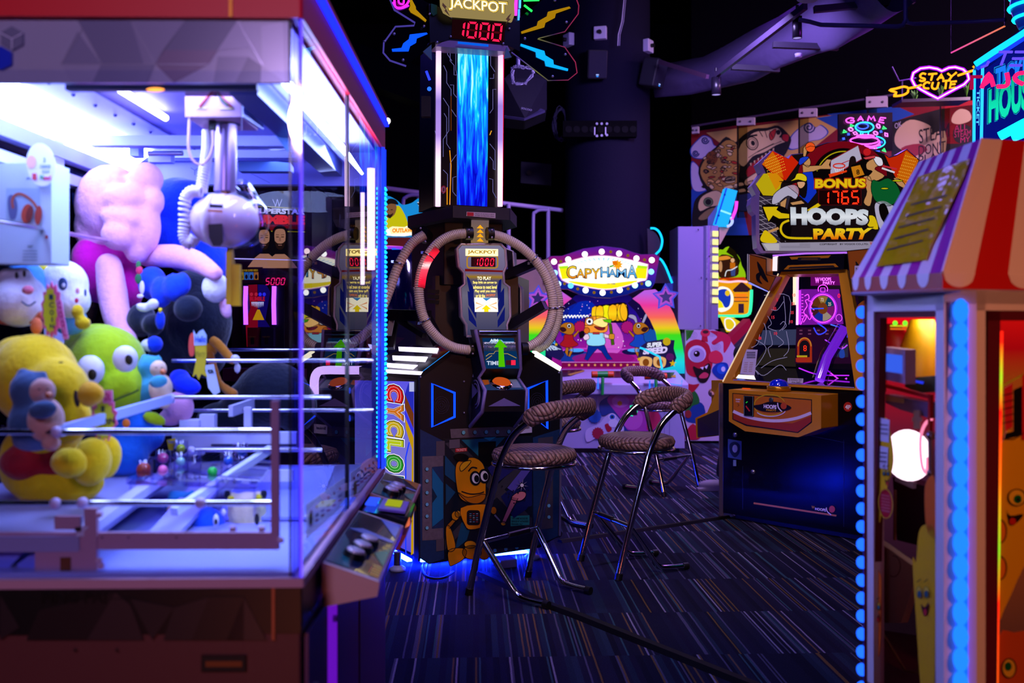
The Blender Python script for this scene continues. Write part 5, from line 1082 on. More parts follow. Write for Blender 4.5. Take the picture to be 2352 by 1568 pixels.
# ================================================================ yellow basketball cabinet
HA=V((1660-CX)/F*6.8,6.8,0); hd=V(0.68,-0.733,0).normalized(); hi=V(-hd.y,hd.x,0); HPl=Pl(HA,-hi)
T=thing('basketball_game','black and gold basketball token game with a sloped glass front and a big cartoon sign','arcade game',HA+hd*0.5+hi*0.45)
GOLD=P('#d8920c',0.32,0.1); GOLD2=P('#a86a06',0.4,0.2); ORG=P('#b8620c',0.4)
zt=HPl.pt(1660,880).z
b=B(); b.prism([V(HA.x,HA.y,0.04),V(HA.x,HA.y,0.04)+hd*1.12,V(HA.x,HA.y,0.04)+hd*1.12+hi*1.1,V(HA.x,HA.y,0.04)+hi*1.1],V(0,0,zt-0.04),P('#07070d',0.2,spec=0.22)); b.build('cabinet_body',T,bevel=0.006)
b=B(); b.prism([V(HA.x,HA.y,0)+hd*.06+hi*.06,V(HA.x,HA.y,0)+hd*1.06+hi*.06,V(HA.x,HA.y,0)+hd*1.06+hi*1.0,V(HA.x,HA.y,0)+hi*1.0+hd*.06],V(0,0,0.045),BLACK); b.build('plinth',T)
b=B(); q=HA-hd*0.012; b.span(V(q.x,q.y,0.02),V(q.x,q.y,zt),0.012,0.03,P('#8a8098',0.2,0.8)); b.build('corner_strip',T)
BL=HPl.pt(1657,879,0.01); BRt=HPl.pt(2000,898,0.01); TL=HPl.shift(-0.26).pt(1797,620); TPl=Pl.through(BL,BRt,TL)
oq=[(1657,879),(1797,619),(1944,617),(2000,898)]; iq=[(1681,871),(1806,630),(1926,628),(1964,891)]
b=B()
for i in range(4):
    j=(i+1)%4; b.plate(TPl,GOLD,[oq[i],oq[j],iq[j],iq[i]],0.05)
fr=b.build('gold_frame',T,bevel=0.003)
b=B(); b.plate(TPl,GLASS('#f4f0ff',0.9),iq,0.005,-0.012); b.build('front_glass',T)
b=B(); b.stroke(TPl,E('#ffe0c0',0.8),[(1660,876),(1788,628)],3,2); b.stroke(TPl,P('#d0b0ff',0.2,0.5),[(1684,872),(1962,890)],2,3); b.build('frame_trim_glint',T)  # first stroke glows to imitate the reflection along the gold edge
# inside: floor, back wall with neon, side lights
b=B(); bk=Pl(HA+hi*0.62,-hi); 
b.poly([bk.pt(*q) for q in((1770,615),(1960,615),(2010,860),(1690,850))],P('#120a20',0.4)); b.build('back_wall',T)
b=B(); b.poly([HPl.pt(1668,876,-0.03),HPl.pt(1985,892,-0.03),bk.pt(1975,850),bk.pt(1700,838)],P('#0a0a16',0.08,coat=0.6)); b.build('play_floor',T)
NP=Pl(HA+hi*0.40,-hi)
b=B(); b.plate(bk,E('#5a6488',0.4),[(1752,758),(1832,756),(1830,792),(1742,792)],0.01,0.02); b.plate(bk,E('#4a4234',0.3),[(1760,800),(1830,800),(1826,842),(1730,838)],0.01,0.02); b.build('pale_glow_plates',T)  # glowing plates added for the pale reflected light behind the glass
b=B(); b.plate(NP,E('#9a20b8',0.65),[(1838,664),(1926,664),(1936,744),(1838,746)],0.008); b.art(NP,E('#e03aff',1.2),[(1832,666),(1840,666),(1840,746),(1832,744)],3)  # glowing plate stands in for the magenta haze behind the wheel
M1=E('#ff4aff',2.4)
b.stroke(NP,M1,ell(1890,708,29,32,0,36),2.2,6,True); b.stroke(NP,E('#c030ff',1.6),ell(1890,708,32,35,0,36),1.4,5,True)
for k,c in enumerate(('#c8a040','#0a5a78','#a02a8a','#d8c8a0','#2040c0','#5a2a30','#8a4a1a')): b.art(NP,E(c,0.55),[(1890,708)]+ell(1890,708,26,29,0,8,-115+k*51.4,-115+(k+1)*51.4),4)
b.art(NP,E('#8a4418',0.8),ell(1890,708,11,13),6); b.text(NP,E('#ffe8c0',0.8),'72',(1885,684,1892,692),0.03,7); b.text(NP,E('#ffe8c0',0.8),'25',(1902,694,1909,702),0.03,7)
b.stroke(NP,E('#3060ff',1.2),[(1861,709),(1892,708)],2.5,7)
b.stroke(NP,M1,ell(1890,664,11,10,0,20,150,390),1.6,7); b.stroke(NP,M1,rect(1885,661,1895,670),1.2,7,True)
for k in range(9): b.stroke(NP,M1,[(1841,676+k*7),(1845,676+k*7)],1.2,6)
b.stroke(NP,M1,spl([(1848,680),(1856,676),(1858,686),(1850,690),(1854,702),(1846,716),(1852,728),(1845,740)],4,False),1.6,6); b.stroke(NP,M1,spl([(1856,690),(1866,694),(1862,704),(1870,712)],4,False),1.4,6); b.stroke(NP,M1,spl([(1840,744),(1850,722),(1860,734),(1866,718)],4,False),1.4,6)
b.build('prize_wheel',T,label='round prize wheel with magenta neon lines')
b=B(); b.plate(NP,E('#8a107a',0.6),[(1862,632),(1926,630),(1930,655),(1862,656)],0.01); b.text(NP,E('#ff70ff',2.2),'HOOPS',(1884,637,1909,645),0.03,3); b.text(NP,E('#ff70ff',2.2),'PARTY',(1890,646,1918,653),0.03,3); b.text(NP,E('#ff70ff',2.2),'W',(1872,637,1882,650),0.03,3); b.build('neon_name',T)
b=B(); b.text(NP,E('#ff2040',1.6),'0',(1924,674,1930,684),0.02,3); b.text(NP,E('#ff2060',1.6),'0',(1929,775,1934,786),0.02,3); b.stroke(NP,E('#ff60ff',1.4),ell(1927,730,7,8,0,20),1.4,3,True); b.build('small_counters',T)
PB=Pl(HA+hi*0.36,-hi)
b=B(); b.plate(PB,E('#2a0a28',0.9),[(1829,752),(1950,752),(1960,835),(1826,835)],0.01)
for k in range(10): b.art(PB,E('#8a4a6a',0.7),rect(1836+(k%5)*20,757+(k//5)*8,1843+(k%5)*20,760+(k//5)*8),2)
b.art(PB,E('#c83a1a',0.7),ell(1848,795,17,21,0,24,180,360)+[(1865,832),(1831,832)],3); b.art(PB,E('#181018',1),ell(1848,796,12,15,0,20,180,360)+[(1860,820),(1836,820)],4); b.stroke(PB,E('#d8a030',0.9),ell(1848,795,15,19,0,20,180,360),2,5)
b.digits(PB,'8',(1845,793,1853,806),E('#ff3010',1.8),None,6,0.25,0.1); b.art(PB,E('#d8c020',0.8),rect(1830,816,1854,820),6); b.art(PB,E('#c03020',0.8),rect(1828,822,1852,831),5)
b.art(PB,E('#3a3a50',0.6),rect(1900,788,1948,820),3); b.art(PB,E('#2a50b0',0.8),spl([(1930,802),(1938,802),(1940,820),(1928,820)],3),5); b.art(PB,E('#d89a80',0.8),ell(1934,798,3,4),6)
b.build('back_panel',T)
b=B()
for pts,c,s in((([(1869,752),(1880,768),(1898,758),(1878,742)]),'#3a4aff',1.4),([(1908,745),(1944,758),(1946,775)],'#4a7aff',1.4),([(1895,780),(1930,800),(1946,792)],'#c04aff',1.3),([(1835,845),(1880,860),(1950,862)],'#c02aff',1.6),([(1900,850),(1930,872),(1945,868)],'#e040ff',1.6)):
    b.neon(PB.shift(0.05),E(c,s),pts,0.004,0.0,sp=5)
b.build('neon_lines',T)
b=B(); b.tube([PB.pt(1940,752,0.08),PB.pt(1900,820,0.16),PB.pt(1882,874,0.24)],0.05,GLASS('#e0a0ff',1.6,0.1,0.3),14); b.tube([PB.pt(1940,752,0.08),PB.pt(1900,820,0.16),PB.pt(1882,874,0.24)],0.03,E('#a84aff',0.95),10); b.build('ball_tube',T,label='glowing violet ball tube')
b=B(); b.tube([PB.pt(1826,632,0.0),PB.pt(1826,700,0.0)],0.014,E('#ffe0a8',1.8),8); b.tube([PB.pt(1832,636,0.02),PB.pt(1831,746,0.02)],0.008,E('#ffa8ff',2.6),8); b.build('side_tubes',T)
# etched lines on the left pane
b=B(); g=TPl.shift(-0.03); EL=E('#d0c8f0',0.55)
for pts in([(1755,678),(1812,680),(1812,745)],[(1800,680),(1804,740),(1790,760)],[(1770,710),(1785,712),(1800,692)],[(1760,720),(1772,742),(1764,752),(1784,760)],[(1740,760),(1752,740),(1760,760),(1756,790)],[(1736,780),(1760,800),(1738,840),(1722,850)],[(1748,845),(1775,828),(1808,820)],[(1736,850),(1755,862),(1790,838),(1806,850)],[(1768,760),(1774,790),(1764,800),(1770,820)],[(1792,745),(1800,738),(1806,748),(1796,758)],[(1783,770),(1800,786),(1788,796)],[(1700,858),(1722,838),(1742,860)],[(1806,760),(1812,800),(1800,818)],[(1720,800),(1740,790),(1745,768)]): b.stroke(g,EL,spl(pts,4,False),1.0,1)
for k,(X,Y,s) in enumerate(((1783,667,'65'),(1780,689,'15'),(1776,709,'35'),(1772,729,'15'),(1820,678,'10'),(1818,698,'50'),(1816,718,'35'),(1814,739,'10'),(1778,766,'10'),(1742,777,'8'))): b.text(g,E('#ff3a4a',0.9),s,(X,Y-4,X+7,Y+3),0.02,2)
b.build('etched_lines',T)
b=B(); b.poly([HPl.pt(*q,-0.028) for q in((1696,860),(1732,862),(1736,872),(1690,868))],E('#fff0d8',1.6)); b.build('corner_glow',T,label='lit panel behind the paper')
b=B(); pp2=TPl.shift(0.01); b.plate(pp2,P('#c8c4d8',0.6),[(1715,802),(1740,803),(1733,862),(1700,858),(1706,826)],0.002); 
for k in range(4): b.art(pp2,P('#2a2a3a'),rect(1715,808+k*4,1735,810+k*4),1)
for k in range(6): b.art(pp2,P('#b08a60'),[(1710-k*.5,832+k*4),(1718-k*.5,832+k*4),(1718-k*.5,833+k*4),(1710-k*.5,833+k*4)],1); b.art(pp2,P('#b08a60'),[(1722-k*.5,832+k*4),(1730-k*.5,832+k*4),(1730-k*.5,833+k*4),(1722-k*.5,833+k*4)],1)
b.build('rules_paper',T)
b=B(); b.plate(TPl,P('#c8c4d8',0.6),[(1809,868),(1845,869),(1844,880),(1808,879)],0.002,0.0)
b.text(TPl,P('#1a1a24'),'2 tickets for',(1812,869.5,1842,873.5),0.0,2); b.text(TPl,P('#1a1a24'),'the ball',(1818,875,1838,879),0.0,2); b.build('paper_note',T)
# control box
CPl=HPl.shift(0.2)
fc=[(1674,894),(1886,907),(1886,984),(1833,1004),(1711,990),(1674,967)]
b=B(); b.prism([CPl.pt(*q) for q in fc],hi*0.2,GOLD); cb=b.build('control_box',T,bevel=0.004)
ic=[(1684,904),(1863,919),(1863,968),(1832,992),(1716,975),(1684,962)]
b=B(); b.art(CPl,P('#0a0806',0.4),[(1682,902),(1865,917),(1865,970),(1833,994),(1714,978),(1682,963)],1); b.art(CPl,P('#c87008',0.35),ic,2); b.art(CPl,P('#a8380a',0.35),[(1684,962),(1684,945),(1760,968),(1820,972),(1863,955),(1863,968),(1832,992),(1716,975)],3)
arc=[(1684,944),(1710,955),(1750,964),(1790,966),(1830,960),(1863,948)]; b.stroke(CPl,P('#e8e0f0',0.4),spl(arc,4,False),7,4); b.stroke(CPl,P('#d8c010',0.4),ell(1768,930,36,24,0,30,20,340),2,3); b.stroke(CPl,P('#e8e0f0',0.4),ell(1770,938,36,18,0,20,20,150),2,5)
b.art(CPl,P('#100a08',0.4),spl([(1730,932),(1748,928),(1768,922),(1796,925),(1818,936),(1800,944),(1768,946),(1744,942)],4),5); b.text(CPl,P('#f0ecf8',0.4),'HOOPS',[(1754,928),(1784,930),(1783,940),(1754,937)],0.06,6); b.text(CPl,P('#d8a010',0.4),'PARTY',[(1760,939),(1784,941),(1783,945),(1760,943)],0.04,6)
b.art(CPl,P('#c8501a',0.4),ell(1800,932,7,7.5),7); b.stroke(CPl,P('#f0ecf8'),spl([(1786,925),(1788,936),(1796,945)],4,False),2.5,8)
b.text(CPl,P('#f0ecf8',0.4),'INSERT',[(1690,915),(1701,916),(1701,919),(1690,918)],0.02,4); b.text(CPl,P('#f0ecf8',0.4),'COIN',[(1690,920),(1699,921),(1699,924),(1690,923)],0.02,4); b.stroke(CPl,P('#1a1008'),[(1694,927),(1698,930),(1694,933)],1.2,4)
b.build('front_print',cb)
b=B(); b.plate(CPl,P('#08080a',0.3),[(1708,908),(1731,910),(1730,957),(1708,954)],0.008,0.010); b.stroke(CPl,P('#8ab0a0'),rect(1709,910,1729,955),0.8,9,True)
b.stroke(CPl,E('#20c040',0.8),[(1713,925),(1717,922)],2,10); b.stroke(CPl,P('#d02a2a',0.4),[(1713,932),(1722,944)],3,10); b.build('coin_slot',cb)
b=B(); p=CPl.pt(1772,918); b.lathe(p,[(0.016,0),(0.016,0.006),(0.01,0.008),(0,0.008)],P('#5a6a60',0.3,0.7),14,axis=CPl.n); b.build('lock',cb)
# blue dome button on top of the box
tp=CPl.shift(-0.10).pt(1789,897)
b=B(); b.lathe(tp,[(0,0),(0.075,0),(0.075,0.03),(0.06,0.032),(0,0.032)],P('#c89010',0.25,0.6),28); db=b.build('button_base',T)
b=B(); b.lathe(tp+V(0,0,.032),[(0.062,0),(0.055,0.022),(0.035,0.038),(0.0,0.045)],P('#0a28d8',0.12,coat=0.8),28); b.build('button_dome',db,label='blue dome button')
b=B(); q=CPl.shift(-0.08).pt(1714,892); b.box(q,(0.05,0.02,0.006),E('#ff5a1a',0.8),-0.8); b.build('small_lamp',T)
# lower front
b=B(); b.plate(HPl,P('#5a7aa0',0.35,0.5),[(1672,1008),(1703,1013),(1703,1056),(1672,1050)],0.004,0.005); b.art(HPl,P('#2a3a50',0.3,0.5),spl([(1676,1020),(1688,1014),(1699,1022),(1698,1040),(1688,1050),(1677,1038)],4),6); b.art(HPl,P('#b8c8e0',0.3,0.5),ell(1688,1030,6,9),7); b.art(HPl,P('#8aa8c0',0.3,0.3),rect(1684,1056,1691,1070),4); b.build('coin_return',T)
b=B(); p=HPl.pt(1689,998); b.lathe(p,[(0.016,0),(0.016,0.008),(0,0.01)],P('#c0c8e0',0.2,0.9),14,axis=HPl.n); p=HPl.pt(1730,1083); b.lathe(p,[(0.016,0),(0.016,0.008),(0,0.01)],P('#c0c8e0',0.2,0.9),14,axis=HPl.n); b.build('key_locks',T)
b=B(); b.stroke(HPl,P('#16161f',0.3),[(1706,1070),(1706,1170)],1.5,1); b.stroke(HPl,P('#16161f',0.3),[(1938,1010),(1938,1210)],1.5,1); b.stroke(HPl,P('#16161f',0.3),[(1860,1000),(1940,1016)],1.5,1); b.build('door_gaps',T)
b=B(); b.stroke(HPl,P('#c87a0a',0.35),[(1731,1155),(1921,1184)],4,2); b.text(HPl,P('#e8e4f4',0.4),'HOOPS',[(1872,1165),(1897,1168),(1897,1175),(1872,1171)],0.05,3); b.art(HPl,P('#c8501a',0.4),ell(1911,1169,7,8),3); b.stroke(HPl,P('#e8e4f4'),spl([(1898,1165),(1900,1174),(1909,1182)],3,False),2.4,4); b.text(HPl,P('#d8a010',0.4),'W',[(1864,1161),(1871,1162),(1871,1168),(1864,1167)],0.03,3); b.build('gold_line',T)
b=B(); b.plate(HPl,P('#c02a1a',0.4),ell(1947,934,9.5,11,0,24),0.003,0.004); b.text(HPl,P('#f8f4f8',0.4),'4P',[(1941,929),(1954,930),(1954,940),(1941,939)],0.03,4); b.build('badge',T,label='round red badge reading 4P')
# left side control box of the neighbouring player
b=B(); q=HA+hi*0.45; b.prism([at(1634,873,7.35),at(1655,873,7.2),at(1653,1000,7.15),at(1600,1006,7.25),at(1597,960,7.25),at(1634,942,7.3)],V(0.12,0.1,0),GOLD); b.build('side_control_box',T,bevel=0.004)
b=B(); b.prism([at(1602,962,7.23),at(1653,940,7.15),at(1652,998,7.13),at(1603,1003,7.22)],V(0.0,0.002,0),P('#2a1808',0.4)); b.build('side_panel',T)
# head of the cabinet
HH=HPl.shift(-0.22)
b=B(); b.prism([HH.pt(*q) for q in((1779,590),(1940,582),(1938,618),(1776,624))],hi*0.5,P('#0a0a14',0.25,coat=0.4)); hd_=b.build('head_box',T,bevel=0.004)
b=B(); b.art(HH,P('#c8800a',0.35),[(1813,590),(1908,586),(1903,592),(1818,596)],1); b.art(HH,P('#0a0a10'),rrect(1832,591,1886,599,3.5),2); b.art(HH,P('#5a3a08'),rrect(1840,593,1879,597,2),3); b.art(HH,P('#c8800a',0.35),[(1810,609),(1918,605),(1926,613),(1800,619)],1); b.art(HH,P('#0a0a14'),[(1814,613),(1914,609),(1918,613),(1810,617)],2); b.build('gold_trim',hd_)
for q,lab in(([(1719,583),(1760,594),(1760,630),(1782,635),(1766,668),(1718,645)],'l'),([(1946,576),(1996,571),(2002,630),(1990,665),(1952,640)],'r')):
    pl=HPl.shift(-0.15 if lab=='l' else -0.1); b=B(); b.plate(pl,P('#a85a08',0.35),q,0.08); o=b.build('flame_wing',T)
    b=B(); xs=[x for x,y in q]; cx=sum(xs)/len(xs); 
    for p in(spl([(cx-12,600),(cx-2,612),(cx+6,628),(cx+14,648),(cx+2,640),(cx-8,622)],4),spl([(cx-2,625),(cx-14,630),(cx-12,645),(cx,652),(cx-6,640)],4)): b.art(pl,P('#0a0808',0.4),p,2)
    b.stroke(pl,P('#0a0808'),q,2,3,True); b.build('flame_print',o)
b=B(); b.prism([HPl.shift(-.15).pt(*q) for q in((1716,583),(1722,584),(1722,645),(1716,643))],hi*0.02,E('#b8a8d0',0.5)); b.build('wing_edge',T)
b=B(); b.span(at(1720,648,7.0),at(1766,668,6.95),0.02,0.02,P('#b8b0c0',0.2,0.8)); b.build('wing_bar',T)
b=B(); b.plate(HH,E('#ffe0e8',1.2),[(1775,590),(1784,588),(1783,622),(1774,622)],0.02,0.01); b.build('head_lamp',T)
b=B(); b.tube([at(1775,587,7.0),at(1850,582,6.9),at(1950,580,6.8)],0.006,E('#c070ff',1.0),8); b.build('head_light_strip',T)
# right-hand side of the cabinet behind the kiosk: flame artwork and player art
RP=HPl.shift(-0.02)
b=B(); b.plate(RP,P('#0b090d',0.35),[(1965,640),(2010,630),(2030,895),(2000,900)],0.03); o=b.build('side_art_panel',T)
b=B(); b.art(RP,P('#a85c08',0.35),spl([(1968,705),(1985,690),(2000,700),(2000,745),(1982,755),(1966,735)],4),1); b.art(RP,P('#c0981a',0.4),spl([(1972,752),(1990,746),(2004,756),(1990,764)],4),2); b.art(RP,P('#5a4a86',0.4),spl([(1968,780),(1985,770),(2000,790),(1990,815),(1972,800)],4),1); b.art(RP,P('#b87a5a',0.5),ell(1988,770,6,10),2); b.build('player_print',o)
b=B(); b.plate(HPl.shift(-0.08),P('#c8c4d8',0.6),[(1963,610),(1985,610),(1985,640),(1962,640)],0.002,0.0); b.text(HPl.shift(-0.08),P('#1a1a24'),'No!',(1966,614,1978,622),0.02,2); b.build('paper_sign',T)
# ---------------------------------------------------------------- cartoon sign above
SGP=frontal(6.95)
def o6(pts): return [(1560+x/3.92,220+y/3.92) for x,y in pts]
outl=o6([(735,1415),(700,1370),(690,1250),(688,1070),(655,1040),(640,980),(650,925),(690,890),(650,810),(690,760),(740,690),(705,610),(840,490),(985,565),(1010,525),(1120,515),(1200,460),(1330,420),(1460,408),(1600,430),(1720,480),(1850,520),(1890,550),(1960,530),(2050,478),(2165,575),(2120,760),(2060,880),(2100,1000),(2090,1380),(2050,1415)])
b=B(); b.plate(SGP,P('#a892c0',0.35),outl,0.12); sg=b.build('cartoon_sign',T,label='big backlit cartoon basketball sign')
b=B(); e=SGP
inn=o6([(760,1395),(725,1330),(720,1060),(722,900),(730,870),(690,800),(740,720),(780,695),(745,615),(840,495),(985,570),(1010,535),(1120,520),(1200,465),(1330,425),(1460,412),(1600,434),(1720,484),(1850,524),(1890,556),(1960,535),(2050,484),(2160,578),(2110,760),(2050,880),(2090,1000),(2080,1380),(2040,1395)])
b.art(e,E('#1a1014',0.6),inn,1)
K=E('#0c0608',0.7)
b.art(e,E('#7a0818',0.75),o6(ell(1470,720,400,310,0,30,180,360)),2); b.art(e,K,o6(ell(1480,760,290,290,0,30,180,360)),3); b.stroke(e,E('#b8a810',0.8),o6(ell(1480,770,255,270,0,24,200,300)),2.5,4)
def halft(pts,c0,c1,dot):
    b.art(e,E(c0,0.75),o6(pts),4)
halft([(745,615),(840,495),(985,570),(1010,535),(1075,600),(960,760),(880,740)],'#d82408',0,0); b.art(e,E('#e06a08',0.75),o6([(745,615),(840,500),(900,590),(940,740),(860,700)]),5)
for i in range(11):
    for j in range(7):
        x=770+i*15+j*6; y=580+j*24-i*6
        if y>500+abs(x-840)*.5: b.art(e,E('#ffd040',0.9),o6(ell(x,y,4,4,0,6)),6)
b.art(e,E('#c8b010',0.8),o6([(690,795),(760,700),(860,700),(920,780),(905,850),(860,900),(755,895)]),6); b.art(e,E('#e0900a',0.8),o6([(790,690),(880,700),(940,760),(870,850)]),7)
b.art(e,E('#d02a08',0.75),o6([(1850,530),(1890,560),(1960,540),(2050,488),(2155,580),(2100,760),(1980,800),(1900,640)]),4); b.art(e,E('#d86a08',0.75),o6([(2040,495),(2155,580),(2100,760),(2020,840),(1960,740)]),5)
for i in range(7):
    for j in range(9): b.art(e,E('#ffc040',0.9),o6(ell(2040+i*16-j*12,540+j*28+i*4,4,4,0,6)),6)
# fence
b.art(e,E('#3a3044',0.6),o6([(722,905),(1000,905),(900,1330),(722,1200)]),3)
for k in range(8): b.stroke(e,E('#b0a0b8',0.6),o6([(722,950+k*42),(960,790+k*42+120)]),1.2,4); b.stroke(e,E('#b0a0b8',0.6),o6([(722,900+k*42),(960,1060+k*42)]),1.2,4)
# hoop and backboard
b.art(e,E('#b8b0cc',0.8),o6([(1365,580),(1610,445),(1645,570),(1360,730)]),6); b.stroke(e,E('#8a1424',0.8),o6([(1365,580),(1610,445),(1645,570),(1360,730)]),2,7,True); b.stroke(e,E('#b01a30',0.8),o6([(1460,610),(1535,580),(1535,630),(1490,660)]),2,8)
b.stroke(e,E('#d02a1a',0.9),o6(ell(1440,630,52,20)),3,9,True)
for k in range(5): b.stroke(e,E('#e8e4f0',0.8),o6([(1395+k*22,640),(1420+k*12,700)]),1.4,8); b.stroke(e,E('#e8e4f0',0.8),o6([(1485-k*22,640),(1465-k*12,700)]),1.4,8)
b.art(e,E('#e03a10',0.9),o6([(1345,705),(1510,668),(1510,685),(1355,735)]),9)
# orange balls
b.art(e,E('#e8501a',0.95),o6(ell(1180,462,44,44)),9); b.stroke(e,K,o6(ell(1180,462,44,44)),1.2,10,True); b.stroke(e,K,o6([(1140,470),(1180,452),(1222,458)]),1.2,10); b.art(e,E('#c01a20',0.9),o6(ell(1692,505,34,32)),5)
def AO(m_,p_,l_):
    b.art(e,m_,p_,l_); b.stroke(e,K,p_,1.4,l_+.45,True)
# blue player
SK=E('#c8905a',0.8); NVY=E('#0a1a80',0.8)
AO(SK,o6([(1118,470),(1140,440),(1160,470),(1135,560),(1115,540)]),8); AO(E('#1a3ac8',0.85),o6(spl([(1090,560),(1150,545),(1165,560),(1100,620),(1075,610)],3)),10); AO(SK,o6(spl([(1120,570),(1165,555),(1185,600),(1165,640),(1125,620)],3)),9)
AO(SK,o6([(1110,620),(1180,630),(1280,625),(1330,570),(1370,575),(1350,620),(1370,660),(1270,660),(1180,690),(1115,690)]),9); AO(E('#1030c0',0.85),o6([(1110,690),(1200,680),(1215,760),(1240,870),(1160,970),(1080,900),(1130,800)]),10)
# girl with yellow cap
AO(E('#100a0c',0.8),o6(spl([(1000,770),(1060,710),(1140,740),(1150,840),(1130,920),(1080,880),(1040,800),(900,770)],3)),11); AO(E('#d8c010',0.9),o6(spl([(1040,740),(1060,700),(1110,700),(1148,730),(1140,770),(1070,755),(1000,770)],3)),13); AO(E('#d8a078',0.85),o6(spl([(1065,775),(1130,775),(1128,810),(1095,835),(1065,810)],3)),12); AO(E('#a8141e',0.8),o6([(970,810),(1060,780),(1085,860),(1080,910),(1060,880)]),12)
AO(E('#b8b0cc',0.8),o6(spl([(835,975),(850,890),(940,820),(1040,800),(1080,850),(1050,930),(980,900),(900,960),(880,985)],3)),12); AO(SK,o6([(910,960),(970,920),(950,1040),(910,1040)]),11); AO(SK,o6([(1000,960),(1100,940),(1130,970),(1020,985)]),11)
b.stroke(e,K,o6(spl([(835,975),(850,890),(940,820),(1040,800),(1080,850),(1050,930),(980,900),(900,960)],3)),1.4,13,True)
# number 8 player and green player
AO(E('#1a0e10',0.8),o6(spl([(1540,560),(1580,550),(1590,610),(1550,630),(1500,740),(1520,680)],3)),10); AO(E('#c87a14',0.85),o6([(1545,640),(1630,620),(1670,710),(1570,740)]),11); b.text(e,K,'8',o6([(1592,665),(1622,662),(1626,708),(1598,710)]),0.02,12)
AO(SK,o6(spl([(1690,600),(1770,560),(1800,620),(1760,660),(1850,720),(1760,770),(1690,740),(1740,680),(1690,660)],3)),11); AO(E('#e0dcec',0.85),o6(spl([(1760,545),(1820,560),(1835,620),(1790,630),(1750,570)],3)),12); AO(E('#d0404a',0.85),o6([(1655,555),(1760,535),(1765,560),(1680,575)]),13); b.stroke(e,E('#c02a3a',0.85),o6([(1830,630),(1960,660)]),4,11); b.stroke(e,E('#d8d4e0',0.85),o6([(1825,650),(1940,690)]),4,11)
AO(E('#0a5a2a',0.85),o6(spl([(1740,760),(1800,770),(1880,740),(1960,800),(1990,900),(1900,990),(1780,960),(1730,860)],3)),12); AO(SK,o6(spl([(1650,740),(1720,730),(1740,860),(1720,990),(1660,960),(1690,860)],3)),11); AO(SK,o6(spl([(1930,740),(2000,760),(2050,830),(1980,810)],3)),11)
AO(E('#d0c810',0.9),o6(ell(1965,764,50,8)),14); AO(E('#d0c810',0.9),o6(ell(1850,834,36,8)),14)
# tyre-like ring at right
b.art(e,E('#b8b0cc',0.8),o6(spl([(1760,1000),(1800,950),(1880,960),(1990,1060),(2000,1250),(1960,1340),(1880,1290),(1800,1180)],4)),12); b.art(e,K,o6(spl([(1800,990),(1850,970),(1890,1060),(1900,1200),(1850,1150),(1810,1080)],4)),13)
# arrow and shoes
YL=E('#d8b80c',0.9)
b.art(e,K,o6(spl([(742,985),(900,985),(1000,1060),(1000,1300),(890,1270),(870,1150),(800,1130)],2)),13)
b.art(e,YL,o6([(755,1000),(890,998),(875,1025),(920,1055),(995,1065),(995,1100),(900,1105),(845,1075),(805,1130)]),14); b.stroke(e,YL,o6(spl([(990,1120),(930,1150),(915,1210),(950,1262),(1020,1280),(1215,1282)],5,False)),5,14)
b.art(e,SK,o6([(800,1215),(890,1180),(900,1200),(800,1240)]),14); b.art(e,YL,o6(spl([(745,1250),(770,1210),(810,1230),(880,1300),(860,1325),(760,1320),(730,1290)],3)),14); b.art(e,YL,o6(spl([(1700,1085),(1760,1090),(1790,1200),(1700,1170)],3)),11)
# lettering
def big(t,q,col,bold,l,ol=7,olc='#140a0e'):
    q=o6(q); dx=ol/3.92; b.text(e,E(olc,0.8),t,[(q[0][0]-dx,q[0][1]-dx),(q[1][0]+dx,q[1][1]-dx),(q[2][0]+dx,q[2][1]+dx),(q[3][0]-dx,q[3][1]+dx)],bold+0.04,l); b.text(e,col,t,q,bold,l+2)
big('BONUS',[(1225,748),(1680,744),(1680,826),(1222,832)],E('#e0b810',0.95),0.05,15,10,'#a82a10')
big('HOOPS',[(1000,998),(1710,1022),(1700,1165),(1005,1165)],GRAD([(0,'#8a90a0'),(0.5,'#e0e4ec'),(1,'#b8c0cc')],'Z',2.01,2.13,0.95),0.07,16,12)
big('PARTY',[(1205,1195),(1745,1188),(1700,1292),(1210,1292)],GRAD([(0,'#d84a08'),(0.4,'#e89a10'),(1,'#e8d020')],'Z',1.91,1.99,0.95),0.06,18,10)
b.art(e,YL,o6([(1150,1030),(1250,965),(1275,985),(1195,1040)]),17)
b.art(e,E('#500810',0.8),o6([(1252,845),(1640,840),(1640,985),(1252,985)]),16); b.art(e,E('#140204',1),o6([(1260,850),(1634,846),(1634,980),(1260,980)]),17)
b.digits(e,'8888',o6([(1268,858),(1628,850),(1630,975),(1270,978)]),None,E('#4a0a0a',0.8),18,0.2,0.22,0.05); b.digits(e,'1765',o6([(1268,858),(1628,850),(1630,975),(1270,978)]),E('#ff2a10',2.0),None,19,0.2,0.22,0.05)
b.art(e,E('#a098b0',0.75),o6([(740,1325),(2080,1305),(2080,1395),(780,1395)]),10); b.art(e,E('#c8c0c8',0.75),o6([(755,1330),(900,1330),(900,1390),(800,1390)]),11); b.text(e,K,'COPYRIGHT   BY VOGOS CO.,LTD.',o6([(1265,1328),(1705,1326),(1705,1344),(1265,1346)]),0.03,12); b.text(e,E('#c02a2a',0.8),'V',o6([(1715,1312),(1740,1312),(1740,1342),(1715,1342)]),0.02,12)
for k in range(4): b.stroke(e,E('#7a7288',0.7),o6([(915 if k>1 else 1085,1332+k*11),(1180,1332+k*11)]),0.9,12)
b.build('sign_artwork',sg)
b=B(); b.span(V(SGP.pt(1760,574).x,7.02,SGP.pt(0,574).z),V(SGP.pt(1990,574).x,7.02,SGP.pt(0,574).z),0.10,0.05,P('#181420',0.4)); b.build('sign_mount',T)
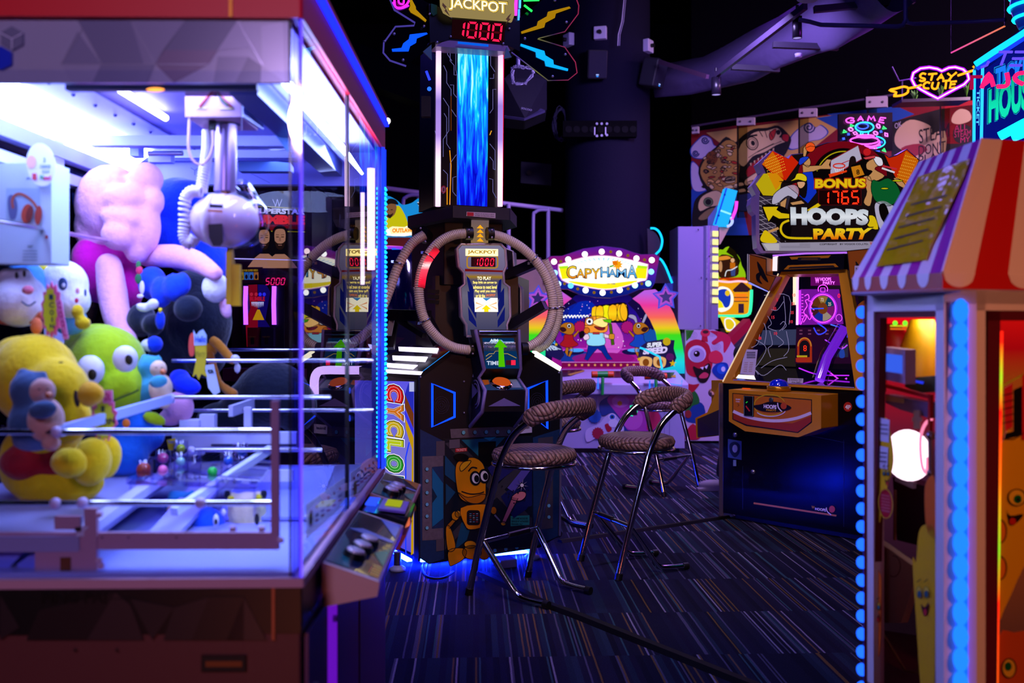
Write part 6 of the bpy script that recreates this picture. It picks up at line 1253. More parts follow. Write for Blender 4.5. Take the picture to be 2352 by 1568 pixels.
# ================================================================ person half hidden behind the basketball cabinet
T=thing('person','person in dark trousers and pale sneakers almost hidden behind the yellow basketball cabinet','person',V(1.62,7.75,0))
def skin_fig(name,verts,edges,rad,mat,parent,sub=2):
    base=Vector(parent['_base']); me=bpy.data.meshes.new(name); me.from_pydata([Vector(v)-base for v in verts],edges,[]); me.materials.append(mat); me.update()
    ob=bpy.data.objects.new(name,me); COL.objects.link(ob); ob.parent=parent; ob['_base']=tuple(base); _all.append(ob)
    md=ob.modifiers.new('skin','SKIN'); md.use_smooth_shade=True
    for i,r in enumerate(rad): me.skin_vertices[0].data[i].radius=(r,r) if isinstance(r,(int,float)) else r
    me.skin_vertices[0].data[0].use_root=True
    s=ob.modifiers.new('sub','SUBSURF'); s.levels=sub; s.render_levels=sub; return ob
X0,Y0=1.86,7.86
fx,fy=at(1640,1120,7.95).x,7.95
sh=(1.74,7.78,.86); el=(1.53,7.62,.795); hn=(1.50,7.40,.83)
vs=[(X0,Y0,.56),(X0-.01,Y0,.72),(X0-.02,Y0,.86),(X0-.02,Y0,.95),(X0-.02,Y0-.02,1.05),sh,el,hn,(X0+.12,Y0,.86),(X0+.16,Y0-.1,.70),(X0+.1,Y0-.25,.66)]
ed=[(0,1),(1,2),(2,3),(3,4),(2,5),(5,6),(6,7),(2,8),(8,9),(9,10)]
skin_fig('body',vs,ed,[.10,.10,.09,.042,.085,.05,.038,.026,.05,.036,.026],P('#c89080',0.6),T)
skin_fig('trousers',[(X0,Y0,.58),(X0-.08,Y0+.03,.54),(X0-.16,Y0+.06,.30),(fx+.05,fy-.02,.09),(X0+.06,Y0,.54),(X0+.08,Y0,.30),(X0+.08,Y0,.09)],[(0,1),(1,2),(2,3),(0,4),(4,5),(5,6)],[.11,.075,.06,.05,.075,.06,.05],P('#0d0d18',0.8),T)
skin_fig('shirt',[vs[1],vs[2],sh,(1.66,7.72,.84),vs[8],(X0+.15,Y0-.07,.75)],[(0,1),(1,2),(2,3),(1,4),(4,5)],[.115,.11,.065,.058,.062,.055],P('#2a1c3a',0.8),T)
b=B(); b.sph((X0-.02,Y0-.01,1.085),(.095,.10,.095),P('#0a0708',0.7),16); b.build('hair',T)
for sx,sy in((fx-.02,fy-.05),(X0+.05,Y0-.03)):
    b=B(); b.sph((sx,sy,.045),(.12,.046,.045),P('#8a7a8c',0.6),14); b.box((sx-.01,sy,.012),(.23,.08,.024),P('#6a4a3c',0.6)); b.build('sneaker',T,remesh=0.008,smoothmod=3)
hx,hy,hz=1.50,7.40,.83
b=B(); b.sph((hx,hy-.05,hz-.01),(.04,.05,.018),P('#c08a78',0.6),12)
for k in range(4): b.tube([(hx-.03+k*.02,hy-.085,hz-.008),(hx-.033+k*.021,hy-.125,hz-.012),(hx-.033+k*.021,hy-.15+abs(k-1.5)*.008,hz-.026)],.009,P('#c08a78',0.6),8)
b.tube([(hx+.035,hy-.04,hz-.008),(hx+.055,hy-.07,hz-.014),(hx+.055,hy-.095,hz-.022)],.010,P('#c08a78',0.6),8); b.build('hand',T)
# ================================================================ hammer game with the round arch
def oA(pts): return [(1220+x/4.704,560+y/4.704) for x,y in pts]
def oC(pts): return [(1270+x/5.47,830+y/5.47) for x,y in pts]
T=thing('hammer_game','white hammer game with a rainbow lit arch and an oval bulb sign reading CAPYHAMA','arcade game',at(1385,1030,10.6))
FP=frontal(10.15); BP=frontal(10.9)
WH=P('#a9a2d0',0.45)
b=B(); x0=FP.pt(1240,900).x; x1=FP.pt(1573,900).x; b.prism([V(x0,10.15,0.05),V(x1,10.15,0.05),V(x1,11.3,0.05),V(x0,11.3,0.05)],V(0,0,0.56),WH); b.build('counter_base',T,bevel=0.01)
b=B(); b.prism([V(x0-.02,10.08,0.58),V(x1+.02,10.08,0.58),V(x1+.02,10.08,0.70),V(x1+.02,10.9,0.80),V(x0-.02,10.9,0.80),V(x0-.02,10.08,0.70)][:0] or [V(x0-.02,10.06,.60),V(x0-.02,10.06,.71),V(x0-.02,10.92,.82),V(x0-.02,10.92,.60)],V(x1-x0+.04,0,0),P('#b8b0e0',0.35)); b.build('counter_top',T,bevel=0.012)
b=B(); b.box(((x0+x1)/2,10.7,0.025),(x1-x0-.1,1.0,0.05),BLACK); b.build('plinth',T)
CT=Pl.through(V(x0,10.06,.712),V(x1,10.06,.712),V(x0,10.92,.822))
b=B()
for p in(oC([(110,105),(360,100),(400,110),(230,180),(120,190)]),oC([(590,120),(880,118),(870,200),(620,200),(560,160)]),oC([(1300,135),(1530,135),(1490,205),(1320,215)])): b=B(); b.art(CT,P('#0a0812',0.3),p,2); b.build('play_well',T)
b=B()
b.art(CT,P('#c89a20',0.4),oC([(1480,190),(1540,160),(1545,200)]),3); b.art(CT,P('#c8a040',0.4),oC([(180,160),(380,110),(400,120),(220,175)]),3)
b.build('well_trim',T)
b=B(); FT=frontal(10.05)
for p in(oC([(560,205),(575,205),(575,345),(560,345)]),oC([(622,205),(637,205),(637,345),(622,345)]),oC([(1210,240),(1225,240),(1225,370),(1210,370)]),oC([(1272,240),(1287,240),(1287,370),(1272,370)])): b.plate(FT,E('#2a6aff',1.6),p,0.01)
b.stroke(FT,E('#3a8aff',1.2),oC([(1440,275),(1620,300),(1620,235)]),2,2)
b.build('slot_lights',T)
# lower art
b=B(); LPn=frontal(10.143)
b.art(LPn,P('#1a3a8a',0.4),oC(spl([(580,560),(610,490),(690,440),(760,390),(900,385),(1020,400),(1160,420),(1250,470),(1310,600),(1370,720),(1330,810),(1260,870),(1000,880),(900,860),(850,760),(740,650),(620,680)],3)),1)
b.art(LPn,P('#b03aa8',0.4),oC(spl([(680,480),(780,395),(1000,410),(1200,460),(1290,580),(1360,720),(1270,860),(980,868),(910,820),(850,720),(760,600)],3)),2); b.art(LPn,P('#c82a5a',0.4),oC(spl([(1200,640),(1300,620),(1350,720),(1270,850),(1180,850)],3)),3); b.art(LPn,P('#c86ac8',0.4),oC(ell(850,500,110,80,0,20)),3); b.art(LPn,P('#c85ac0',0.4),oC(ell(1000,720,130,140,0,20)),3); b.art(LPn,P('#d89020',0.4),oC(starp(840,525,36,26,6)),4)
b.art(LPn,P('#1a58b8',0.5),oC(starp(525,685,88,76,14)),3); b.art(LPn,P('#a81438',0.5),oC(starp(565,900,78,66,14)),4)
b.art(LPn,P('#c8c0e8',0.4),oC(spl([(580,780),(660,690),(760,650),(860,760),(890,870),(780,890),(600,930),(430,1010),(420,860)],4)),2)
for X,Y in((745,695),(840,835)): b.art(LPn,P('#e8e4fa',0.4),oC(ell(X,Y,48,44)),3); b.art(LPn,P('#1a70c8',0.4),oC(ell(X,Y,33,32)),4); b.art(LPn,P('#0a1430'),oC(ell(X,Y,16,15)),5)
b.art(LPn,P('#e8e4fa',0.4),oC(ell(760,775,62,54)),5); b.art(LPn,P('#b81a30',0.4),oC(spl([(650,800),(700,780),(740,850),(690,885)],4)),4)
for X in(545,1330,1400,1465): b.stroke(LPn,P('#6a60a0'),oC([(X,440),(X,990)]),0.8,1)
b.stroke(LPn,E('#10e0a0',1.4),oC([(975,555),(975,680),(1005,682)]),2.4,6); b.stroke(LPn,E('#10e0a0',1.0),oC([(975,555),(1060,545),(1060,640)]),1.6,6); b.art(LPn,P('#101018',0.3),oC(rect(985,565,1058,672)),5); b.art(LPn,E('#20e8b0',1.2),oC(ell(1045,590,8,18)),7)
b.build('lower_print',T)
# backdrop
arO=[(770,420),(1040,440),(1230,500),(1340,490),(1440,570),(1540,750),(1610,950),(1655,1200),(1660,1400)]
arI=[(770,540),(1000,545),(1060,555),(1100,590),(1180,650),(1290,820),(1350,950),(1385,1150),(1395,1400)]
mir=lambda ps:[(1540-x,y) for x,y in ps]
b=B(); b.plate(BP,P('#0d0a3a',0.4),oA(arI+mir(arI)[::-1]),0.03); bd=b.build('backdrop',T)
b=B()
full_i=oA(arI+mir(arI)[::-1])
b.art(BP,GRAD([(0,'#8a1a7a'),(0.28,'#b81aa8'),(0.45,'#8a18a8'),(0.75,'#2a10a0'),(1,'#140a60')],'Z',0.75,1.65,0.8),full_i,1)
b.art(BP,E('#180a48',0.8),oA(arI[3:]+[(1330,1400),(1300,1100),(1230,900),(1130,730),(1040,640)]),2); b.art(BP,E('#180a48',0.8),oA(mir(arI[3:]+[(1330,1400),(1300,1100),(1230,900),(1130,730),(1040,640)])),2)
b.art(BP,E('#0a2ac0',0.75),oA(spl([(330,760),(480,640),(640,620),(700,720),(560,800),(420,900),(330,1000)],3)),2); b.art(BP,E('#e060e0',0.8),oA(spl([(640,900),(760,760),(920,860),(1000,1050),(900,1200),(620,1200)],3)),2)
for k in range(70): X=R.uniform(330,1230); Y=R.uniform(590,1150); b.art(BP,E(['#ff9aff','#c8b8ff','#ffffff'][k%3],1.1),oA(ell(X,Y,R.uniform(2,7),R.uniform(2,7),0,6)),3)
b.art(BP,E('#1a3ab0',0.7),oA([(320,1160),(470,1130),(640,1180),(460,1270),(320,1270)]),3); b.art(BP,E('#a0148a',0.75),oA(ell(780,1235,340,62,0,30)),3); b.stroke(BP,E('#c84ad8',0.9),oA([(330,1150),(520,1130),(1180,1140)]),3,4)
b.art(BP,E('#8a0a58',0.7),oA([(330,1275),(1170,1275),(1170,1335),(330,1335)]),4); b.stroke(BP,E('#d88af0',0.9),oA([(330,1278),(1170,1278)]),1.2,5)
for k in range(11): b.art(BP,E('#e8a060',0.9),oA(starp(410+k*70,1308,17,8)),5)
for X in(460,1090): b.art(BP,E('#1a1050',0.8),oA(ell(X,1165,110,34,0,24)),4); b.art(BP,E('#4aa0ff',1.0),oA(ell(X+30,1148,80,20,0,20)),5)
def AB(m_,p_,l_):
    b.art(BP,m_,p_,l_); b.stroke(BP,E('#160a18',0.8),p_,1.2,l_+.45,True)
# performers: plain cartoon animals
BRN=E('#c87820',0.75); KK=E('#160a18',0.8)
def dancer(cx,cy,f,dress,pom,ears):
    g=lambda pts:[(cx+(x)*f,cy+y) for x,y in pts]
    AB(E(dress,0.75),oA(g(spl([(-40,110),(50,110),(60,165),(110,220),(0,250),(-90,220),(-50,165)],3))),6)
    AB(BRN,oA(g([(-20,225),(10,225),(-5,350),(-35,300)])),5); AB(BRN,oA(g([(5,225),(40,225),(55,280),(20,350),(0,340),(20,280)])),5)
    AB(BRN,oA(g(spl([(-90,20),(-30,-20),(50,-10),(70,60),(30,110),(-60,90),(-100,60)],4))),7); AB(E('#3a1420',0.8),oA(g(spl([(-95,40),(-50,30),(-20,60),(-60,80)],3))),8)
    AB(E('#f4f0ff',0.9),oA(g(ell(10,15,22,24))),8); AB(KK,oA(g(ell(10,17,10,12))),9)
    AB(BRN,oA(g([(50,120),(110,60),(120,80),(70,140)])),6)
    if pom: AB(E(pom,0.7),oA(g(starp(130,30,75,62,14))),5)
    if ears:
        for q in(spl([(-20,-10),(-60,-110),(-90,-130),(-80,-80),(-40,0)],3),spl([(20,-10),(40,-90),(100,-110),(120,-80),(60,-50),(40,0)],3)): AB(E('#b0a8d8',0.8),oA(g(q)),6)
dancer(400,870,1,'#b81a2a','#c8186a',False); dancer(1170,870,-1,'#1a4ad0','#c01a88',True)
AB(E('#1a5ac0',0.7),oA(starp(1290,1000,90,76,14)),4)
# host with the mallet
AB(E('#0a2a9a',0.85),oA([(615,1090),(790,1085),(830,1180),(880,1250),(820,1250),(760,1160),(715,1130),(660,1190),(610,1260),(575,1245),(605,1170)]),7)
AB(E('#8ad0f0',1.1),oA(spl([(620,960),(760,950),(790,1000),(790,1090),(615,1095),(605,1010)],3)),8); AB(E('#e8c8e8',1.0),oA([(770,960),(850,990),(840,1020),(780,1010)]),8); AB(E('#e8c8e8',1.0),oA(spl([(560,1000),(610,970),(630,1020),(580,1040)],3)),9)
AB(E('#f09030',1.1),oA(spl([(580,870),(600,800),(700,780),(800,795),(830,850),(820,940),(760,960),(640,960),(590,930)],4)),10); AB(E('#ffc878',1.5),oA(spl([(660,850),(740,800),(820,810),(822,880),(760,900)],4)),11); AB(E('#8a1a2a',0.9),oA(spl([(680,890),(760,905),(800,905),(780,930),(720,925)],4)),12); AB(E('#f8f4ff',1.1),oA(ell(632,838,38,36)),12); b.stroke(BP,KK,oA(rrect(580,795,668,880,10)),1.5,13,True); AB(KK,oA(ell(630,838,14,15)),13); AB(E('#e07020',0.9),oA(ell(600,935,32,34)),12); AB(KK,oA(spl([(520,960),(560,940),(575,990),(530,1020)],3)),9); AB(E('#c03040',0.9),oA(rect(665,955,740,975)),12)
AB(E('#4a6a14',0.8),oA([(838,860),(868,860),(900,1090),(868,1095)]),9); AB(E('#d8902a',0.9),oA(rrect(840,970,900,1030,14)),10)
MAL=GRAD([(0,'#d87808'),(0.5,'#f0c818'),(1,'#f8a010')],'Z',1.32,1.55,1.15)
AB(KK,oA(spl([(655,720),(700,670),(850,650),(1010,635),(1050,720),(1030,830),(900,850),(700,830)],3)),8)
for k,(X,w_) in enumerate(((690,32),(740,36),(810,60),(880,40),(930,40),(985,46))): AB(MAL if k!=2 else E('#e8e010',1.15),oA(spl([(X-w_,690-k*5),(X+w_,682-k*5),(X+w_,820),(X-w_,812)],2)),9+k%2)
AB(E('#f0b018',1.1),oA(ell(1000,735,40,95,-6)),12); AB(E('#58c010',1.0),oA([(770,815),(870,815),(860,860),(790,840)]),12)
for k in range(9): b.stroke(BP,E('#ffffff',1.1),oA(spl([(320+k*34,790+R.uniform(-10,10)),(335+k*34,770),(350+k*34,800)],3,False)),2.4,6)
b.build('backdrop_art',bd)
ARC=GRAD([(0,'#10a0e0'),(0.2,'#20d8e8'),(0.36,'#20e848'),(0.52,'#40e020'),(0.60,'#f0d020'),(0.72,'#ff6a5a'),(0.86,'#f03aa0'),(1,'#c060e8')],'Z',0.72,1.66,0.95)
for side in(0,1):
    m_=(lambda p:p) if side==0 else mir
    b=B(); b.plate(BP,ARC,oA(m_(arO[2:]+arI[3:][::-1])),0.06,0.05); b.build('rainbow_arch',T,label='rainbow lit arch band')
b=B(); b.plate(BP,P('#10123a',0.4),oA([(1180,1110),(1250,1060),(1420,1030),(1550,1040),(1540,1130),(1570,1230),(1530,1320),(1420,1350),(1200,1320),(1150,1240)]),0.02,0.08); pl=BP.shift(0.082)
b.text(pl,E('#e8e8ff',1.0),'SUPER',oA([(1255,1070),(1420,1055),(1415,1110),(1250,1118)]),0.05,3); b.text(pl,E('#d8c8ff',1.0),'SPEED',oA([(1215,1130),(1480,1105),(1465,1180),(1205,1195)]),0.06,3)
for X in(1235,1385): b.art(pl,E('#e8b070',0.9),oA(spl([(X-60,1230),(X,1215),(X+70,1240),(X+60,1320),(X,1340),(X-60,1310)],4)),3); b.art(pl,E('#8a4818',0.8),oA(ell(X+5,1280,35,40)),4)
b.art(pl,E('#e0b010',0.9),oA(starp(1530,1290,40,16)),4); b.art(pl,E('#e0b010',0.9),oA(starp(1165,1245,26,11)),4); b.art(pl,E('#c8a818',0.9),oA(ell(1465,1055,42,42)),4); b.art(pl,E('#5a1a6a',0.8),oA(ell(1500,1220,44,40)),3); b.build('speed_badge',T,label='badge reading SUPER SPEED')
b=B(); b.neon(pl,E('#20b0ff',1.7),oA([(1175,1120),(1230,1140),(1390,1220),(1415,1350)]),0.012,0.02); b.build('cyan_glint',T)
b=B(); b.plate(BP,P('#101850',0.4),oA([(100,1050),(240,1010),(330,1120),(360,1200),(310,1260),(180,1200)]),0.02,0.10); pl2=BP.shift(0.102); b.text(pl2,E('#c8d8ff',0.9),'POWER',oA([(60,1105),(255,1095),(330,1140),(60,1165)]),0.05,3); b.text(pl2,E('#40a0ff',0.9),'GAIN',oA([(110,1050),(260,1045),(260,1085),(110,1092)]),0.05,3); b.art(pl2,E('#e0b010',0.9),oA(starp(270,1085,22,9)),3); b.build('power_badge',T,label='badge reading POWER')
# oval bulb sign
SGN=frontal(10.4)
so=[(175,150),(210,130),(330,128),(400,105),(560,50),(770,20),(980,45),(1110,90),(1190,112),(1340,108),(1390,140),(1380,200),(1340,420),(1300,480),(1180,490),(1040,550),(860,585),(700,580),(520,545),(400,490),(290,485),(240,430),(200,280)]
b=B(); b.plate(SGN,P('#2a1060',0.35),oA(so),0.12); sg=b.build('bulb_sign',T,label='oval lit sign reading CAPYHAMA'); e=SGN
b=B(); b.art(e,GRAD([(0,'#0a1a80'),(0.3,'#1a2aa8'),(0.5,'#5a20c0'),(0.75,'#a01880'),(1,'#6a20b0')],'Z',1.58,2.12,0.75),oA([(x+(775-x)*.012,y+(300-y)*.02) for x,y in so]),1)
ls=spl([(300,240),(340,215),(560,150),(780,130),(1000,160),(1230,215),(1255,240),(1240,380),(1180,400),(1000,460),(800,490),(560,455),(340,390)],3)
b.art(e,E('#f0a0e0',1.0),oA([(x+(x-775)*.025,y+(y-305)*.05) for x,y in ls]),2); b.art(e,E('#fffbe8',1.5),oA(ls),3)
b.art(e,E('#e8e010',1.2),oA([(300,245),(420,260),(420,370),(335,380)]),4); b.art(e,E('#e8e010',1.2),oA([(1255,240),(1130,260),(1130,370),(1240,375)]),4); b.art(e,E('#a8e020',1.2),oA([(300,242),(400,235),(400,262),(305,268)]),5); b.art(e,E('#a8e020',1.2),oA([(1255,240),(1150,230),(1140,258),(1250,268)]),5)
b.art(e,E('#f0d818',1.3),oA(spl([(400,400),(780,430),(1150,395),(1000,455),(800,485),(560,450)],3)),4)
for k in range(15): a=math.radians(200+k*10); b.art(e,E('#80d0ff',1.2),oA([(775+330*math.cos(a),260+110*math.sin(a)),(775+330*math.cos(a+.06),260+110*math.sin(a+.06)),(775+200*math.cos(a+.03),265+70*math.sin(a+.03))]),4)
b.build('sign_face',sg)
b=B()
def lett(t,q,c):
    for g,m,l,bo in((9,E('#0c1840',0.9),6,0.04),(0,c,8,0.0)): b.text(e,m,t,oA([(q[0]-g,q[1]-g),(q[2]+g,q[1]-g),(q[2]+g,q[3]+g),(q[0]-g,q[3]+g)]),bo,l)
OG=GRAD([(0,'#f07808'),(0.5,'#f8b018'),(1,'#ffe030')],'Z',1.78,1.94,1.0); BL_=GRAD([(0,'#2a88f0'),(0.45,'#60b8f8'),(1,'#b8e0ff')],'Z',1.78,1.94,0.95)
for t,q in(('C',(388,240,485,372)),('A',(492,275,575,362)),('P',(585,270,650,368)),('Y',(655,270,742,372))): lett(t,q,OG)
for t,q in(('H',(755,255,835,355)),('A',(840,280,915,352)),('M',(925,275,1025,358)),('A',(1040,235,1140,365))): lett(t,q,BL_)
b.art(e,E('#f0a010',1.1),oA(starp(935,225,60,34,9)),9); b.art(e,E('#e07008',1.1),oA([(875,185),(925,180),(935,225),(885,232)]),10); b.art(e,E('#40a020',1.0),oA([(845,238),(890,225),(895,240),(850,255)]),10)
b.text(e,E('#4a5a8a',1.0),'NO.1 GAME',oA([(820,422),(910,422),(910,438),(820,438)]),0.02,6)
b.build('sign_letters',sg)
bulbs=[(247,192),(400,168),(580,112),(762,84),(950,104),(1137,157),(1303,175),(1297,300),(1265,427),(1122,447),(957,498),(772,527),(588,500),(428,450),(293,432),(257,312)]
bc=['#ffffff','#e8ffff','#ffffff','#ffe0f0','#ffe8f8','#ffffff','#ffffff','#70b8ff','#90ffe0','#a8fff0','#ffffff','#ffffff','#ffffff','#50a0ff','#a0e0ff','#80b0ff']
for (X,Y),c in zip(bulbs,bc):
    X,Y=oA([(X,Y)])[0]; b=B(); p=SGN.pt(X,Y,0.0); b.lathe(p,[(0.031,0.0),(0.029,0.014),(0.018,0.024),(0,0.027)],E(c,2.6),14,axis=SGN.n); b.build('bulb',sg)
b=B()
for X,Y in((860,85),(1045,125),(1225,172),(320,190),(360,430),(503,485),(680,525),(867,522),(1047,483),(1195,430)):
    X,Y=oA([(X,Y)])[0]; b.art(SGN,E('#8a6410',0.9),ell(X,Y,3.6,3.6,0,10),3)
b.build('dim_lamps',sg)
for k,(cx,cy,rot) in enumerate(((70,590,-86),(1455,575,-92))):
    pl=BP.shift(0.30); X,Y=oA([(cx,cy)])[0]
    for r,c,w_ in((30,'#4a50e8',3.2),(24,'#a84ae0',2.8),(18,'#b85ad8',2.2)):
        b=B(); b.neon(pl,E(c,0.9),starp(X,Y,r,r*.52,5,rot),0.008*w_/2,0.0,True); b.build('star_outline',T)
    b=B(); b.plate(pl,P('#3a3a6a',0.5,bump=0.5,scale=200),starp(X,Y,16,8.5,5,rot),0.01); b.build('star_speaker',T)
for k,(X,Y,rz,lab) in enumerate(((1384,860,0,'green and orange toy hammer lying on the left of the white counter'),(1506,864,0.05,'green and orange toy hammer partly behind the farthest stool on the white counter'))):
    d=10.03; s=d/F; p=at(X,Y,d); O_=P('#e0480a',0.4); G_=P('#0a9a3a',0.35)
    t=thing('toy_hammer',lab,'toy hammer',p-V(0,0,.03),'toy hammers on the counter')
    b=B(); b.cyl(p-V(12*s,0,0),p+V(12*s,0,0),7.5*s,G_,16); b.build('hammer_body',t)
    for sg_ in(-1,1):
        b=B(); pr=[]
        for j in range(9): pr.append((8.3*s if j%2 else 7.0*s,(11.5+j*1.75)*s))
        b.lathe(p,[(0,11*s)]+pr+[(0,25.5*s)],O_,16,axis=(sg_,0,0)); b.build('hammer_head',t)
    b=B(); b.tube([p+V(0,-.02,-.03),p+V(-.004,-.05,-.1),p+V(-.008,-.06,-.2)],.016,G_,10); b.build('handle',t)
# ================================================================ monster panel and neighbours
MPn=frontal(10.95)
b=B(); b.plate(MPn,P('#b8a8cc',0.5),[(1574,757),(1640,757),(1668,768),(1690,800),(1690,1012),(1574,1012)],0.05); mp=b.build('monster_panel',label='printed partition with a red one-eyed monster between the hammer game and the yellow cabinet',cat='partition')
b=B(); e=MPn
oB=lambda pts:[(1220+x/4.704,560+y/4.704) for x,y in pts]
b.art(e,P('#2a7a1a',0.4),oB([(1670,930),(1760,930),(1720,1010),(1675,1050)]),1); b.art(e,P('#c01a48',0.4),oB(spl([(1930,940),(2090,960),(2160,1040),(2110,1150),(2080,1170),(2070,1050),(1980,1090),(1950,1060),(2010,1000)],4)),1)
for X,Y in((1745,985),(2000,1110),(1960,960)): 
    for r in(48,30,14): b.stroke(e,P('#8a7aa8'),oB(ell(X,Y,r,r*.8,0,18)),0.7,1,True)
RM=P('#b01030',0.4); RM2=P('#d02a4a',0.4)
b.art(e,RM,oB(spl([(1660,1180),(1680,1080),(1780,1030),(1900,1070),(1940,1160),(1960,1300),(1900,1420),(1780,1440),(1690,1400),(1665,1300)],4)),2); b.art(e,RM,oB([(1850,960),(1900,960),(1910,1060),(1840,1050)]),2); b.art(e,RM2,oB(ell(1882,960,52,42)),3); b.art(e,P('#3a0a14'),oB(ell(1885,950,32,18)),4)
b.art(e,P('#c8c0e0',0.3),oB(ell(1792,1188,98,92,0,28)),4); b.art(e,P('#a89ac8',0.3),oB(ell(1795,1200,80,76,0,28)),5); b.art(e,P('#1a0a0c',0.3),oB(ell(1790,1186,33,33)),6); b.art(e,P('#f0ecff'),oB(ell(1780,1176,10,10)),7)
b.art(e,RM2,oB(spl([(1930,1180),(2000,1150),(2060,1190),(2070,1260),(2000,1290),(1920,1260)],4)),5)
b.art(e,P('#16060a',0.4),oC(spl([(1760,60),(1850,90),(1960,20),(1985,130),(1930,250),(1850,260),(1800,180)],4)),6); b.art(e,P('#c83a5a',0.4),oC(spl([(1840,180),(1900,135),(1955,160),(1930,205),(1850,210)],4)),7); b.art(e,P('#e0dcf0'),oC([(1850,75),(1895,65),(1885,105)]),7); b.art(e,P('#e0dcf0'),oC([(1905,65),(1950,40),(1930,95)]),7)
b.art(e,P('#0a3aa0',0.4),oC(spl([(2000,120),(2040,40),(2120,10),(2200,40),(2200,220),(2080,210)],4)),4); b.art(e,P('#1a5ac8',0.4),oC(ell(2120,95,60,64)),5); b.art(e,P('#c8d0f0',0.4),oC(ell(2140,95,26,32)),6)
b.art(e,P('#1a6a2a',0.4),oC(spl([(1665,400),(1760,360),(1820,420),(1840,520),(1750,560),(1700,640),(1660,600)],3)),3); b.art(e,P('#123a8a',0.4),oC(spl([(1690,560),(1800,500),(1900,560),(1900,760),(1700,760),(1660,680)],3)),2); b.art(e,P('#a8102a',0.4),oC(spl([(1660,270),(1760,290),(1840,280),(1800,340),(1740,390),(1660,330)],3)),5); b.art(e,P('#b01a3a',0.4),oC(spl([(1660,900),(1760,780),(1860,900),(1820,980),(1660,970)],3)),4); b.art(e,P('#8a2a2a',0.4),oC(ell(1700,660,40,50)),5)
b.build('monster_print',mp)
t=thing('token_cabinet','tall plain lavender grey cabinet with a column of yellow squares','cabinet',at(1604,1000,11.3))
LV=P('#8a82b4',0.4); lp=frontal(11.25)
b=B(); z1=lp.pt(0,520).z; z0=lp.pt(0,756).z; xa=lp.pt(1557,0).x; xb=lp.pt(1616,0).x; xc=lp.pt(1650,0).x
b.prism([V(xa,11.25,z0),V(xb,11.25,z0),V(xb,11.85,z0),V(xa,11.85,z0)],V(0,0,z1-z0),LV); b.build('side_panel',t,bevel=0.01)
b=B(); b.cyl(V(xb+.05,11.30,z0),V(xb+.05,11.30,z1+.01),0.06,P('#9a92c4',0.25,0.5),20); b.prism([V(xb+.02,11.26,z0),V(xc,11.26,z0),V(xc,11.8,z0),V(xb+.02,11.8,z0)],V(0,0,z1-z0+.01),P('#8f88b8',0.3,0.3)); b.build('front_column',t)
b=B(); b.prism([V(xa+.05,11.3,0),V(xc-.05,11.3,0),V(xc-.05,11.8,0),V(xa+.05,11.8,0)],V(0,0,z0),P('#4a4468',0.5)); b.build('lower_cabinet',t)
lp2=frontal(11.25)
for k in range(9):
    b=B(); y=530+k*19.1; b.plate(lp2,E('#f8e890',1.5),[(1637,y),(1650,y+.5),(1650,y+13),(1637-k*.1,y+12.5)],0.01,0.012); b.build('yellow_lamp',t)
b=B()
for X,Y in((1604,527),(1611,637),(1609,748),(1630,588),(1623,640)): b.sph(lp.pt(X,Y,0.02),0.008,P('#2a2440'),6,k=4)
b.build('rivets',t)
# cyan tilted sign
b=B(); cp=frontal(11.7); b.plate(cp,E('#20a8ff',1.2),[(1667,431),(1694,438),(1671,521),(1641,515)],0.16); cs=b.build('light_box_sign',label='tilted glowing cyan light box above the lavender cabinet',cat='sign')
b=B(); b.art(cp,E('#8ae0ff',1.3),[(1655,481),(1680,490),(1679,494),(1654,485)],2); b.art(cp,E('#1a4ae0',1.2),[(1667,431),(1671,432),(1645,516),(1641,515)],2); b.art(cp,E('#1030c0',1),rect(1662,445,1667,449),3); b.art(cp,E('#1030c0',1),rect(1648,493,1653,497),3)
b.neon(cp,E('#e040d0',1.6),[(1692,462),(1690,480),(1684,496),(1680,505)],0.02,0.0,sp=3); b.neon(cp,E('#a0b0ff',1.6),[(1679,498),(1682,508),(1678,516),(1670,520)],0.018,0.0,sp=3); b.build('sign_edges',cs)
b=B(); b.plate(frontal(11.8),P('#5a6a9a',0.4),[(1626,500),(1648,470),(1645,522),(1626,524)],0.03); b.build('sign_wing',cs)
b=B(); b.plate(frontal(11.75),P('#b8a88a',0.4),[(1652,521),(1676,521),(1655,560),(1652,562)],0.03); b.build('sign_gusset',cs)
# pirate / volcano game
t=thing('volcano_game','small green and orange lit cartoon game beyond the lavender cabinet','arcade game',at(1690,760,12.3)-V(0,0,1.2)); vp=frontal(12.3)
oV=lambda pts:[(1400+x/3.92,400+y/3.92) for x,y in pts]
b=B(); b.prism([vp.pt(1640,755),vp.pt(1732,755),vp.pt(1732,756),vp.pt(1640,756)],(0,0.4,0),P('#302040')); b.prism([V(vp.pt(1655,0).x,12.32,0),V(vp.pt(1722,0).x,12.32,0),V(vp.pt(1722,0).x,12.8,0),V(vp.pt(1655,0).x,12.8,0)],V(0,0,1.25),P('#2a1c3c',0.5)); b.build('cabinet',t)
b=B(); b.plate(vp,E('#9ad010',0.85),oV(spl([(985,700),(1030,680),(1070,650),(1110,680),(1170,750),(1190,820),(1220,880),(1215,940),(1100,945),(985,945)],3)),0.1); b.build('green_hill',t)
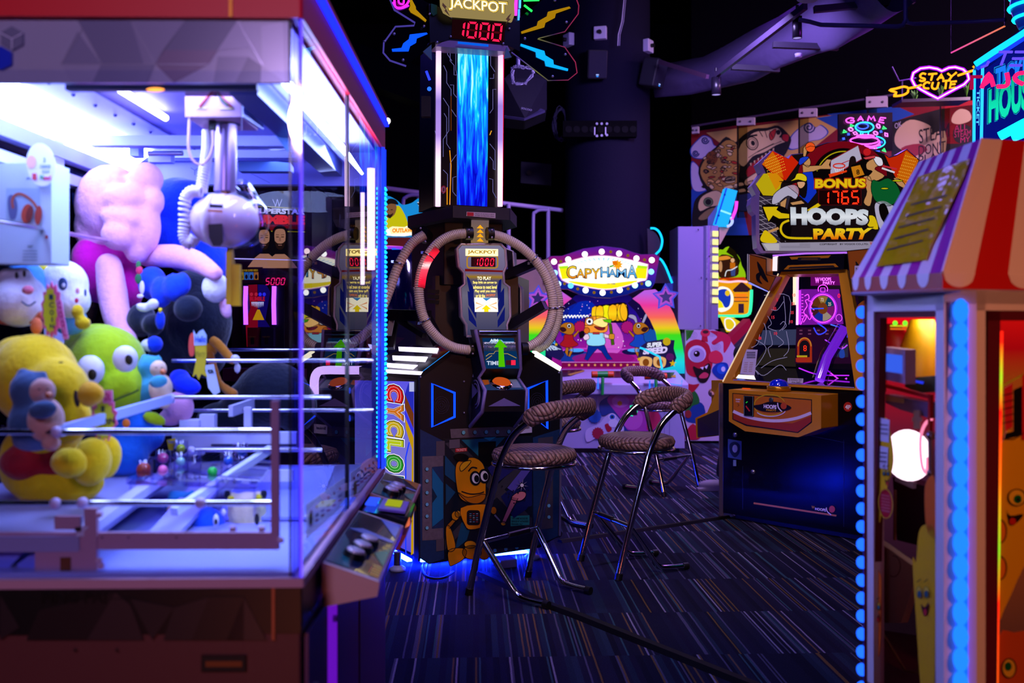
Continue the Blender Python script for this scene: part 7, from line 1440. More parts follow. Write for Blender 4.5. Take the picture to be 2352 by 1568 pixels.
b=B(); b.art(vp,E('#1a1404',0.8),oV([(1050,700),(1080,650),(1130,690),(1180,780),(1160,830),(1110,740)]),2); b.art(vp,E('#3a1c10',0.8),oV(spl([(985,740),(1080,730),(1150,790),(1160,900),(1080,930),(985,920)],3)),2); b.art(vp,E('#e89030',0.9),oV(spl([(985,745),(1060,735),(1090,760),(985,775)],3)),3); b.art(vp,E('#e8b080',0.9),oV(ell(1108,775,18,20)),4); b.art(vp,E('#c86a10',0.9),oV([(1085,795),(1130,795),(1135,850),(1085,850)]),4); b.art(vp,E('#3a4a8a',0.9),oV([(1090,850),(1135,850),(1130,915),(1095,915)]),4); b.stroke(vp,E('#e8e8f0',1.0),oV(spl([(1040,920),(1055,870),(1100,860),(1150,830)],4,False)),2,5); b.art(vp,E('#c89060',0.9),oV(ell(1000,830,16,50)),4); b.art(vp,E('#c83a10',0.9),oV([(985,935),(1215,925),(1240,960),(985,985)]),4); b.build('hill_art',t)
b=B(); b.plate(vp,E('#f0a010',0.95),oV(spl([(970,960),(1100,965),(1240,955),(1275,980),(1278,1050),(1260,1220),(1240,1270),(970,1275)],2)),0.1,0.03); b.build('lower_sign',t)
b=B(); v2=vp.shift(0.031); b.art(v2,E('#f8f4e0',1.2),oV(spl([(975,1030),(1060,1020),(1110,1080),(1110,1170),(1050,1230),(975,1220)],4)),1); b.art(v2,E('#1a3ac0',0.9),oV(spl([(975,1050),(1050,1035),(1090,1090),(1080,1180),(1040,1200),(1010,1150),(975,1120)],4)),2); b.art(v2,E('#e8c020',1.0),oV(ell(1062,1070,22,26)),3); b.art(v2,E('#e8e010',1.1),oV([(975,1120),(1010,1150),(1030,1200),(975,1205)]),3)
b.art(v2,E('#3a1c28',0.8),oV([(1110,1040),(1190,965),(1275,1035),(1275,1050),(1110,1050)]),3); b.art(v2,E('#2a1830',0.8),oV(rect(1120,1050,1250,1060)),3)
for y in(1075,1110): b.art(v2,E('#f07818',1.2),oV(rect(1130,y,1235,y+28)),3); b.art(v2,E('#3a1c30',0.8),oV(rect(1120,y+30,1250,y+38)),4)
b.art(v2,E('#3a2040',0.8),oV(rect(1160,1165,1210,1250)),3); b.neon(v2,E('#30e8a0',1.6),oV([(1278,1040),(1270,1200),(1240,1268),(1100,1276),(975,1276)]),0.02,0.01,sp=3); b.neon(v2,E('#ffb0c0',1.5),oV([(975,960),(1070,970),(1160,962),(1240,970)]),0.014,0.01,sp=3); b.build('lower_art',t)
b=B(); b.plate(frontal(12.2),E('#e8c820',1.0),oV([(1000,1280),(1110,1290),(1180,1330),(1130,1420),(1060,1420)]),0.05); b.stroke(frontal(12.19),E('#f4f0ff',1.1),oV(spl([(1040,1310),(1090,1300),(1130,1350),(1100,1400),(1050,1390)],4)),3,2,True); b.build('play_window',t)
b=B(); b.span(at(1668,790,11.4),at(1718,740,11.6),0.10,0.10,P('#a01838',0.4)); b.build('red_arm',t)
b=B(); b.plate(frontal(12.9),P('#4a4060',0.4,0.3),[(1686,485),(1736,485),(1736,760),(1700,760),(1700,530),(1686,530)],0.05); b.build('door_frame',label='grey metal door frame beyond the cyan light box',cat='door frame')
# neon ring above the hammer game
b=B(); nb=frontal(11.05)
b.neon(nb,GRAD([(0,'#10b8ff'),(0.45,'#a0e8ff'),(0.7,'#b0ffe0'),(1,'#10ff70')],'Z',1.76,2.38,1.8),[(1494,524),(1505,525),(1515,534),(1521,552),(1517,572),(1506,585),(1512,592),(1520,598),(1530,615),(1540,640),(1544,650)],0.013,0.0,sp=5); o=b.build('curved_neon_tube',label='curved green and cyan neon tube right of the column',cat='neon tube')
b=B(); b.plate(nb,P('#1c1630',0.3),ell(1480,568,38,44,0,30,-80,80)+[(1490,640)],0.02,-0.03); b.plate(nb,P('#1c1630',0.3),[(1500,600),(1520,600),(1543,650),(1500,650)],0.02,-0.03); b.build('backing_disc',o)
# blue box low behind
b=B(); b.prism([at(1530,635,11.6),at(1556,635,11.6),at(1556,680,11.6),at(1530,680,11.6)],(0,.3,0),P('#2a4ab0',0.5)); b.build('blue_bin',label='small blue box peeping out left of the lavender cabinet',cat='box')
# ================================================================ mural on the slanted wall
b=B(); e=MP; mt_=[(1588,303),(1700,287),(1830,272),(1930,260),(2060,246),(2240,232),(2300,228),(2300,520),(2240,540),(1588,540)]
b.plate(e,P('#7a0c1c',0.55),mt_,0.03,0.035); mu=b.build('mural',label='colourful graffiti mural of a dragon head and clouds along the right wall',cat='mural')
b=B(); m=e.shift(0.036)
def oD(pts): return [(1400+x/3.92,y/3.92) for x,y in pts]
YE_=P('#c8a45a',0.5); CRM=P('#d8c490',0.5); WHT=P('#b8b4d8',0.5); BLU_=P('#1a4aa8',0.5); KB=P('#0a0608',0.6); RDM=P('#a81422',0.5)
b.art(m,YE_,oD([(870,1195),(2050,1030),(2050,1160),(1500,1600),(1150,1400)]),1); b.art(m,BLU_,oD([(1860,1062),(2120,1022),(2120,1200),(2050,1160)]),2); b.art(m,BLU_,[(1588,435),(1690,400),(1720,540),(1588,540)],1)
b.art(m,BLU_,[(1900,262),(2060,244),(2100,262),(2000,300)],1); b.art(m,BLU_,[(2180,330),(2300,300),(2300,520),(2180,520)],1)
def cloud(pts,sw):
    b.art(m,BLU_,[(x+(x-sum(p[0] for p in pts)/len(pts))*.08,y+(y-sum(p[1] for p in pts)/len(pts))*.08) for x,y in spl(pts,4)],3); b.art(m,WHT,spl(pts,4),4)
    for cx,cy,r in sw: b.stroke(m,P('#12286a'),[(cx+r*(1-k/22)*math.cos(k*.62),cy+r*(1-k/22)*math.sin(k*.62)) for k in range(20)],3,5)
cloud(oD([(740,1330),(800,1260),(850,1225),(910,1250),(940,1310),(1010,1330),(940,1360),(880,1380),(850,1420),(780,1420),(740,1390)]),[(1400+860/3.92,1262/3.92,9),(1400+775/3.92,1380/3.92,8)])
cloud(oD([(740,1470),(790,1490),(830,1560),(900,1600),(880,1700),(780,1720),(740,1650)]),[(1630,425,8)])
cloud(oD([(1640,1230),(1720,1150),(1800,1110),(1850,1150),(1900,1130),(1960,1190),(1900,1250),(1800,1270),(1700,1330),(1620,1330)]),[(1858,292,14),(1806,330,8)])
b.art(m,KB,oD(spl([(800,1560),(850,1420),(960,1320),(1050,1230),(1130,1280),(1200,1220),(1300,1160),(1420,1150),(1520,1130),(1620,1220),(1630,1290),(1560,1420),(1440,1500),(1360,1700),(1100,1760),(900,1740)],3)),6)
def AM(m_,p_,l_):
    b.art(m,m_,p_,l_); b.stroke(m,KB,p_,1.6,l_+.45,True)
AM(CRM,oD(spl([(1150,1440),(1180,1300),(1300,1190),(1410,1175),(1510,1150),(1550,1200),(1530,1235),(1605,1235),(1600,1270),(1500,1310),(1400,1370),(1290,1410),(1210,1500)],3)),7); AM(P('#b8302a',0.5),oD(spl([(1440,1200),(1500,1160),(1480,1240),(1450,1260)],3)),8); AM(RDM,oD(spl([(1560,1210),(1615,1215),(1605,1275),(1555,1255)],3)),8)
AM(CRM,oD(ell(1285,1290,52,60,-20)),8); b.stroke(m,KB,oD(ell(1285,1290,50,58,-20)),2,9,True); b.stroke(m,KB,oD(ell(1285,1290,36,42,-20)),1.2,9,True); AM(KB,oD(ell(1292,1288,14,20,-20)),9); b.stroke(m,KB,oD([(1210,1260),(1260,1225),(1330,1215)]),4,9)
AM(KB,oD(ell(1520,1190,16,20)),9)
for q in([(1330,1370),(1450,1310),(1550,1270)],[(1250,1420),(1340,1360),(1480,1290)],[(1400,1180),(1420,1240)],[(1440,1175),(1470,1240)],[(1350,1180),(1380,1230)]): b.stroke(m,KB,oD(q),1.4,9)
for k in range(7): AM(CRM,oD([(1260+k*34,1470-k*22),(1282+k*34,1462-k*22),(1276+k*34,1500-k*18)]),8)
AM(P('#9a1420',0.5),oD(spl([(1230,1530),(1340,1420),(1420,1400),(1380,1500),(1260,1600)],3)),7); AM(CRM,oD(spl([(1220,1620),(1340,1540),(1420,1500),(1400,1560),(1300,1640),(1230,1670)],3)),8)
AM(P('#a8843c',0.5),oD(spl([(815,1560),(860,1430),(960,1340),(1050,1260),(1140,1290),(1180,1420),(1160,1600),(1100,1720),(920,1710)],3)),6.5)
b.art(m,P('#7a4a1c',0.5),oD(spl([(880,1380),(950,1360),(975,1430),(940,1480),(880,1470)],3)),7)
for k in range(46):
    X=R.uniform(840,1120); Y=R.uniform(1290,1680); w2=R.uniform(30,70); h2=R.uniform(8,22); t2=R.uniform(-20,20)
    if X<900 and Y<1420: continue
    AM([CRM,P('#d8b060',0.5),CRM,P('#a82a1a',0.5)][k%4],oD(spl([(X,Y),(X+w2*.5,Y-h2+t2*.5),(X+w2,Y+t2),(X+w2*.45,Y+h2+t2*.5)],3)),7)
for k in range(40): b.art(m,KB,oD(ell(R.uniform(884,962),R.uniform(1368,1470),4,4,0,6)),9)
for k in range(16): X=R.uniform(1000,1380); Y=R.uniform(1600,1740); AM(CRM,oD(spl([(X,Y),(X+70,Y-20),(X+90,Y+8),(X+20,Y+20)],3)),8)
# lower beast
oE=lambda pts:[(1560+x/3.92,220+y/3.92) for x,y in pts]
AM(KB,oE(spl([(130,1200),(130,1000),(180,900),(330,830),(420,880),(420,1100),(300,1200)],3)),6); AM(CRM,oE(spl([(170,980),(210,900),(330,850),(400,900),(380,980),(280,1000),(190,1040)],3)),7); AM(P('#6a8a5a',0.5),oE(ell(262,955,42,40)),8); AM(KB,oE(ell(262,955,24,24)),9); AM(P('#8a7a50',0.5),oE(spl([(170,1100),(260,1020),(370,1000),(340,1060),(220,1120)],3)),8)
AM(KB,oE(spl([(200,820),(330,740),(480,720),(600,760),(640,850),(560,820),(480,800),(400,840),(300,830)],3)),6); AM(P('#b8b4d8',0.5),oE([(600,940),(660,920),(640,960)]),7); AM(P('#2a3a7a',0.5),oE(spl([(500,860),(650,880),(700,1000),(560,1040),(480,980)],3)),5)
# right part: lettering doodles and a plain rabbit-less sketch
b.art(m,KB,[(2048,280),(2160,250),(2240,240),(2240,400),(2048,400)],2); b.art(m,P('#c0a888',0.5),spl([(2060,300),(2090,275),(2130,285),(2140,300),(2130,330),(2080,345),(2056,330)],4),3); b.art(m,P('#c0a888',0.5),spl([(2110,330),(2170,300),(2164,370),(2110,375)],3),3); b.art(m,P('#8a1a24',0.5),spl([(2070,340),(2110,330),(2130,345),(2090,360)],3),4)
b.text(m,KB,'STEAM',[(2110,298),(2180,282),(2180,314),(2112,330)],0.0,6); b.text(m,KB,"DON'T",[(2110,334),(2172,322),(2172,346),(2110,358)],0.0,6); b.text(m,KB,'PLAY',[(2110,358),(2168,346),(2168,368),(2110,380)],0.0,6); b.text(m,P('#b8b4d0'),'OK',[(2054,284),(2070,278),(2072,290),(2056,296)],0.0,6)
b.art(m,RDM,[(2170,236),(2240,230),(2240,330),(2170,330)],2); b.art(m,P('#c0a888',0.5),spl([(2190,262),(2206,250),(2226,256),(2230,275),(2205,285),(2186,280)],4),3); b.art(m,KB,spl([(2190,300),(2210,285),(2232,296),(2230,330),(2196,325)],4),4); b.text(m,P('#a81a5a'),'ALL',[(2192,288),(2222,284),(2222,298),(2192,302)],0.0,6); b.text(m,P('#a81a5a'),'STEAM',[(2192,302),(2230,298),(2230,312),(2192,316)],0.0,6); b.text(m,P('#a81a5a'),'MY',[(2206,316),(2228,313),(2228,325),(2206,328)],0.0,6)
b.build('mural_painting',mu)
# glass fins and clamps in front of the mural
g=MP.shift(0.25)
for X,Y0,Y1,lab in((1694,255,500,'left'),(1835,235,420,'middle'),(1992,205,270,'third'),(2160,240,520,'right')):
    b=B(); b.plate(g,P('#08060c',0.3),[(X-1.5,Y0),(X+1.5,Y0),(X+1.5,Y1),(X-1.5,Y1)],0.02); b.plate(g,GLASS('#d8d8c4',0.4),[(X,Y0+10),(X+22,Y0+8),(X+22,Y1),(X,Y1)],0.012); b.build('glass_fin',label=f'{lab} upright glass fin in front of the mural',cat='glass fin',group='glass fins of the mural wall')
for X,Y,w_,h_,lab in((1596,299,14,16,'small white glass clamp at the far left end of the mural'),(1712,279,40,18,'white glass clamp above the dragon head of the mural'),(1855,259,40,20,'white glass clamp left of the joystick neon'),(2013,234,48,26,'white glass clamp above the joystick neon')):
    b=B(); b.plate(g,P('#b8b0c8',0.45),[(X-w_/2,Y-h_/2+1),(X+w_/2,Y-h_/2-1),(X+w_/2,Y+h_/2-2),(X-w_/2,Y+h_/2)],0.05,0.03); o=b.build('glass_clamp',label=lab,cat='clamp',group='white clamps on the mural glass')
    b=B()
    for dx in(-.3,.3): b.sph(g.pt(X+w_*dx,Y,0.03),0.015,P('#4a4458',0.4),8,k=6)
    b.build('bolt',o)
b=B(); b.tube([g.pt(X,Y) for X,Y in((1588,290),(1700,272),(1850,248),(2000,226),(2060,216))],0.014,P('#5a4a78',0.4,0.4),6); b.build('cable_rail',label='thin steel rail running above the mural',cat='rail')
# ================================================================ neon signs over the mural
nb=frontal(9.6)
b=B(); b.plate(nb,P('#07060e',0.25),[(1926,262),(2050,258),(2050,346),(1926,350)],0.03,-0.03); t=b.build('joystick_neon_sign',label='square black neon sign of a joystick reading GAME above the cartoon sign',cat='neon sign')
def oN(pts): return [(1900+x/4.9,y/4.9) for x,y in pts]
MG=E('#ff50e8',2.6); CY=E('#30c8ff',2.3); BLN=E('#3a5aff',2.4); GR=E('#40ff80',2.2); PK=E('#ff70f0',2.4)
def nn(pts,m,r=0.006,closed=False,sp=0): b.neon(nb,m,oN(pts),r,0.0,closed,6,sp)
b=B()
nn([(300,1335),(260,1325),(215,1345),(225,1375),(290,1380),(300,1355),(262,1355)],MG,sp=3); nn([(345,1358),(375,1308),(405,1358)],MG); nn([(360,1340),(392,1340)],MG); nn([(455,1360),(470,1305),(495,1345),(520,1308),(540,1362)],MG); nn([(660,1328),(600,1322),(580,1370),(640,1384)],MG); nn([(595,1348),(635,1352)],MG)
b.build('neon_word',t,label='magenta neon word GAME')
b=B(); nn(ell(420,1430,102,55,0,24),CY,0.007,True); nn(ell(400,1418,62,32,0,20),BLN,0.006,True); nn([(375,1480),(380,1520)],CY); nn([(465,1480),(460,1520)],CY); nn([(400,1495),(402,1520)],CY,0.005); b.build('joystick_ball',t,label='cyan neon joystick ball')
b=B(); nn(spl([(330,1530),(400,1518),(500,1522),(520,1540),(420,1550)],4),MG,0.007,True); nn(ell(420,1580,160,42,0,28,20,340),MG,0.007); nn(ell(450,1600,140,50,0,28,-30,150),MG,0.007); nn(ell(500,1600,150,70,0,28,-70,80),CY,0.006); nn([(420,1640),(520,1650),(600,1630)],MG,0.007); nn([(470,1662),(560,1668)],MG,0.007); b.build('joystick_base',t,label='magenta neon joystick base')
for X,Y,m_,k in((275,1415,GR,3),(195,1480,GR,3),(640,1440,GR,3),(640,1690,GR,3),(265,1455,PK,8),(315,1498,PK,4),(575,1418,PK,8),(545,1497,PK,8),(665,1515,PK,4)): b=B(); nn(ell(X,Y,26,17,R.uniform(0,60),k),m_,0.006,True); b.build('confetti_shape',t)
for X,Y in((240,1510),(605,1480),(610,1600),(185,1560)):
    b=B(); nn([(X-14,Y-8),(X+14,Y+8)],BLN,0.005); nn([(X+8,Y-12),(X-8,Y+12)],BLN,0.005); b.build('confetti_cross',t)
b=B()
nn([(500,1700),(500,1760)],BLN,0.006); nn([(590,1700),(545,1700),(545,1760),(590,1760)],BLN,0.006); nn([(545,1730),(585,1730)],BLN,0.005); b.build('small_letters',t)
hb_=frontal(9.0); t=thing('heart_neon_sign','neon heart pierced by an orange arrow reading STAY CUTE','neon sign',hb_.pt(2160,230))
def nh(pts,m,r=0.008,closed=False,sp=0): b.neon(hb_,m,oN(pts),r,0.0,closed,8,sp)
b=B(); hp=[(1290,800),(1240,775),(1150,758),(1050,770),(970,820),(950,890),(985,960),(1060,1010),(1150,1060),(1245,1108),(1330,1060),(1440,1000),(1540,950),(1595,890),(1580,830),(1530,780),(1440,755),(1370,762),(1320,785)]
nh(hp,E('#ffb0f4',2.2),0.007,True); b.build('heart_tube',t,label='pink core of the heart tube')
b=B(); b.tube([hb_.pt(x,y,-0.012) for x,y in oN(hp)],0.017,E('#b010ff',1.6),8,True); b.build('heart_glow',t,label='violet glow of the heart as a wider tube')  # wider tube modelled to stand for the neon's glow
b=B(); OR_=E('#ff9a18',2.0)
for q in([(1110,835),(1075,825),(1045,850),(1060,875),(1095,885),(1095,905),(1060,912),(1038,900)],):nh(q,OR_,0.009,sp=3)
for q in([(1140,835),(1235,828)],[(1188,832),(1168,905)],[(1240,900),(1285,835),(1310,895)],[(1262,875),(1305,872)],[(1355,825),(1400,860),(1455,815)],[(1400,860),(1372,900)],[(1240+60,912),(1385,905)],[(1340,910),(1330,1000)],[(1455,915),(1395,918),(1380,990),(1440,985)],[(1390,950),(1440,945)]): nh(q,OR_,0.009)
nh([(1155,935),(1120,925),(1085,955),(1095,990),(1145,995)],OR_,0.009,sp=3); nh([(1190,925),(1178,975),(1200,1000),(1235,990),(1255,925)],OR_,0.009,sp=3)
b.build('neon_words',t,label='orange neon words STAY CUTE')
b=B(); nh([(1470,850),(1560,820),(1650,790)],OR_,0.010); nh([(1060,955),(990,980),(905,995)],OR_,0.010); nh([(905,985),(860,975),(780,995),(700,1015),(780,1040),(750,1080),(850,1070),(905,1040),(910,1010)],OR_,0.010,sp=3); nh([(1640,745),(1660,765)],OR_,0.008); b.build('neon_arrow',t,label='orange neon arrow')
b=B(); b.neon(hb_,P('#6a4a9a',0.3),oN([(730,750),(810,910),(1000,880)]),0.006,-0.1); b.neon(hb_,P('#4a3a6a',0.3),oN([(845,910),(845,1125)]),0.006,-0.1); b.build('mounting_wires',t)
# shelf with green bottles behind the heart
b=B(); sp_=frontal(9.5); b.plate(sp_,P('#1a1428',0.3),oN([(840,1115),(1610,1090),(1610,1125),(840,1150)]),0.25); b.build('glass_shelf',label='dark ledge behind the heart neon carrying green plants',cat='shelf')
for X,Y,lab in((985,1060,'small green plant at the left behind the heart neon'),(1275,1020,'small green plant behind the tip of the heart neon'),(1570,985,'small green plant at the right behind the heart neon')):
    b=B(); X2,Y2=oN([(X,Y)])[0]; p=sp_.pt(X2,Y2,-0.1)
    for k in range(16): a=R.uniform(0,6.28); l=R.uniform(.04,.10); b.prism([p+V(0,0,-.10),p+V(.02*math.cos(a),.02*math.sin(a),-.02),p+V(l*.5*math.cos(a),l*.5*math.sin(a),R.uniform(0,.05)),p+V(.01,.0,-.04)],(0.004,0.004,0),P('#4a8a2a',0.4))
    b.build('small_plant',label=lab,cat='plant',group='green plants on the ledge')
t=thing('neon_strip','thin slanting pink and orange light strip under the ceiling at right','light strip',at(2245,90,7.2))
b=B(); b.cyl(at(2185,121,7.5),at(2308,60,6.9),0.006,GRAD([(0,'#c010c0'),(0.35,'#ff20d0'),(0.6,'#ff9020'),(1,'#5a2a6a')],'X',-0.35,0.35,0.9),8); b.build('tube',t)
for q in(at(2185,121,7.5),at(2308,60,6.9)):
    b=B(); b.cyl(q,V(q.x,q.y,6.4),0.003,P('#1a1424'),6); b.build('wire',t)
# ================================================================ blue lit ticket booth
t=thing('ticket_booth','ticket booth outlined in bright blue neon behind the striped kiosk','booth',at(2330,320,5.2)-V(0,0,2.2))
K1=V((2262-CX)/F*5.2,5.2,0); bd2=V(0.93,-0.37,0).normalized(); KP=Pl.through(K1,K1+bd2); K0=V((2236-CX)/F*5.45,5.45,0); KL=Pl.through(K0,K1)
def oT(pts): return [(2180+x/4.61,y/4.61) for x,y in pts]
DB=P('#0a1050',0.35)
b=B(); z0=1.2; b.prism([K0+V(0,0,0.02),K1+V(0,0,0.02),K1+bd2*1.3+V(0,0,0.02),K0+bd2*1.5+V(0,.5,0.02)],V(0,0,KP.pt(2262,150).z),DB); b.build('booth_body',t)
b=B(); 
b.prism([KP.pt(2240,148),KP.pt(2352,62),KP.pt(2460,62),KP.pt(2460,150)],-KP.n*0.8,P('#0a1460',0.4)); b.build('roof',t)
b=B(); CYN=E('#10b0ff',2.0); BLU2=E('#1030ff',2.0)
for q,r,m_ in(([(2240,148),(2280,121),(2340,83),(2370,62)],0.016,CYN),([(2244,158),(2285,132),(2345,93),(2375,74)],0.010,BLU2),([(2296,313),(2352,283),(2400,262)],0.024,E('#10e8ff',2.2)),([(2325,316),(2352,305),(2400,285)],0.024,E('#10e8ff',2.2))): b.tube([KP.pt(x,y,0.03) for x,y in q],r,m_,8)
for X,Y0,Y1,pl in((2238,160,328,KL),(2257,150,322,KP)): b.tube([pl.pt(X,Y0,0.02),pl.pt(X-1 if X<2250 else X-3,Y1,0.02)],0.008,E('#20a0ff',2.2),8)
b.build('neon_outline',t,label='blue neon outline of the booth')
b=B(); b.art(KP,E('#0a18a0',0.55),[(2262,160),(2352,95),(2460,80),(2460,330),(2258,330)],1)
def tl(s,q,c,rim,l):
    q=oT(q)
    for g,m_,ll in((3.2,E(rim,1.0),l),(1.6,E('#04103a',0.9),l+1),(0,c,l+2)): b.text(KP,m_,s,[(q[0][0]-g,q[0][1]-g),(q[1][0]+g,q[1][1]-g),(q[2][0]+g,q[2][1]+g),(q[3][0]-g,q[3][1]+g)],0.05,ll)
tl('TICKET',[(490,725),(920,560),(920,830),(490,960)],E('#1a80ff',1.0),'#1a90e0',3)
tl('HOUSE',[(420,950),(920,690),(920,1120),(415,1310)],GRAD([(0,'#10e8b8'),(0.5,'#0a9a78'),(1,'#10c89a')],'Z',2.36,2.72,1.0),'#10a8d8',8)
b.build('booth_sign',t,label='lit sign reading TICKET HOUSE')
b=B(); e=KL.shift(0.004); b.art(e,E('#0a18a0',0.6),[(2239,150),(2257,150),(2254,328),(2237,328)],1); b.text(e,E('#4ac0ff',1.2),'TICKET',[(2251,206),(2249,288),(2242,288),(2244,206)],0.03,3); b.build('side_sign',t,label='vertical sign reading TICKET')
b=B(); dm=V((2352-CX)/F*5.3,5.3,0); z=at(0,62,5.3).z
b.lathe(V(dm.x+.07,5.3,z),[(0.09,0.0),(0.11,0.05),(0.135,0.12),(0.12,0.2),(0.06,0.27),(0,0.3)],P('#1060d0',0.3),24); b.build('dome',t)
b=B()
for r,h in((0.115,0.05),(0.137,0.11),(0.132,0.17)): b.tube([V(dm.x+.07+r*math.cos(a),5.3+r*math.sin(a),z+h) for a in [k*math.pi/12 for k in range(24)]],0.009,E('#10d8ff',2.0),6,True)
b.build('dome_neon',t)
# hanging red neon letters in front of the booth
rb=frontal(5.0); b=B(); RD_=E('#ff1a6a',1.5)
b.plate(rb,E('#c81050',0.7),oT([(235,795),(355,795),(355,825),(260,825),(260,945),(225,945)]),0.01)
for q in([(345,930),(420,780),(470,915)],[(370,895),(455,830)],[(610,770),(625,860),(600,910),(510,915)],[(793,770),(730,780),(695,820),(720,860),(785,890)]): b.neon(rb,RD_,oT(q),0.011,0.0,sp=3)
b.build('red_neon_letters',label='red neon letters crossing the front of the blue booth',cat='neon sign')
PU=E('#6a50ff',1.0); t=thing('violet_neon_letters','dim violet neon strokes above the red letters','neon sign',rb.pt(2310,140))
for q in([(530,550),(670,550)],[(600,555),(550,690)],[(700,550),(793,550)],[(670,620),(793,620)],[(640,692),(770,692)],[(340,715),(400,690),(420,650)]): b=B(); b.neon(rb,PU,oT(q),0.007,0.0); b.build('neon_stroke',t)
# ================================================================ games seen to the left, behind the claw machine
t=thing('shooting_game','game with a cloud sign of a man in a yellow shawl, left of the tower','arcade game',V(-.95,8.6,0)); lp=frontal(8.4)
b=B(); b.plate(lp,E('#1a90e0',0.9),spl([(870,455),(892,450),(912,460),(925,470),(945,466),(965,455),(990,470)],4,False)+[(990,545),(870,545)],0.06); cl_=b.build('cloud_sign',t,label='lit blue cloud sign')
b=B(); oW=lambda pts:[(860+x/3.92,350+y/3.92) for x,y in pts]
b.art(lp,E('#c8c010',0.95),oW(spl([(90,580),(120,540),(200,480),(240,500),(290,600),(300,680),(200,700),(90,690)],3)),2); b.art(lp,E('#8a5a3a',0.8),oW(spl([(95,500),(110,460),(170,450),(200,490),(180,560),(130,590),(95,560)],3)),3); b.art(lp,E('#1a1418',0.8),oW(spl([(90,480),(110,430),(150,415),(195,430),(215,470),(150,460)],3)),4); b.art(lp,E('#2a1a18',0.8),oW(spl([(100,550),(140,560),(170,545),(140,595)],3)),4); b.art(lp,E('#1a1010'),oW(rect(112,515,130,522)),5); b.art(lp,E('#1a1010'),oW(rect(146,512,165,519)),5); b.art(lp,E('#f8f4e8',1.2),oW(spl([(85,690),(200,690),(300,660),(330,640),(340,745),(90,745)],3)),3); b.art(lp,E('#f8e8b0',1.2),oW([(130,680),(160,665),(345,675),(345,720),(150,735)]),5); b.text(lp,E('#f08a10',1.2),'OUTLAW',oW([(160,682),(345,682),(345,718),(160,722)]),0.06,6); b.art(lp,E('#d8e8ff',1.0),oW([(385,450),(400,445),(430,480),(400,485)]),4); b.stroke(lp,E('#101018',0.8),oW([(388,455),(420,488)]),3,5)
b.build('sign_art',cl_)
b=B(); b.prism([lp.pt(870,540),lp.pt(950,535),lp.pt(950,566),lp.pt(870,568)],(0,.5,0),P('#a83a14',0.5)); b.build('orange_ledge',t)
b=B(); b.prism([V(-1.15,8.4,0),V(-.80,8.4,0),V(-.80,9.0,0),V(-1.15,9.0,0)],V(0,0,1.95),P('#1c1640',0.4)); b.build('cabinet',t)
b=B(); b.tube([at(X,Y,8.2) for X,Y in spl([(828,575),(860,569),(900,568),(935,571),(945,576)],5,False)],0.014,E('#ff70d8',1.4),8); b.tube([at(X,Y,8.2) for X,Y in((900,570),(946,569))],0.012,E('#40d8ff',1.3),8); b.build('rim_light',t)
b=B(); b.lathe(at(900,640,8.2)-V(0,0,.3),[(0.30,0.0),(0.30,0.1),(0.24,0.42),(0.12,0.56)],GLASS('#8a7aff',0.8,0.1,0.12),24); b.build('clear_dome',t)
t=thing('wrestling_game','dark red arcade game with a wrestling poster seen through the back of the claw machine','arcade game',V(-1.72,7.2,0)); wp=frontal(7.0)
oS=lambda pts:[(540+x/3.733,440+y/3.733) for x,y in pts]
b=B(); b.prism([V(wp.pt(530,0).x,7.02,0.0),V(wp.pt(715,0).x,7.02,0.0),V(wp.pt(715,0).x,7.8,0),V(wp.pt(530,0).x,7.8,0)],V(0,0,2.3),P('#2a0a1c',0.35)); b.build('cabinet',t)
b=B(); b.plate(wp,E('#1a1018',0.8),oS([(-20,120),(620,130),(620,565),(-20,575)]),0.02,0.02); po=b.build('poster',t,label='lit poster with two long haired men')
b=B(); e=wp.shift(0.021); b.stroke(e,E('#d8c810',0.9),oS([(-20,128),(250,126),(600,150)]),2,1); b.text(e,E('#c8c8d8',0.9),'W',oS([(320,65),(405,65),(395,135),(330,135)]),-0.01,3); b.text(e,E('#e8e8f0',1.0),'SUPERSTAR',oS([(170,140),(600,150),(600,198),(165,185)]),0.06,3); b.text(e,E('#ff2a1a',1.1),'RUMBLE',oS([(90,195),(600,205),(600,285),(80,275)]),0.07,3); b.art(e,E('#8a0a14',0.8),oS([(100,280),(600,285),(600,330),(400,310),(320,340)]),2); b.stroke(e,E('#d8d010',0.9),oS([(100,335),(600,345)]),2,2)
def man(cx,cy,s):
    g=lambda pts:[(cx+x*s,cy+y*s) for x,y in pts]; SKN=E('#c88a58',0.9)
    b.art(e,E('#120c10',0.8),oS(g(spl([(-75,200),(-80,50),(-60,-60),(0,-100),(60,-60),(80,50),(75,200)],4))),4)
    b.art(e,SKN,oS(g([(-150,270),(-90,190),(-40,150),(40,150),(90,190),(150,270)])),5); b.art(e,SKN,oS(g(spl([(-48,-20),(-30,-62),(30,-62),(48,-20),(40,60),(15,100),(-15,100),(-40,60)],4))),6); b.art(e,E('#2a1810',0.85),oS(g(spl([(-44,40),(-20,58),(20,58),(44,40),(30,95),(0,112),(-30,95)],3))),7); b.art(e,E('#a86a4a',0.9),oS(g(rect(-16,70,16,77))),8)
    for k in(-1,1): b.art(e,E('#1a100c',0.8),oS(g(rect(k*22-12,0,k*22+12,7))),8); b.stroke(e,E('#1a100c',0.8),oS(g([(k*8,-14),(k*36,-16)])),1,8)
    b.art(e,E('#a87048',0.9),oS(g([(-5,5),(5,5),(10,38),(-10,38)])),8)
man(250,390,0.95); man(385,385,1.0); b.build('poster_art',po)
b=B(); b.plate(wp,E('#c8b8e8',1.2),oS([(-20,568),(600,585),(600,592),(-20,577)]),0.03,0.03); b.build('light_line',t)
b=B(); b.plate(wp,P('#4a1026',0.35),oS([(-20,600),(600,600),(600,780),(-20,780)]),0.02,0.02); e=wp.shift(0.021)
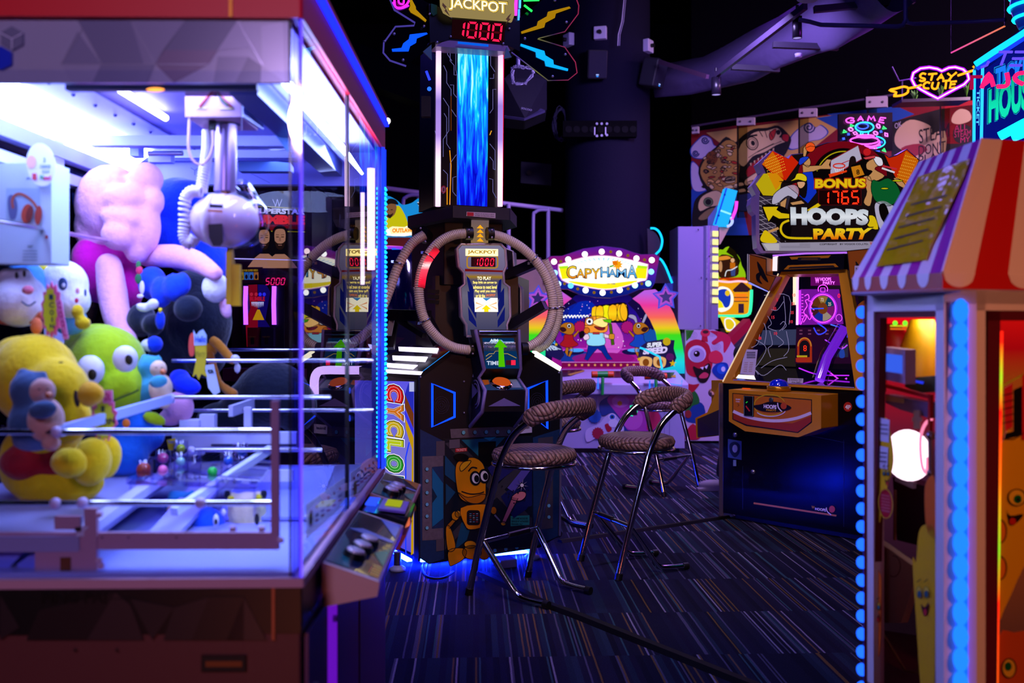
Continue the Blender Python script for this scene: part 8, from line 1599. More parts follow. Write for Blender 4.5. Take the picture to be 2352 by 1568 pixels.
for k,c in enumerate(('#c8a018','#3a7ab0','#4a80b8','#c87a28')): b.art(e,E(c,0.7),oS(rect(35+k*42,690,74+k*42,755)),2); b.art(e,E('#201014',0.8),oS(ell(55+k*42,730,12,20,0,12)),3)
b.text(e,E('#d8a818',0.8),'VOTE FOR SUPER REELS',oS([(35,668),(195,664),(195,682),(35,686)]),0.02,2); b.text(e,P('#1a0408'),'SUPER BONUS',oS([(225,670),(460,676),(460,712),(225,715)]),0.03,2); b.digits(e,'5000',oS([(260,738),(435,738),(428,800),(255,800)]),E('#ff2060',1.8),None,3,0.2,0.22,0.1); b.build('score_panel',t)
b=B(); b.plate(wp,P('#160a20',0.3),oS([(60,790),(420,800),(420,1340),(60,1340)]),0.02,0.02); e=wp.shift(0.021); b.art(e,E('#a80a20',0.7),oS([(110,800),(190,795),(195,1100),(195,1330),(100,1330),(90,1120),(130,1000)]),1); b.art(e,E('#1a0a60',0.8),oS([(195,795),(270,800),(300,860),(260,1100),(300,1160),(195,1160)]),1)
for X,Y,c in((140,880,'#e02a3a'),(180,880,'#e02a3a'),(215,880,'#3a3af0'),(250,880,'#3a3af0')): b.art(e,E(c,0.9),oS(ell(X,Y,14,16)),3)
b.text(e,E('#e01a30',0.9),'RUMBLE',oS([(128,900),(255,900),(255,938),(128,938)]),0.05,3)
for k in range(12): b.art(e,E('#f4f0f4',1.0),oS([(140+k*9,945),(147+k*9,945),(144+k*9,1000-abs(k-6)*3)]),3)
b.art(e,E('#e8a810',0.9),oS([(190,1010),(210,1010),(250,1100),(150,1100)]),3); b.build('cabinet_print',t)
for X in(92,335):
    b=B(); b.neon(wp,E('#d060ff',2.6),oS([(X,810),(X-4,960),(X,1140)]),0.016,0.04); b.build('purple_tube',t)
for k,(X0,X1,c) in enumerate(((105,195,'#8a0e22'),(225,330,'#1c0a40'))):
    b=B(); b.plate(wp.shift(.1),P(c,0.4),oS([(X0,1165),(X1,1165),(X1,1330),(X0,1330)]),0.1); b.plate(wp.shift(.103),P('#0a0508'),oS(rect(X0+28,1250,X0+58,1310)),0.002); b.text(wp.shift(.104),P('#b8a030'),'CARD ONLY',oS(rect(X0+8,1238,X0+75,1250)),0.02,0); b.build('card_slot_box',t)
b=B(); b.prism([wp.pt(535,842),wp.pt(705,846),wp.pt(705,875),wp.pt(535,870)],(0,-.25,0),P('#5a0a2a',0.4)); b.build('control_shelf',t)
# blurry row of bright signs between them
t=thing('token_machine','slim cabinet with green and orange lit panels beside the wrestling game','arcade game',V(-1.33,7.6,0)); q=frontal(7.4)
for r,c in(((652,690,672,740),'#1a6ad0'),((652,742,672,830),'#3a8a3a'),((665,612,690,655),'#d8d010'),((664,660,690,690),'#c82a5a'),((664,700,688,760),'#e87a18')):
    b=B(); b.plate(q,E(c,0.8),rect(*r),0.05); b.build('lit_panel',t)
b=B(); b.prism([V(q.pt(645,0).x,7.45,0),V(q.pt(692,0).x,7.45,0),V(q.pt(692,0).x,7.9,0),V(q.pt(645,0).x,7.9,0)],V(0,0,1.9),P('#181030',0.4)); b.build('cabinet',t)
t=thing('wooden_game','tall orange wood panel cabinet with a yellow cat badge behind the claw machine','arcade game',V(-1.2,8.0,0)); q=frontal(7.8)
b=B(); b.prism([V(q.pt(815,0).x,7.8,0),V(q.pt(842,0).x,7.8,0),V(q.pt(842,0).x,8.3,0),V(q.pt(815,0).x,8.3,0)],V(0,0,1.72),P('#8a3a1a',0.5)); b.build('wood_panel',t)
b=B(); b.plate(q,P('#d8b010',0.4),starp(829,697,12,8,7),0.01,0.01); b.art(q,P('#3a2a08'),ell(827,694,2,2),12); b.art(q,P('#3a2a08'),ell(833,694,2,2),12); b.build('cat_badge',t)
t=thing('lit_console','low dark console with a pink white lit frame between claw machine and tower','arcade game',V(-.95,6.6,0)); q=frontal(6.3)
b=B(); b.neon(q,E('#ffd0f0',2.0),[(722,905),(722,875),(727,858),(742,850),(800,850),(850,850),(880,852)],0.03,0.0,sp=3); b.build('lit_frame',t)
b=B(); b.prism([V(q.pt(722,0).x,6.36,0),V(-.78,6.36,0),V(-.85,6.9,0),V(q.pt(722,0).x,6.9,0)],V(0,0,.98),P('#141028',0.35)); b.build('console_body',t)
b=B(); b.neon(q,E('#3a60ff',1.4),[(800,898),(840,880)],0.02,0.02); b.neon(q,E('#3a60ff',1.4),[(800,958),(842,978)],0.02,0.02); b.text(q,E('#1a8a9a',0.8),'G',(812,975,832,1008),0.05,3); b.build('lit_trim',t)
# ================================================================ striped carnival kiosk at the right
def kp(px,d,z=0.0): return V((px-CX)/F*d,d,z)
kA=kp(1992,2.57); kB=kp(2168,2.27); kC=kp(2243,2.25); kD=kp(2430,2.38)
T=thing('carnival_kiosk','carnival prize kiosk with a red and white striped roof and blue bulb strips','kiosk',V(1.15,2.45,0))
KLf=Pl.through(kA,kB); KRf=Pl.through(kC,kD); kin=-KLf.n
ZK=1.418; CREAM=P('#d8cfe0',0.4); MAR=P('#5a1428',0.35); 
zy=lambda y,d: CH-(y-HZ)*d/F
back=[kD+V(.05,.5,0),kA+V(.18,.45,0)]
b=B(); b.prism([kA,kB,kC,kD]+back,V(0,0,0.42),P('#3a1020',0.4)); b.build('base_cabinet',T)
b=B(); b.prism([V(p.x,p.y,ZK-.03) for p in [kA,kB,kC,kD]+back],V(0,0,0.03),CREAM); b.build('top_plate',T)
b=B()
kd_=(kB-kA).normalized(); kr_=(kD-kC).normalized()
def bar(p,q,w_,m,n,z0=0.0,z1=ZK): b.prism([p,q,q-n*w_,p-n*w_],V(0,0,z1-z0),m)
bar(kA,kA+kd_*.028,0.03,CREAM,KLf.n); bar(kB-kd_*.03,kB,0.03,CREAM,KLf.n); bar(kC,kC+kr_*.03,.03,CREAM,KRf.n)
b.prism([kB,kC,kC-KRf.n*.03,kB-KLf.n*.03],V(0,0,ZK),CREAM); b.prism([V(p.x,p.y,ZK-.045) for p in(kA,kB,kB-KLf.n*.03,kA-KLf.n*.03)],V(0,0,.045),CREAM); b.prism([V(p.x,p.y,ZK-.045) for p in(kC,kD,kD-KRf.n*.03,kC-KRf.n*.03)],V(0,0,.045),CREAM); b.build('corner_posts',T,label='cream corner posts and header')
b=B(); f1=KLf.shift(-0.004)
for q in([(2007,699),(2022,698),(2003,1600),(1986,1600)],[(2158,694),(2176,693),(2166,1600),(2147,1600)],[(2007,699),(2176,693),(2176,728),(2007,730)]): b.plate(f1,MAR,q,0.02)
f2=KRf.shift(-0.004)
for q in([(2254,697),(2298,697),(2290,1600),(2240,1600)],[(2254,697),(2428,697),(2428,736),(2254,736)],[(2400,730),(2428,730),(2428,1600),(2400,1600)]): b.plate(f2,MAR,q,0.02)
b.stroke(f2,P('#2a0610',0.4),[(2268,700),(2258,1600)],3,2); b.build('window_frame',T,label='maroon window frames')
b=B(); b.plate(f1,GLASS('#f4e8f0',0.9),[(2015,725),(2165,725),(2158,1600),(1992,1600)],0.004,-0.014); b.plate(f2,GLASS('#f4e8f0',0.9),[(2290,730),(2425,730),(2425,1600),(2285,1600)],0.004,-0.014); b.build('window_glass',T)
# inside back wall, red glow at the top put into its own emission
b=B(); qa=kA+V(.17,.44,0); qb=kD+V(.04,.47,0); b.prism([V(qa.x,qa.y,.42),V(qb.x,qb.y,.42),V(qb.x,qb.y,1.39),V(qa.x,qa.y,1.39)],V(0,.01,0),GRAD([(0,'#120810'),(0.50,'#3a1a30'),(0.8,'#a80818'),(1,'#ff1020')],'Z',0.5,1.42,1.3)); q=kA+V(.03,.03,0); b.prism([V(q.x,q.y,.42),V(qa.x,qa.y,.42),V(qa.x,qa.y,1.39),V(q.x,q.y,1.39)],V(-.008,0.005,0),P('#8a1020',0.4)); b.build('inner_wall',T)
b=B(); ir=KRf.shift(-0.10); b.plate(ir,GRAD([(0,'#181018'),(0.80,'#a84a10'),(0.88,'#c00810'),(1,'#ff1810')],'Z',0.4,1.40,0.8),[(2300,735),(2385,735),(2385,1600),(2290,1600)],0.006); b.build('inner_side_glow',T)  # red glow of the interior put into the panel's emission
b=B()
for p,q in((kD,kD+V(.05,.5,0)),(kD+V(.05,.5,0),kA+V(.18,.45,0)),(kA+V(.18,.45,0),kA)): n=(q-p).cross(V(0,0,1)).normalized(); b.prism([p,q,q+n*.008,p+n*.008],V(0,0,ZK),MAR)
b.build('outer_wall',T)
b=B(); e=KLf.shift(-0.20)
for k in range(4): b.sph(e.pt(2056+k*23,742),0.007,E('#60ff30',2.2),8,k=5)
b.tube([e.pt(2046,748),e.pt(2128,749)],0.0025,E('#d8e020',1.2),5); b.tube([e.pt(2046,755),e.pt(2128,756)],0.0025,E('#e87a20',1.2),5); b.build('green_lamps',T,label='row of green lamps inside')
b=B(); b.lathe(e.pt(2118,862),[(0.065,0),(0.062,0.06),(0.04,0.12),(0.03,0.15),(0,0.15)],P('#d8b800',0.4),20); b.build('yellow_cone',T)
b=B(); e3=KLf.shift(-0.17); b.art(e3,E('#ff7a10',1.3),rect(2108,838,2117,848),0); b.art(e3,E('#2a0a04',1),rect(2110,841,2115,846),1); b.build('cone_lamp',T)
b=B(); e=KLf.shift(-0.24); b.lathe(e.pt(2050,815),[(0.05,0),(0.045,0.05),(0.02,0.09),(0,0.09)],P('#c81020',0.4),18); b.build('red_cone',T)
b=B(); e=KLf.shift(-0.06); b.plate(e,P('#c8c0e0',0.4),[(2026,796),(2079,803),(2079,882),(2024,870)],0.03); o=b.build('screen_box',T)
b=B(); b.plate(e.shift(.001),E('#3a70ff',1.1),[(2036,812),(2072,816),(2072,858),(2034,852)],0.002); b.build('blue_screen',o)
b=B(); e=KLf.shift(-0.09); 
for X,Y0,Y1 in((2086,813,836),(2086,844,866)): b.cyl(e.pt(X,Y0),e.pt(X,Y1),0.006,E('#e8d8ff',2.2),8)
b.build('small_tube',T)
b=B(); e=KLf.shift(-0.12); b.plate(e,P('#0c3a1c',0.4),[(2080,868),(2150,862),(2150,898),(2110,902),(2078,888)],0.05); b.art(e,E('#2a40ff',1.2),[(2084,870),(2122,876),(2120,882),(2086,874)],1); b.build('green_housing',T)
b=B(); e=KLf.shift(-0.10); RDB=P('#b01420',0.35)
for p,q in(((2030,884),(2140,912)),((2138,905),(2136,1000)),((2032,872),(2030,900))): b.span(e.pt(*p),e.pt(*q),0.008,0.010,RDB)
b.build('red_frame',T)
b=B(); b.plate(e,P('#6a6488',0.4),[(2034,905),(2134,925),(2134,960),(2066,940),(2034,925)],0.03); b.plate(KLf.shift(-.09),P('#a89c6a',0.4),[(2034,908),(2074,916),(2073,926),(2034,920)],0.004); b.plate(KLf.shift(-.09),P('#9a8f70',0.4),rect(2098,942,2112,985),0.004); b.plate(KLf.shift(-.088),P('#9a8f70',0.4),rect(2095,958,2116,968),0.004); b.build('metal_bracket',T)
b=B(); e=KLf.shift(-0.11); b.lathe(e.pt(2088,1045),[(0,-.012),(0.05,-.008),(0.066,0.004),(0.06,0.014),(0,0.02)],E('#fff2f8',3.2),28,axis=(-.75,-.6,.05)); b.build('lit_disc',T,label='glowing white disc lamp inside')
b=B(); b.tube([e.pt(X,Y,0.01) for X,Y in spl([(2140,962),(2126,972),(2116,996),(2114,1030),(2118,1070),(2128,1085),(2130,1050)],4,False)],0.004,E('#ff90b0',1.6),6); b.build('pink_tube',T)
b=B(); b.tube([e.pt(2136,990,.02),e.pt(2138,1090,.02)],0.006,STEEL,8); b.sph(e.pt(2137,1000,.02),0.012,STEEL,10); b.sph(e.pt(2137,1085,.02),0.009,STEEL,10); b.build('steel_rod',T)
b=B(); b.plate(KLf.shift(-.2),P('#141020',0.3),[(2050,1095),(2140,1120),(2140,1260),(2060,1240)],0.05); b.plate(KLf.shift(-.16),P('#6a5a70',0.4),[(2056,1090),(2098,1108),(2096,1122),(2055,1104)],0.01); b.span(KLf.shift(-.15).pt(2056,1125),KLf.shift(-.15).pt(2055,1240),.006,.006,STEEL); b.build('mechanism',T)
b=B(); e=KLf.shift(-0.13); b.plate(e,P('#b8b0a0',0.5),[(2014,1240),(2098,1300),(2100,1340),(2070,1430),(2022,1430)],0.02); b.stroke(e,P('#4a3a44'),[(2034,1262),(2030,1428)],2,1); b.stroke(e,P('#4a3a44'),ell(2052,1300,16,24,0,20,-100,120),2,1); b.build('chute_panel',T)
b=B(); b.tube([e.pt(X,Y) for X,Y in((2028,1455),(2080,1540),(2108,1545),(2112,1500))],0.004,P('#8a8060',0.3,0.6),6); b.build('wire_frame',T)
# prints on the glass
gp=KLf.shift(-0.0135)
YB=P('#d8a810',0.4); OB=P('#d8641a',0.4); KK2=P('#1a0a08',0.4)
b=B()
b.plate(gp,YB,spl([(2023,985),(2036,960),(2046,1000),(2052,1060),(2040,1110),(2026,1170),(2020,1200),(2012,1180),(2020,1090)],4),0.001); b.plate(gp,OB,spl([(2126,1110),(2145,1095),(2150,1180),(2146,1236),(2130,1220),(2124,1165)],4),0.001); b.plate(gp,YB,spl([(2110,1225),(2124,1205),(2146,1220),(2148,1400),(2144,1600),(2118,1600),(2104,1420),(2096,1285),(2104,1290)],4),0.001); b.plate(gp,OB,spl([(2008,1308),(2020,1315),(2024,1345),(2022,1480),(2014,1512),(2002,1500),(2000,1400)],4),0.001)
def face(cx,cy,s):
    for dx in(-12,6): b.art(gp,P('#e0c040',0.4),ell(cx+dx*s,cy,7*s,16*s,-6,16),2); b.art(gp,P('#1a5a6a',0.4),ell(cx+dx*s,cy+4*s,4.5*s,9*s,0,12),3); b.stroke(gp,KK2,ell(cx+dx*s,cy,7*s,16*s,-6,16),1,4,True); b.stroke(gp,KK2,[(cx+(dx-6)*s,cy-26*s),(cx+(dx+4)*s,cy-34*s)],2,4)
    b.art(gp,P('#4a0a10',0.4),spl([(cx-8*s,cy+30*s),(cx+2*s,cy+38*s),(cx+12*s,cy+24*s),(cx+8*s,cy+50*s),(cx,cy+60*s)],3),3); b.art(gp,P('#c82a2a',0.4),ell(cx+3*s,cy+50*s,4*s,8*s),4)
face(2122,1360,0.9); face(2036,1085,0.5); face(2014,1392,0.6)
b.build('glass_prints',T,label='yellow and orange smiling cartoon fruit printed on the glass')
b=B()
for q in([(2016,958),(2043,964),(2041,1016),(2013,1010)],[(2014,1022),(2040,1028),(2038,1078),(2011,1072)]):
    b.plate(gp,P('#c4bcd8',0.5),q,0.001,0.002)
    for k in range(3): b.stroke(gp,P('#2a2440'),[(q[0][0]+4,q[0][1]+16+k*10),(q[1][0]-4,q[1][1]+12+k*10)],2,5)
b.build('paper_notice',T)
b=B(); b.plate(gp,P('#a80e28',0.4),ell(2034,1156,16,34,-3,24),0.001,0.003); b.stroke(gp,P('#c89a20',0.4),ell(2034,1156,16,34,-3,24),2,5,True)
for k in range(6): b.stroke(gp,P('#d88a90'),[(2024,1136+k*7),(2044,1140+k*7)],1.2,5)
b.build('red_label',T)
gr=KRf.shift(-0.0135)
b=B(); b.plate(gr,P('#c82030',0.4),[(2306,892),(2326,880),(2326,980),(2310,990)],0.001); b.stroke(gr,P('#a8c020',0.5),[(2302,1000),(2304,885),(2350,860)],4,2)
for k in range(5): b.stroke(gr,P('#4a0810'),[(2303,908+k*16),(2328,902+k*16)],2.5,3)
b.art(gr,P('#0c0a14',0.4),[(2328,895),(2348,886),(2348,1000),(2308,1008),(2310,995),(2328,990)],2); b.stroke(gr,P('#c81a20',0.4),[(2352,860),(2352,1010)],8,3); b.stroke(gr,P('#3a2a10'),[(2303,1008),(2330,1008),(2360,990)],2.5,3); b.build('slide_print',T)
b=B(); b.plate(gr,YB,spl([(2300,1020),(2350,1000),(2395,1010),(2395,1240),(2352,1300),(2306,1400),(2296,1390)],3),0.001); b.art(gr,P('#e0b830',0.4),ell(2336,1142,20,19),2); b.stroke(gr,KK2,ell(2336,1142,20,19),2.4,3,True); b.art(gr,P('#0a6a30',0.4),ell(2338,1146,9,10),3); b.art(gr,KK2,ell(2339,1147,4,5),4); b.art(gr,KK2,spl([(2312,1168),(2320,1184),(2350,1180),(2340,1196),(2322,1206)],3),3); b.art(gr,P('#b82010',0.4),ell(2326,1197,8,8),4)
for Y in(1220,1304): b.art(gr,P('#e07818',0.4),ell(2296,Y,16,27),2); b.stroke(gr,KK2,ell(2296,Y,16,27,0,20,-80,80),2.4,3)
b.plate(gr,P('#c0501a',0.4),spl([(2296,1460),(2330,1452),(2395,1460),(2395,1600),(2296,1600)],3),0.001); b.art(gr,P('#d8b030',0.4),ell(2318,1534,16,22),2); b.stroke(gr,KK2,ell(2318,1534,16,22),2.4,3,True); b.art(gr,P('#0a5a30',0.4),ell(2316,1530,8,10),3); b.build('character_print',T,label='big yellow smiling cartoon fruit on the right window')
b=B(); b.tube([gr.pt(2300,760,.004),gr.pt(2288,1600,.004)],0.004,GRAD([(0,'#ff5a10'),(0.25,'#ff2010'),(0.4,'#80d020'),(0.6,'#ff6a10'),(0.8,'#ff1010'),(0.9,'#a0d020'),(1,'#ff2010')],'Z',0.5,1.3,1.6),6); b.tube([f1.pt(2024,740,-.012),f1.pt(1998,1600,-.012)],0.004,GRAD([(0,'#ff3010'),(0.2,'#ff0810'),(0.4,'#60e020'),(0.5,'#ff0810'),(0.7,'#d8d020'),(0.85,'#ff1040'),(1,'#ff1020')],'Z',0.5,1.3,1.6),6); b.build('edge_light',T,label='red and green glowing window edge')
# bulb strips
b=B(); b.cyl(kA+V(.004,.02,.02),kA+V(.004,.02,1.385),0.008,P('#1a2a8a',0.3),8); o=b.build('bulb_strip',T)
for k in range(26):
    b=B(); z=1.372-k*0.0465; b.sph(kA+V(-.006,.022,z),(.0145,.0145,.0165),E('#1a5aff',2.2),12,k=8); b.build('blue_bulb',o)
m_=(kB+kC)/2-((KLf.n*-1+KRf.n*-1).normalized())*0.004; pn=(KLf.n+KRf.n).normalized()
m_=(kB*.42+kC*.58)
b=B(); t_=(kC-kB).normalized(); b.prism([m_-t_*.013,m_+t_*.011,m_+t_*.011+pn*.012,m_-t_*.013+pn*.012],V(0,0,1.39),E('#0a48ff',2.2)); o=b.build('bulb_strip',T)
for k in range(26):
    b=B(); z=1.372-k*0.0525; b.sph(m_-t_*.004+pn*.011+V(0,0,z),(.0165,.0165,.028),E('#1a70ff',1.7),12,k=8); b.build('blue_bulb',o)
# roof
EN=kp(2165,2.24); EF=kp(1958,2.52); ER=kp(2440,2.40); ZE0,ZE1,ZT2=1.4205,1.458,1.807
TN=kp(2255,2.5); TF=kp(2110,2.87); TR=kp(2440,2.56)
def at3(p,z): return V(p.x,p.y,z)
WHS=P('#e0d4e8',0.45); RDS=P('#c01414',0.4); MGS=P('#a01a9a',0.4); BRS=P('#a83a2a',0.4)  # MGS: left face's red stripes, tinted magenta for the purple light there
b=B(); b.prism([at3(p,ZE0-.006) for p in(EN,EF,EF+V(.3,.2,0),ER+V(0,.3,0),ER)],V(0,0,0.006),WHS)
def lerp(a,c,f): return a*(1-f)+c*f
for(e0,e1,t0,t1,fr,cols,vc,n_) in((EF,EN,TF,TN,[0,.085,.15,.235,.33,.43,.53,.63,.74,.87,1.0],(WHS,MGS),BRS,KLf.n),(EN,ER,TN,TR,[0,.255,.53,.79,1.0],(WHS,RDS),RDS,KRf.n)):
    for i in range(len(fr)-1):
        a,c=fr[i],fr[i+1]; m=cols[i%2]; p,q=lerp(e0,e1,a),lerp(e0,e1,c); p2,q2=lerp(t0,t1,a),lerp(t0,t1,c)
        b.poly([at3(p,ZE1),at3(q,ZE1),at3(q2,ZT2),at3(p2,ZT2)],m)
        b.poly([at3(p,ZE0),at3(q,ZE0),at3(q,ZE1),at3(p,ZE1)],vc)
        if i%2==0:
            sc=[]
            for k in range(13): f=k/12; sc.append(at3(lerp(p,q,f),ZE1-(ZE1-ZE0)*.86*math.sqrt(max(0,1-(2*f-1)**2)))+n_*.0012)
            b.poly(sc+[at3(q,ZE1)+n_*.0012,at3(p,ZE1)+n_*.0012],WHS)
b.poly([at3(TN,ZT2),at3(TF,ZT2),at3(TF+V(.3,0,0),ZT2),at3(TR,ZT2)],WHS); b.poly([at3(TF,ZT2),at3(EF,ZE1),at3(EF+V(.4,.3,0),ZE1),at3(TF+V(.3,0,0),ZT2)],WHS)
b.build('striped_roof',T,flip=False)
b=B(); b.tube([at3(EF,ZE0-.002),at3(EN,ZE0-.002),at3(ER,ZE0-.002)],0.004,P('#8a80b0',0.3),6); b.tube([at3(EN,ZE1),at3(TN,ZT2)],0.004,WHS,6); b.build('roof_trim',T)
RFp=Pl.through(at3(EF,ZE1),at3(EN,ZE1),at3(TN,ZT2))
def FOIL():
    mt=bpy.data.materials.new('yellow_plastic_sheet'); mt.use_nodes=True; nt=mt.node_tree; N=nt.nodes.new; L=nt.links.new; b_=nt.nodes['Principled BSDF']
    b_.inputs['Base Color'].default_value=lin('#b8a000'); b_.inputs['Roughness'].default_value=0.25; b_.inputs['Coat Weight'].default_value=1.0; b_.inputs['Coat Roughness'].default_value=0.05
    tc=N('ShaderNodeTexCoord'); nz=N('ShaderNodeTexNoise'); nz.inputs['Scale'].default_value=16; nz.inputs['Detail'].default_value=2; L(tc.outputs['Object'],nz.inputs['Vector']); bp=N('ShaderNodeBump'); bp.inputs['Strength'].default_value=0.5; bp.inputs['Distance'].default_value=0.02; L(nz.outputs['Fac'],bp.inputs['Height']); L(bp.outputs[0],b_.inputs['Normal']); L(bp.outputs[0],b_.inputs['Coat Normal']); return mt
b=B(); b.plate(RFp,FOIL(),[(2108,406),(2228,364),(2212,410),(2140,560),(2128,596),(2012,612)],0.001,0.003)
for k in range(5): b.stroke(RFp,P('#4a4400',0.5),[(2092-k*14+(4 if k%2 else 0),470+k*26),(2175-k*14,448+k*26)],4,4,e=.0012)
b.build('yellow_notice',T,label='glossy yellow notice stuck on the striped roof')

l=bpy.data.lights.new('cabin_fill_lamp','AREA'); l.color=lin('#ffe8e0')[:3]; l.energy=0.7; l.shape='DISK'; l.size=0.15
o=bpy.data.objects.new('cabin_fill_lamp',l); COL.objects.link(o); o.location=(1.13,2.6,1.37)
# ================================================================ plush toys inside the claw machine (plain generic toys)
def FUR(h): return P(h,0.95,0.0,0.0,0.35,70,0.15,0.25,0.12)
def blob(name,mat,els,parent=None,vox=0.008,it=5,**k):
    # els: (px,py,depth,rx,ry[,rot[,depth factor]]) ellipsoids fused into one soft body
    b=B()
    for q in els:
        px,py,d,rx,ry=q[:5]; rot=q[5] if len(q)>5 else 0; df=q[6] if len(q)>6 else 1.0; s=d/F
        b.sph(at(px,py,d),(rx*s,min(rx,ry)*s*df,ry*s),mat,14,Matrix.Rotation(math.radians(rot),3,'Y'),10)
    return b.build(name,parent,remesh=vox,smoothmod=it,**k)
def limb(name,mat,pts,parent,rs):
    b=B(); ctr=spl(pts,4,False); n=len(ctr); rr=[]
    for i in range(n):
        f=i/(n-1)*(len(rs)-1); k=min(int(f),len(rs)-2); rr.append((rs[k]*(1-(f-k))+rs[k+1]*(f-k)))
    P_=[at(*q) for q in ctr]; b.tube(P_,1,mat,12,rs=[r*q[2]/F for r,q in zip(rr,ctr)]); b.sph(P_[0],rr[0]*ctr[0][2]/F,mat,12); b.sph(P_[-1],rr[-1]*ctr[-1][2]/F,mat,12)
    return b.build(name,parent,remesh=0.008,smoothmod=5)
def dot(b,px,py,d,rx,ry,m,rot=0,th=.3): b.sph(at(px,py,d),(rx*d/F,rx*d/F*th,ry*d/F),m,12,Matrix.Rotation(math.radians(rot),3,'Y'),8)
def toy(lab,px,py,d,name='plush_toy',group='plush toys in the claw machine'): return thing(name,lab,'plush toy',at(px,py,d),group)
INK=P('#0c0a10',0.4)
t=toy('big yellow plush chick in dark red shorts at the front left of the claw machine',130,1160,2.28)
YF=FUR('#e8c400')
blob('body',YF,[(80,870,2.30,98,105),(40,830,2.34,60,60),(130,900,2.25,75,80),(110,985,2.28,80,75),(130,1105,2.28,112,62),(60,1060,2.32,60,85),(165,960,2.24,45,55)],t,0.009)
blob('shorts',FUR('#a0101c'),[(95,1048,2.27,82,46),(60,1062,2.25,62,44),(130,1062,2.255,62,40)],t,0.009)
for X,Y,rx,ry,d in((210,1060,46,58,2.18),(245,1050,34,52,2.24),(160,1062,44,36,2.14)): blob('foot',YF,[(X,Y,d,rx,ry,8)],t)
b=B(); b.lathe(at(212,905,2.16),[(0.028,-.01),(0.022,0.012),(0.010,0.028),(0,0.032)],FUR('#d8a000'),16,axis=(.75,-.6,.0)); b.build('beak',t)
b=B(); dot(b,176,915,2.165,7,20,P('#3a2410',0.4),-8); dot(b,140,832,2.165,6,2,P('#6a5a10')); b.build('eye',t)
t=toy('lime green plush frog with bulging white eyes and a blue vest behind the yellow chick',250,950,2.62)
GF=FUR('#a8d010')
blob('head',GF,[(245,845,2.62,92,98),(225,800,2.64,78,58),(270,890,2.58,66,62),(215,850,2.6,70,70)],t,0.009)
for X,Y,rx,ry in((208,850,33,36),(288,824,30,32)):
    blob('eye',P('#e8e8f4',0.5),[(X,Y,2.49 if X<300 else 2.54,rx,ry,-8,.7)],t,0.006,3)
b=B(); dot(b,212,860,2.455,10,13,INK); b.build('pupil',t)
b=B(); dot(b,296,826,2.455,9,12,INK,-10); b.build('pupil',t)
b=B(); b.tube([at(X,Y,2.50) for X,Y in spl([(250,925),(280,912),(305,902),(318,895)],4,False)],0.003,P('#4a6a08',0.8),6); b.build('mouth',t)
blob('body',FUR('#1a6ae0'),[(295,985,2.60,70,62),(280,1040,2.58,62,60),(330,1000,2.62,50,40)],t,0.009)
blob('arm',GF,[(352,960,2.56,28,16,20),(370,968,2.56,14,12)],t); blob('arm',GF,[(210,925,2.5,26,24)],t)
b=B(); dot(b,290,972,2.47,9,10,P('#e87a20',0.6)); b.build('badge',t)
# penguins: one kind, two places
def penguin(lab,px,py,d,s,main,cream,dirx,slot):
    t=toy(lab,px,py+90*s,d,'plush_penguin','blue and cream plush penguins')
    g=lambda x,y,rx,ry,dd=0,rot=0,df=1.0:(px+x*s*dirx,py+y*s,d+dd,rx*s,ry*s,rot*dirx,df)
    M_=FUR(main); C_=FUR(cream)
    blob('body',M_,[g(-10,-40,48,46),g(0,35,60,62),g(-30,-78,14,16),g(18,-74,13,14),g(-5,80,50,25)],t,0.007)
    blob('belly',C_,[g(26,30,42,54,-.05)],t,0.007); blob('face',C_,[g(18,-38,30,32,-.06)],t,0.006,4)
    blob('flipper',M_,[g(18,6,36,24,-.10,-12)],t,0.007); blob('foot',C_,[g(38,84,24,20,-.07)],t,0.006)
    b=B(); q=g(34,-28,5,4); b.lathe(at(q[0],q[1],d-.105-.02*s),[(0.008,0),(0.005,0.008),(0,0.013)],P('#c86a2a',0.5),10,axis=(.4*dirx,-.9,0)); b.build('beak',t)
    b=B(); 
    for dx in(10,30): q=g(dx,-42,1,1); dot(b,q[0],q[1],d-.108,4*s,1.6*s,INK)
    b.build('eyes',t); return t
penguin('blue grey plush penguin sitting on the belly of the yellow chick',80,935,2.08,0.98,'#3f5f86','#d8a898',1,0)
penguin('small teal plush penguin to the right of the green frog',352,872,2.60,0.66,'#3fa0b8','#e8c8a8',1,1)
t=toy('white plush seal with a blue back at the far left edge below the white carton',40,760,2.44)
blob('body',FUR('#3a8ac8'),[(20,665,2.50,92,80),(60,690,2.47,50,60)],t,0.008); blob('face',FUR('#e8e8f4'),[(45,690,2.41,62,62),(20,640,2.42,26,28),(52,636,2.42,22,26)],t,0.008)
blob('nose',FUR('#e07a90'),[(64,666,2.345,15,12)],t,0.006,3)
b=B(); dot(b,38,632,2.375,4,8,INK); dot(b,56,628,2.375,4,8,INK); b.build('eyes',t)
b=B(); b.tube([at(X,Y,2.34) for X,Y in spl([(50,692),(66,702),(82,692)],4,False)],0.0022,P('#4a5a7a'),6); b.build('mouth',t)
b=B(); b.tube([at(X,Y,2.40) for X,Y in spl([(-20,730),(30,738),(75,732),(98,722)],4,False)],0.010,FUR('#d06a3a'),8); b.build('scarf',t); blob('scarf_end',FUR('#d06a3a'),[(84,748,2.36,14,22)],t,0.006,3)
t=toy('white plush bunny with rosy cheeks and a yellow bow beside the white seal',152,750,2.56)
WF=FUR('#e8e8f4')
blob('head',WF,[(148,655,2.55,54,58),(165,690,2.54,42,44)],t,0.008); blob('ears',FUR('#e8d020'),[(98,618,2.56,18,14,20)],t,0.006); blob('hat',FUR('#d01a2a'),[(128,590,2.58,14,20)],t,0.006)
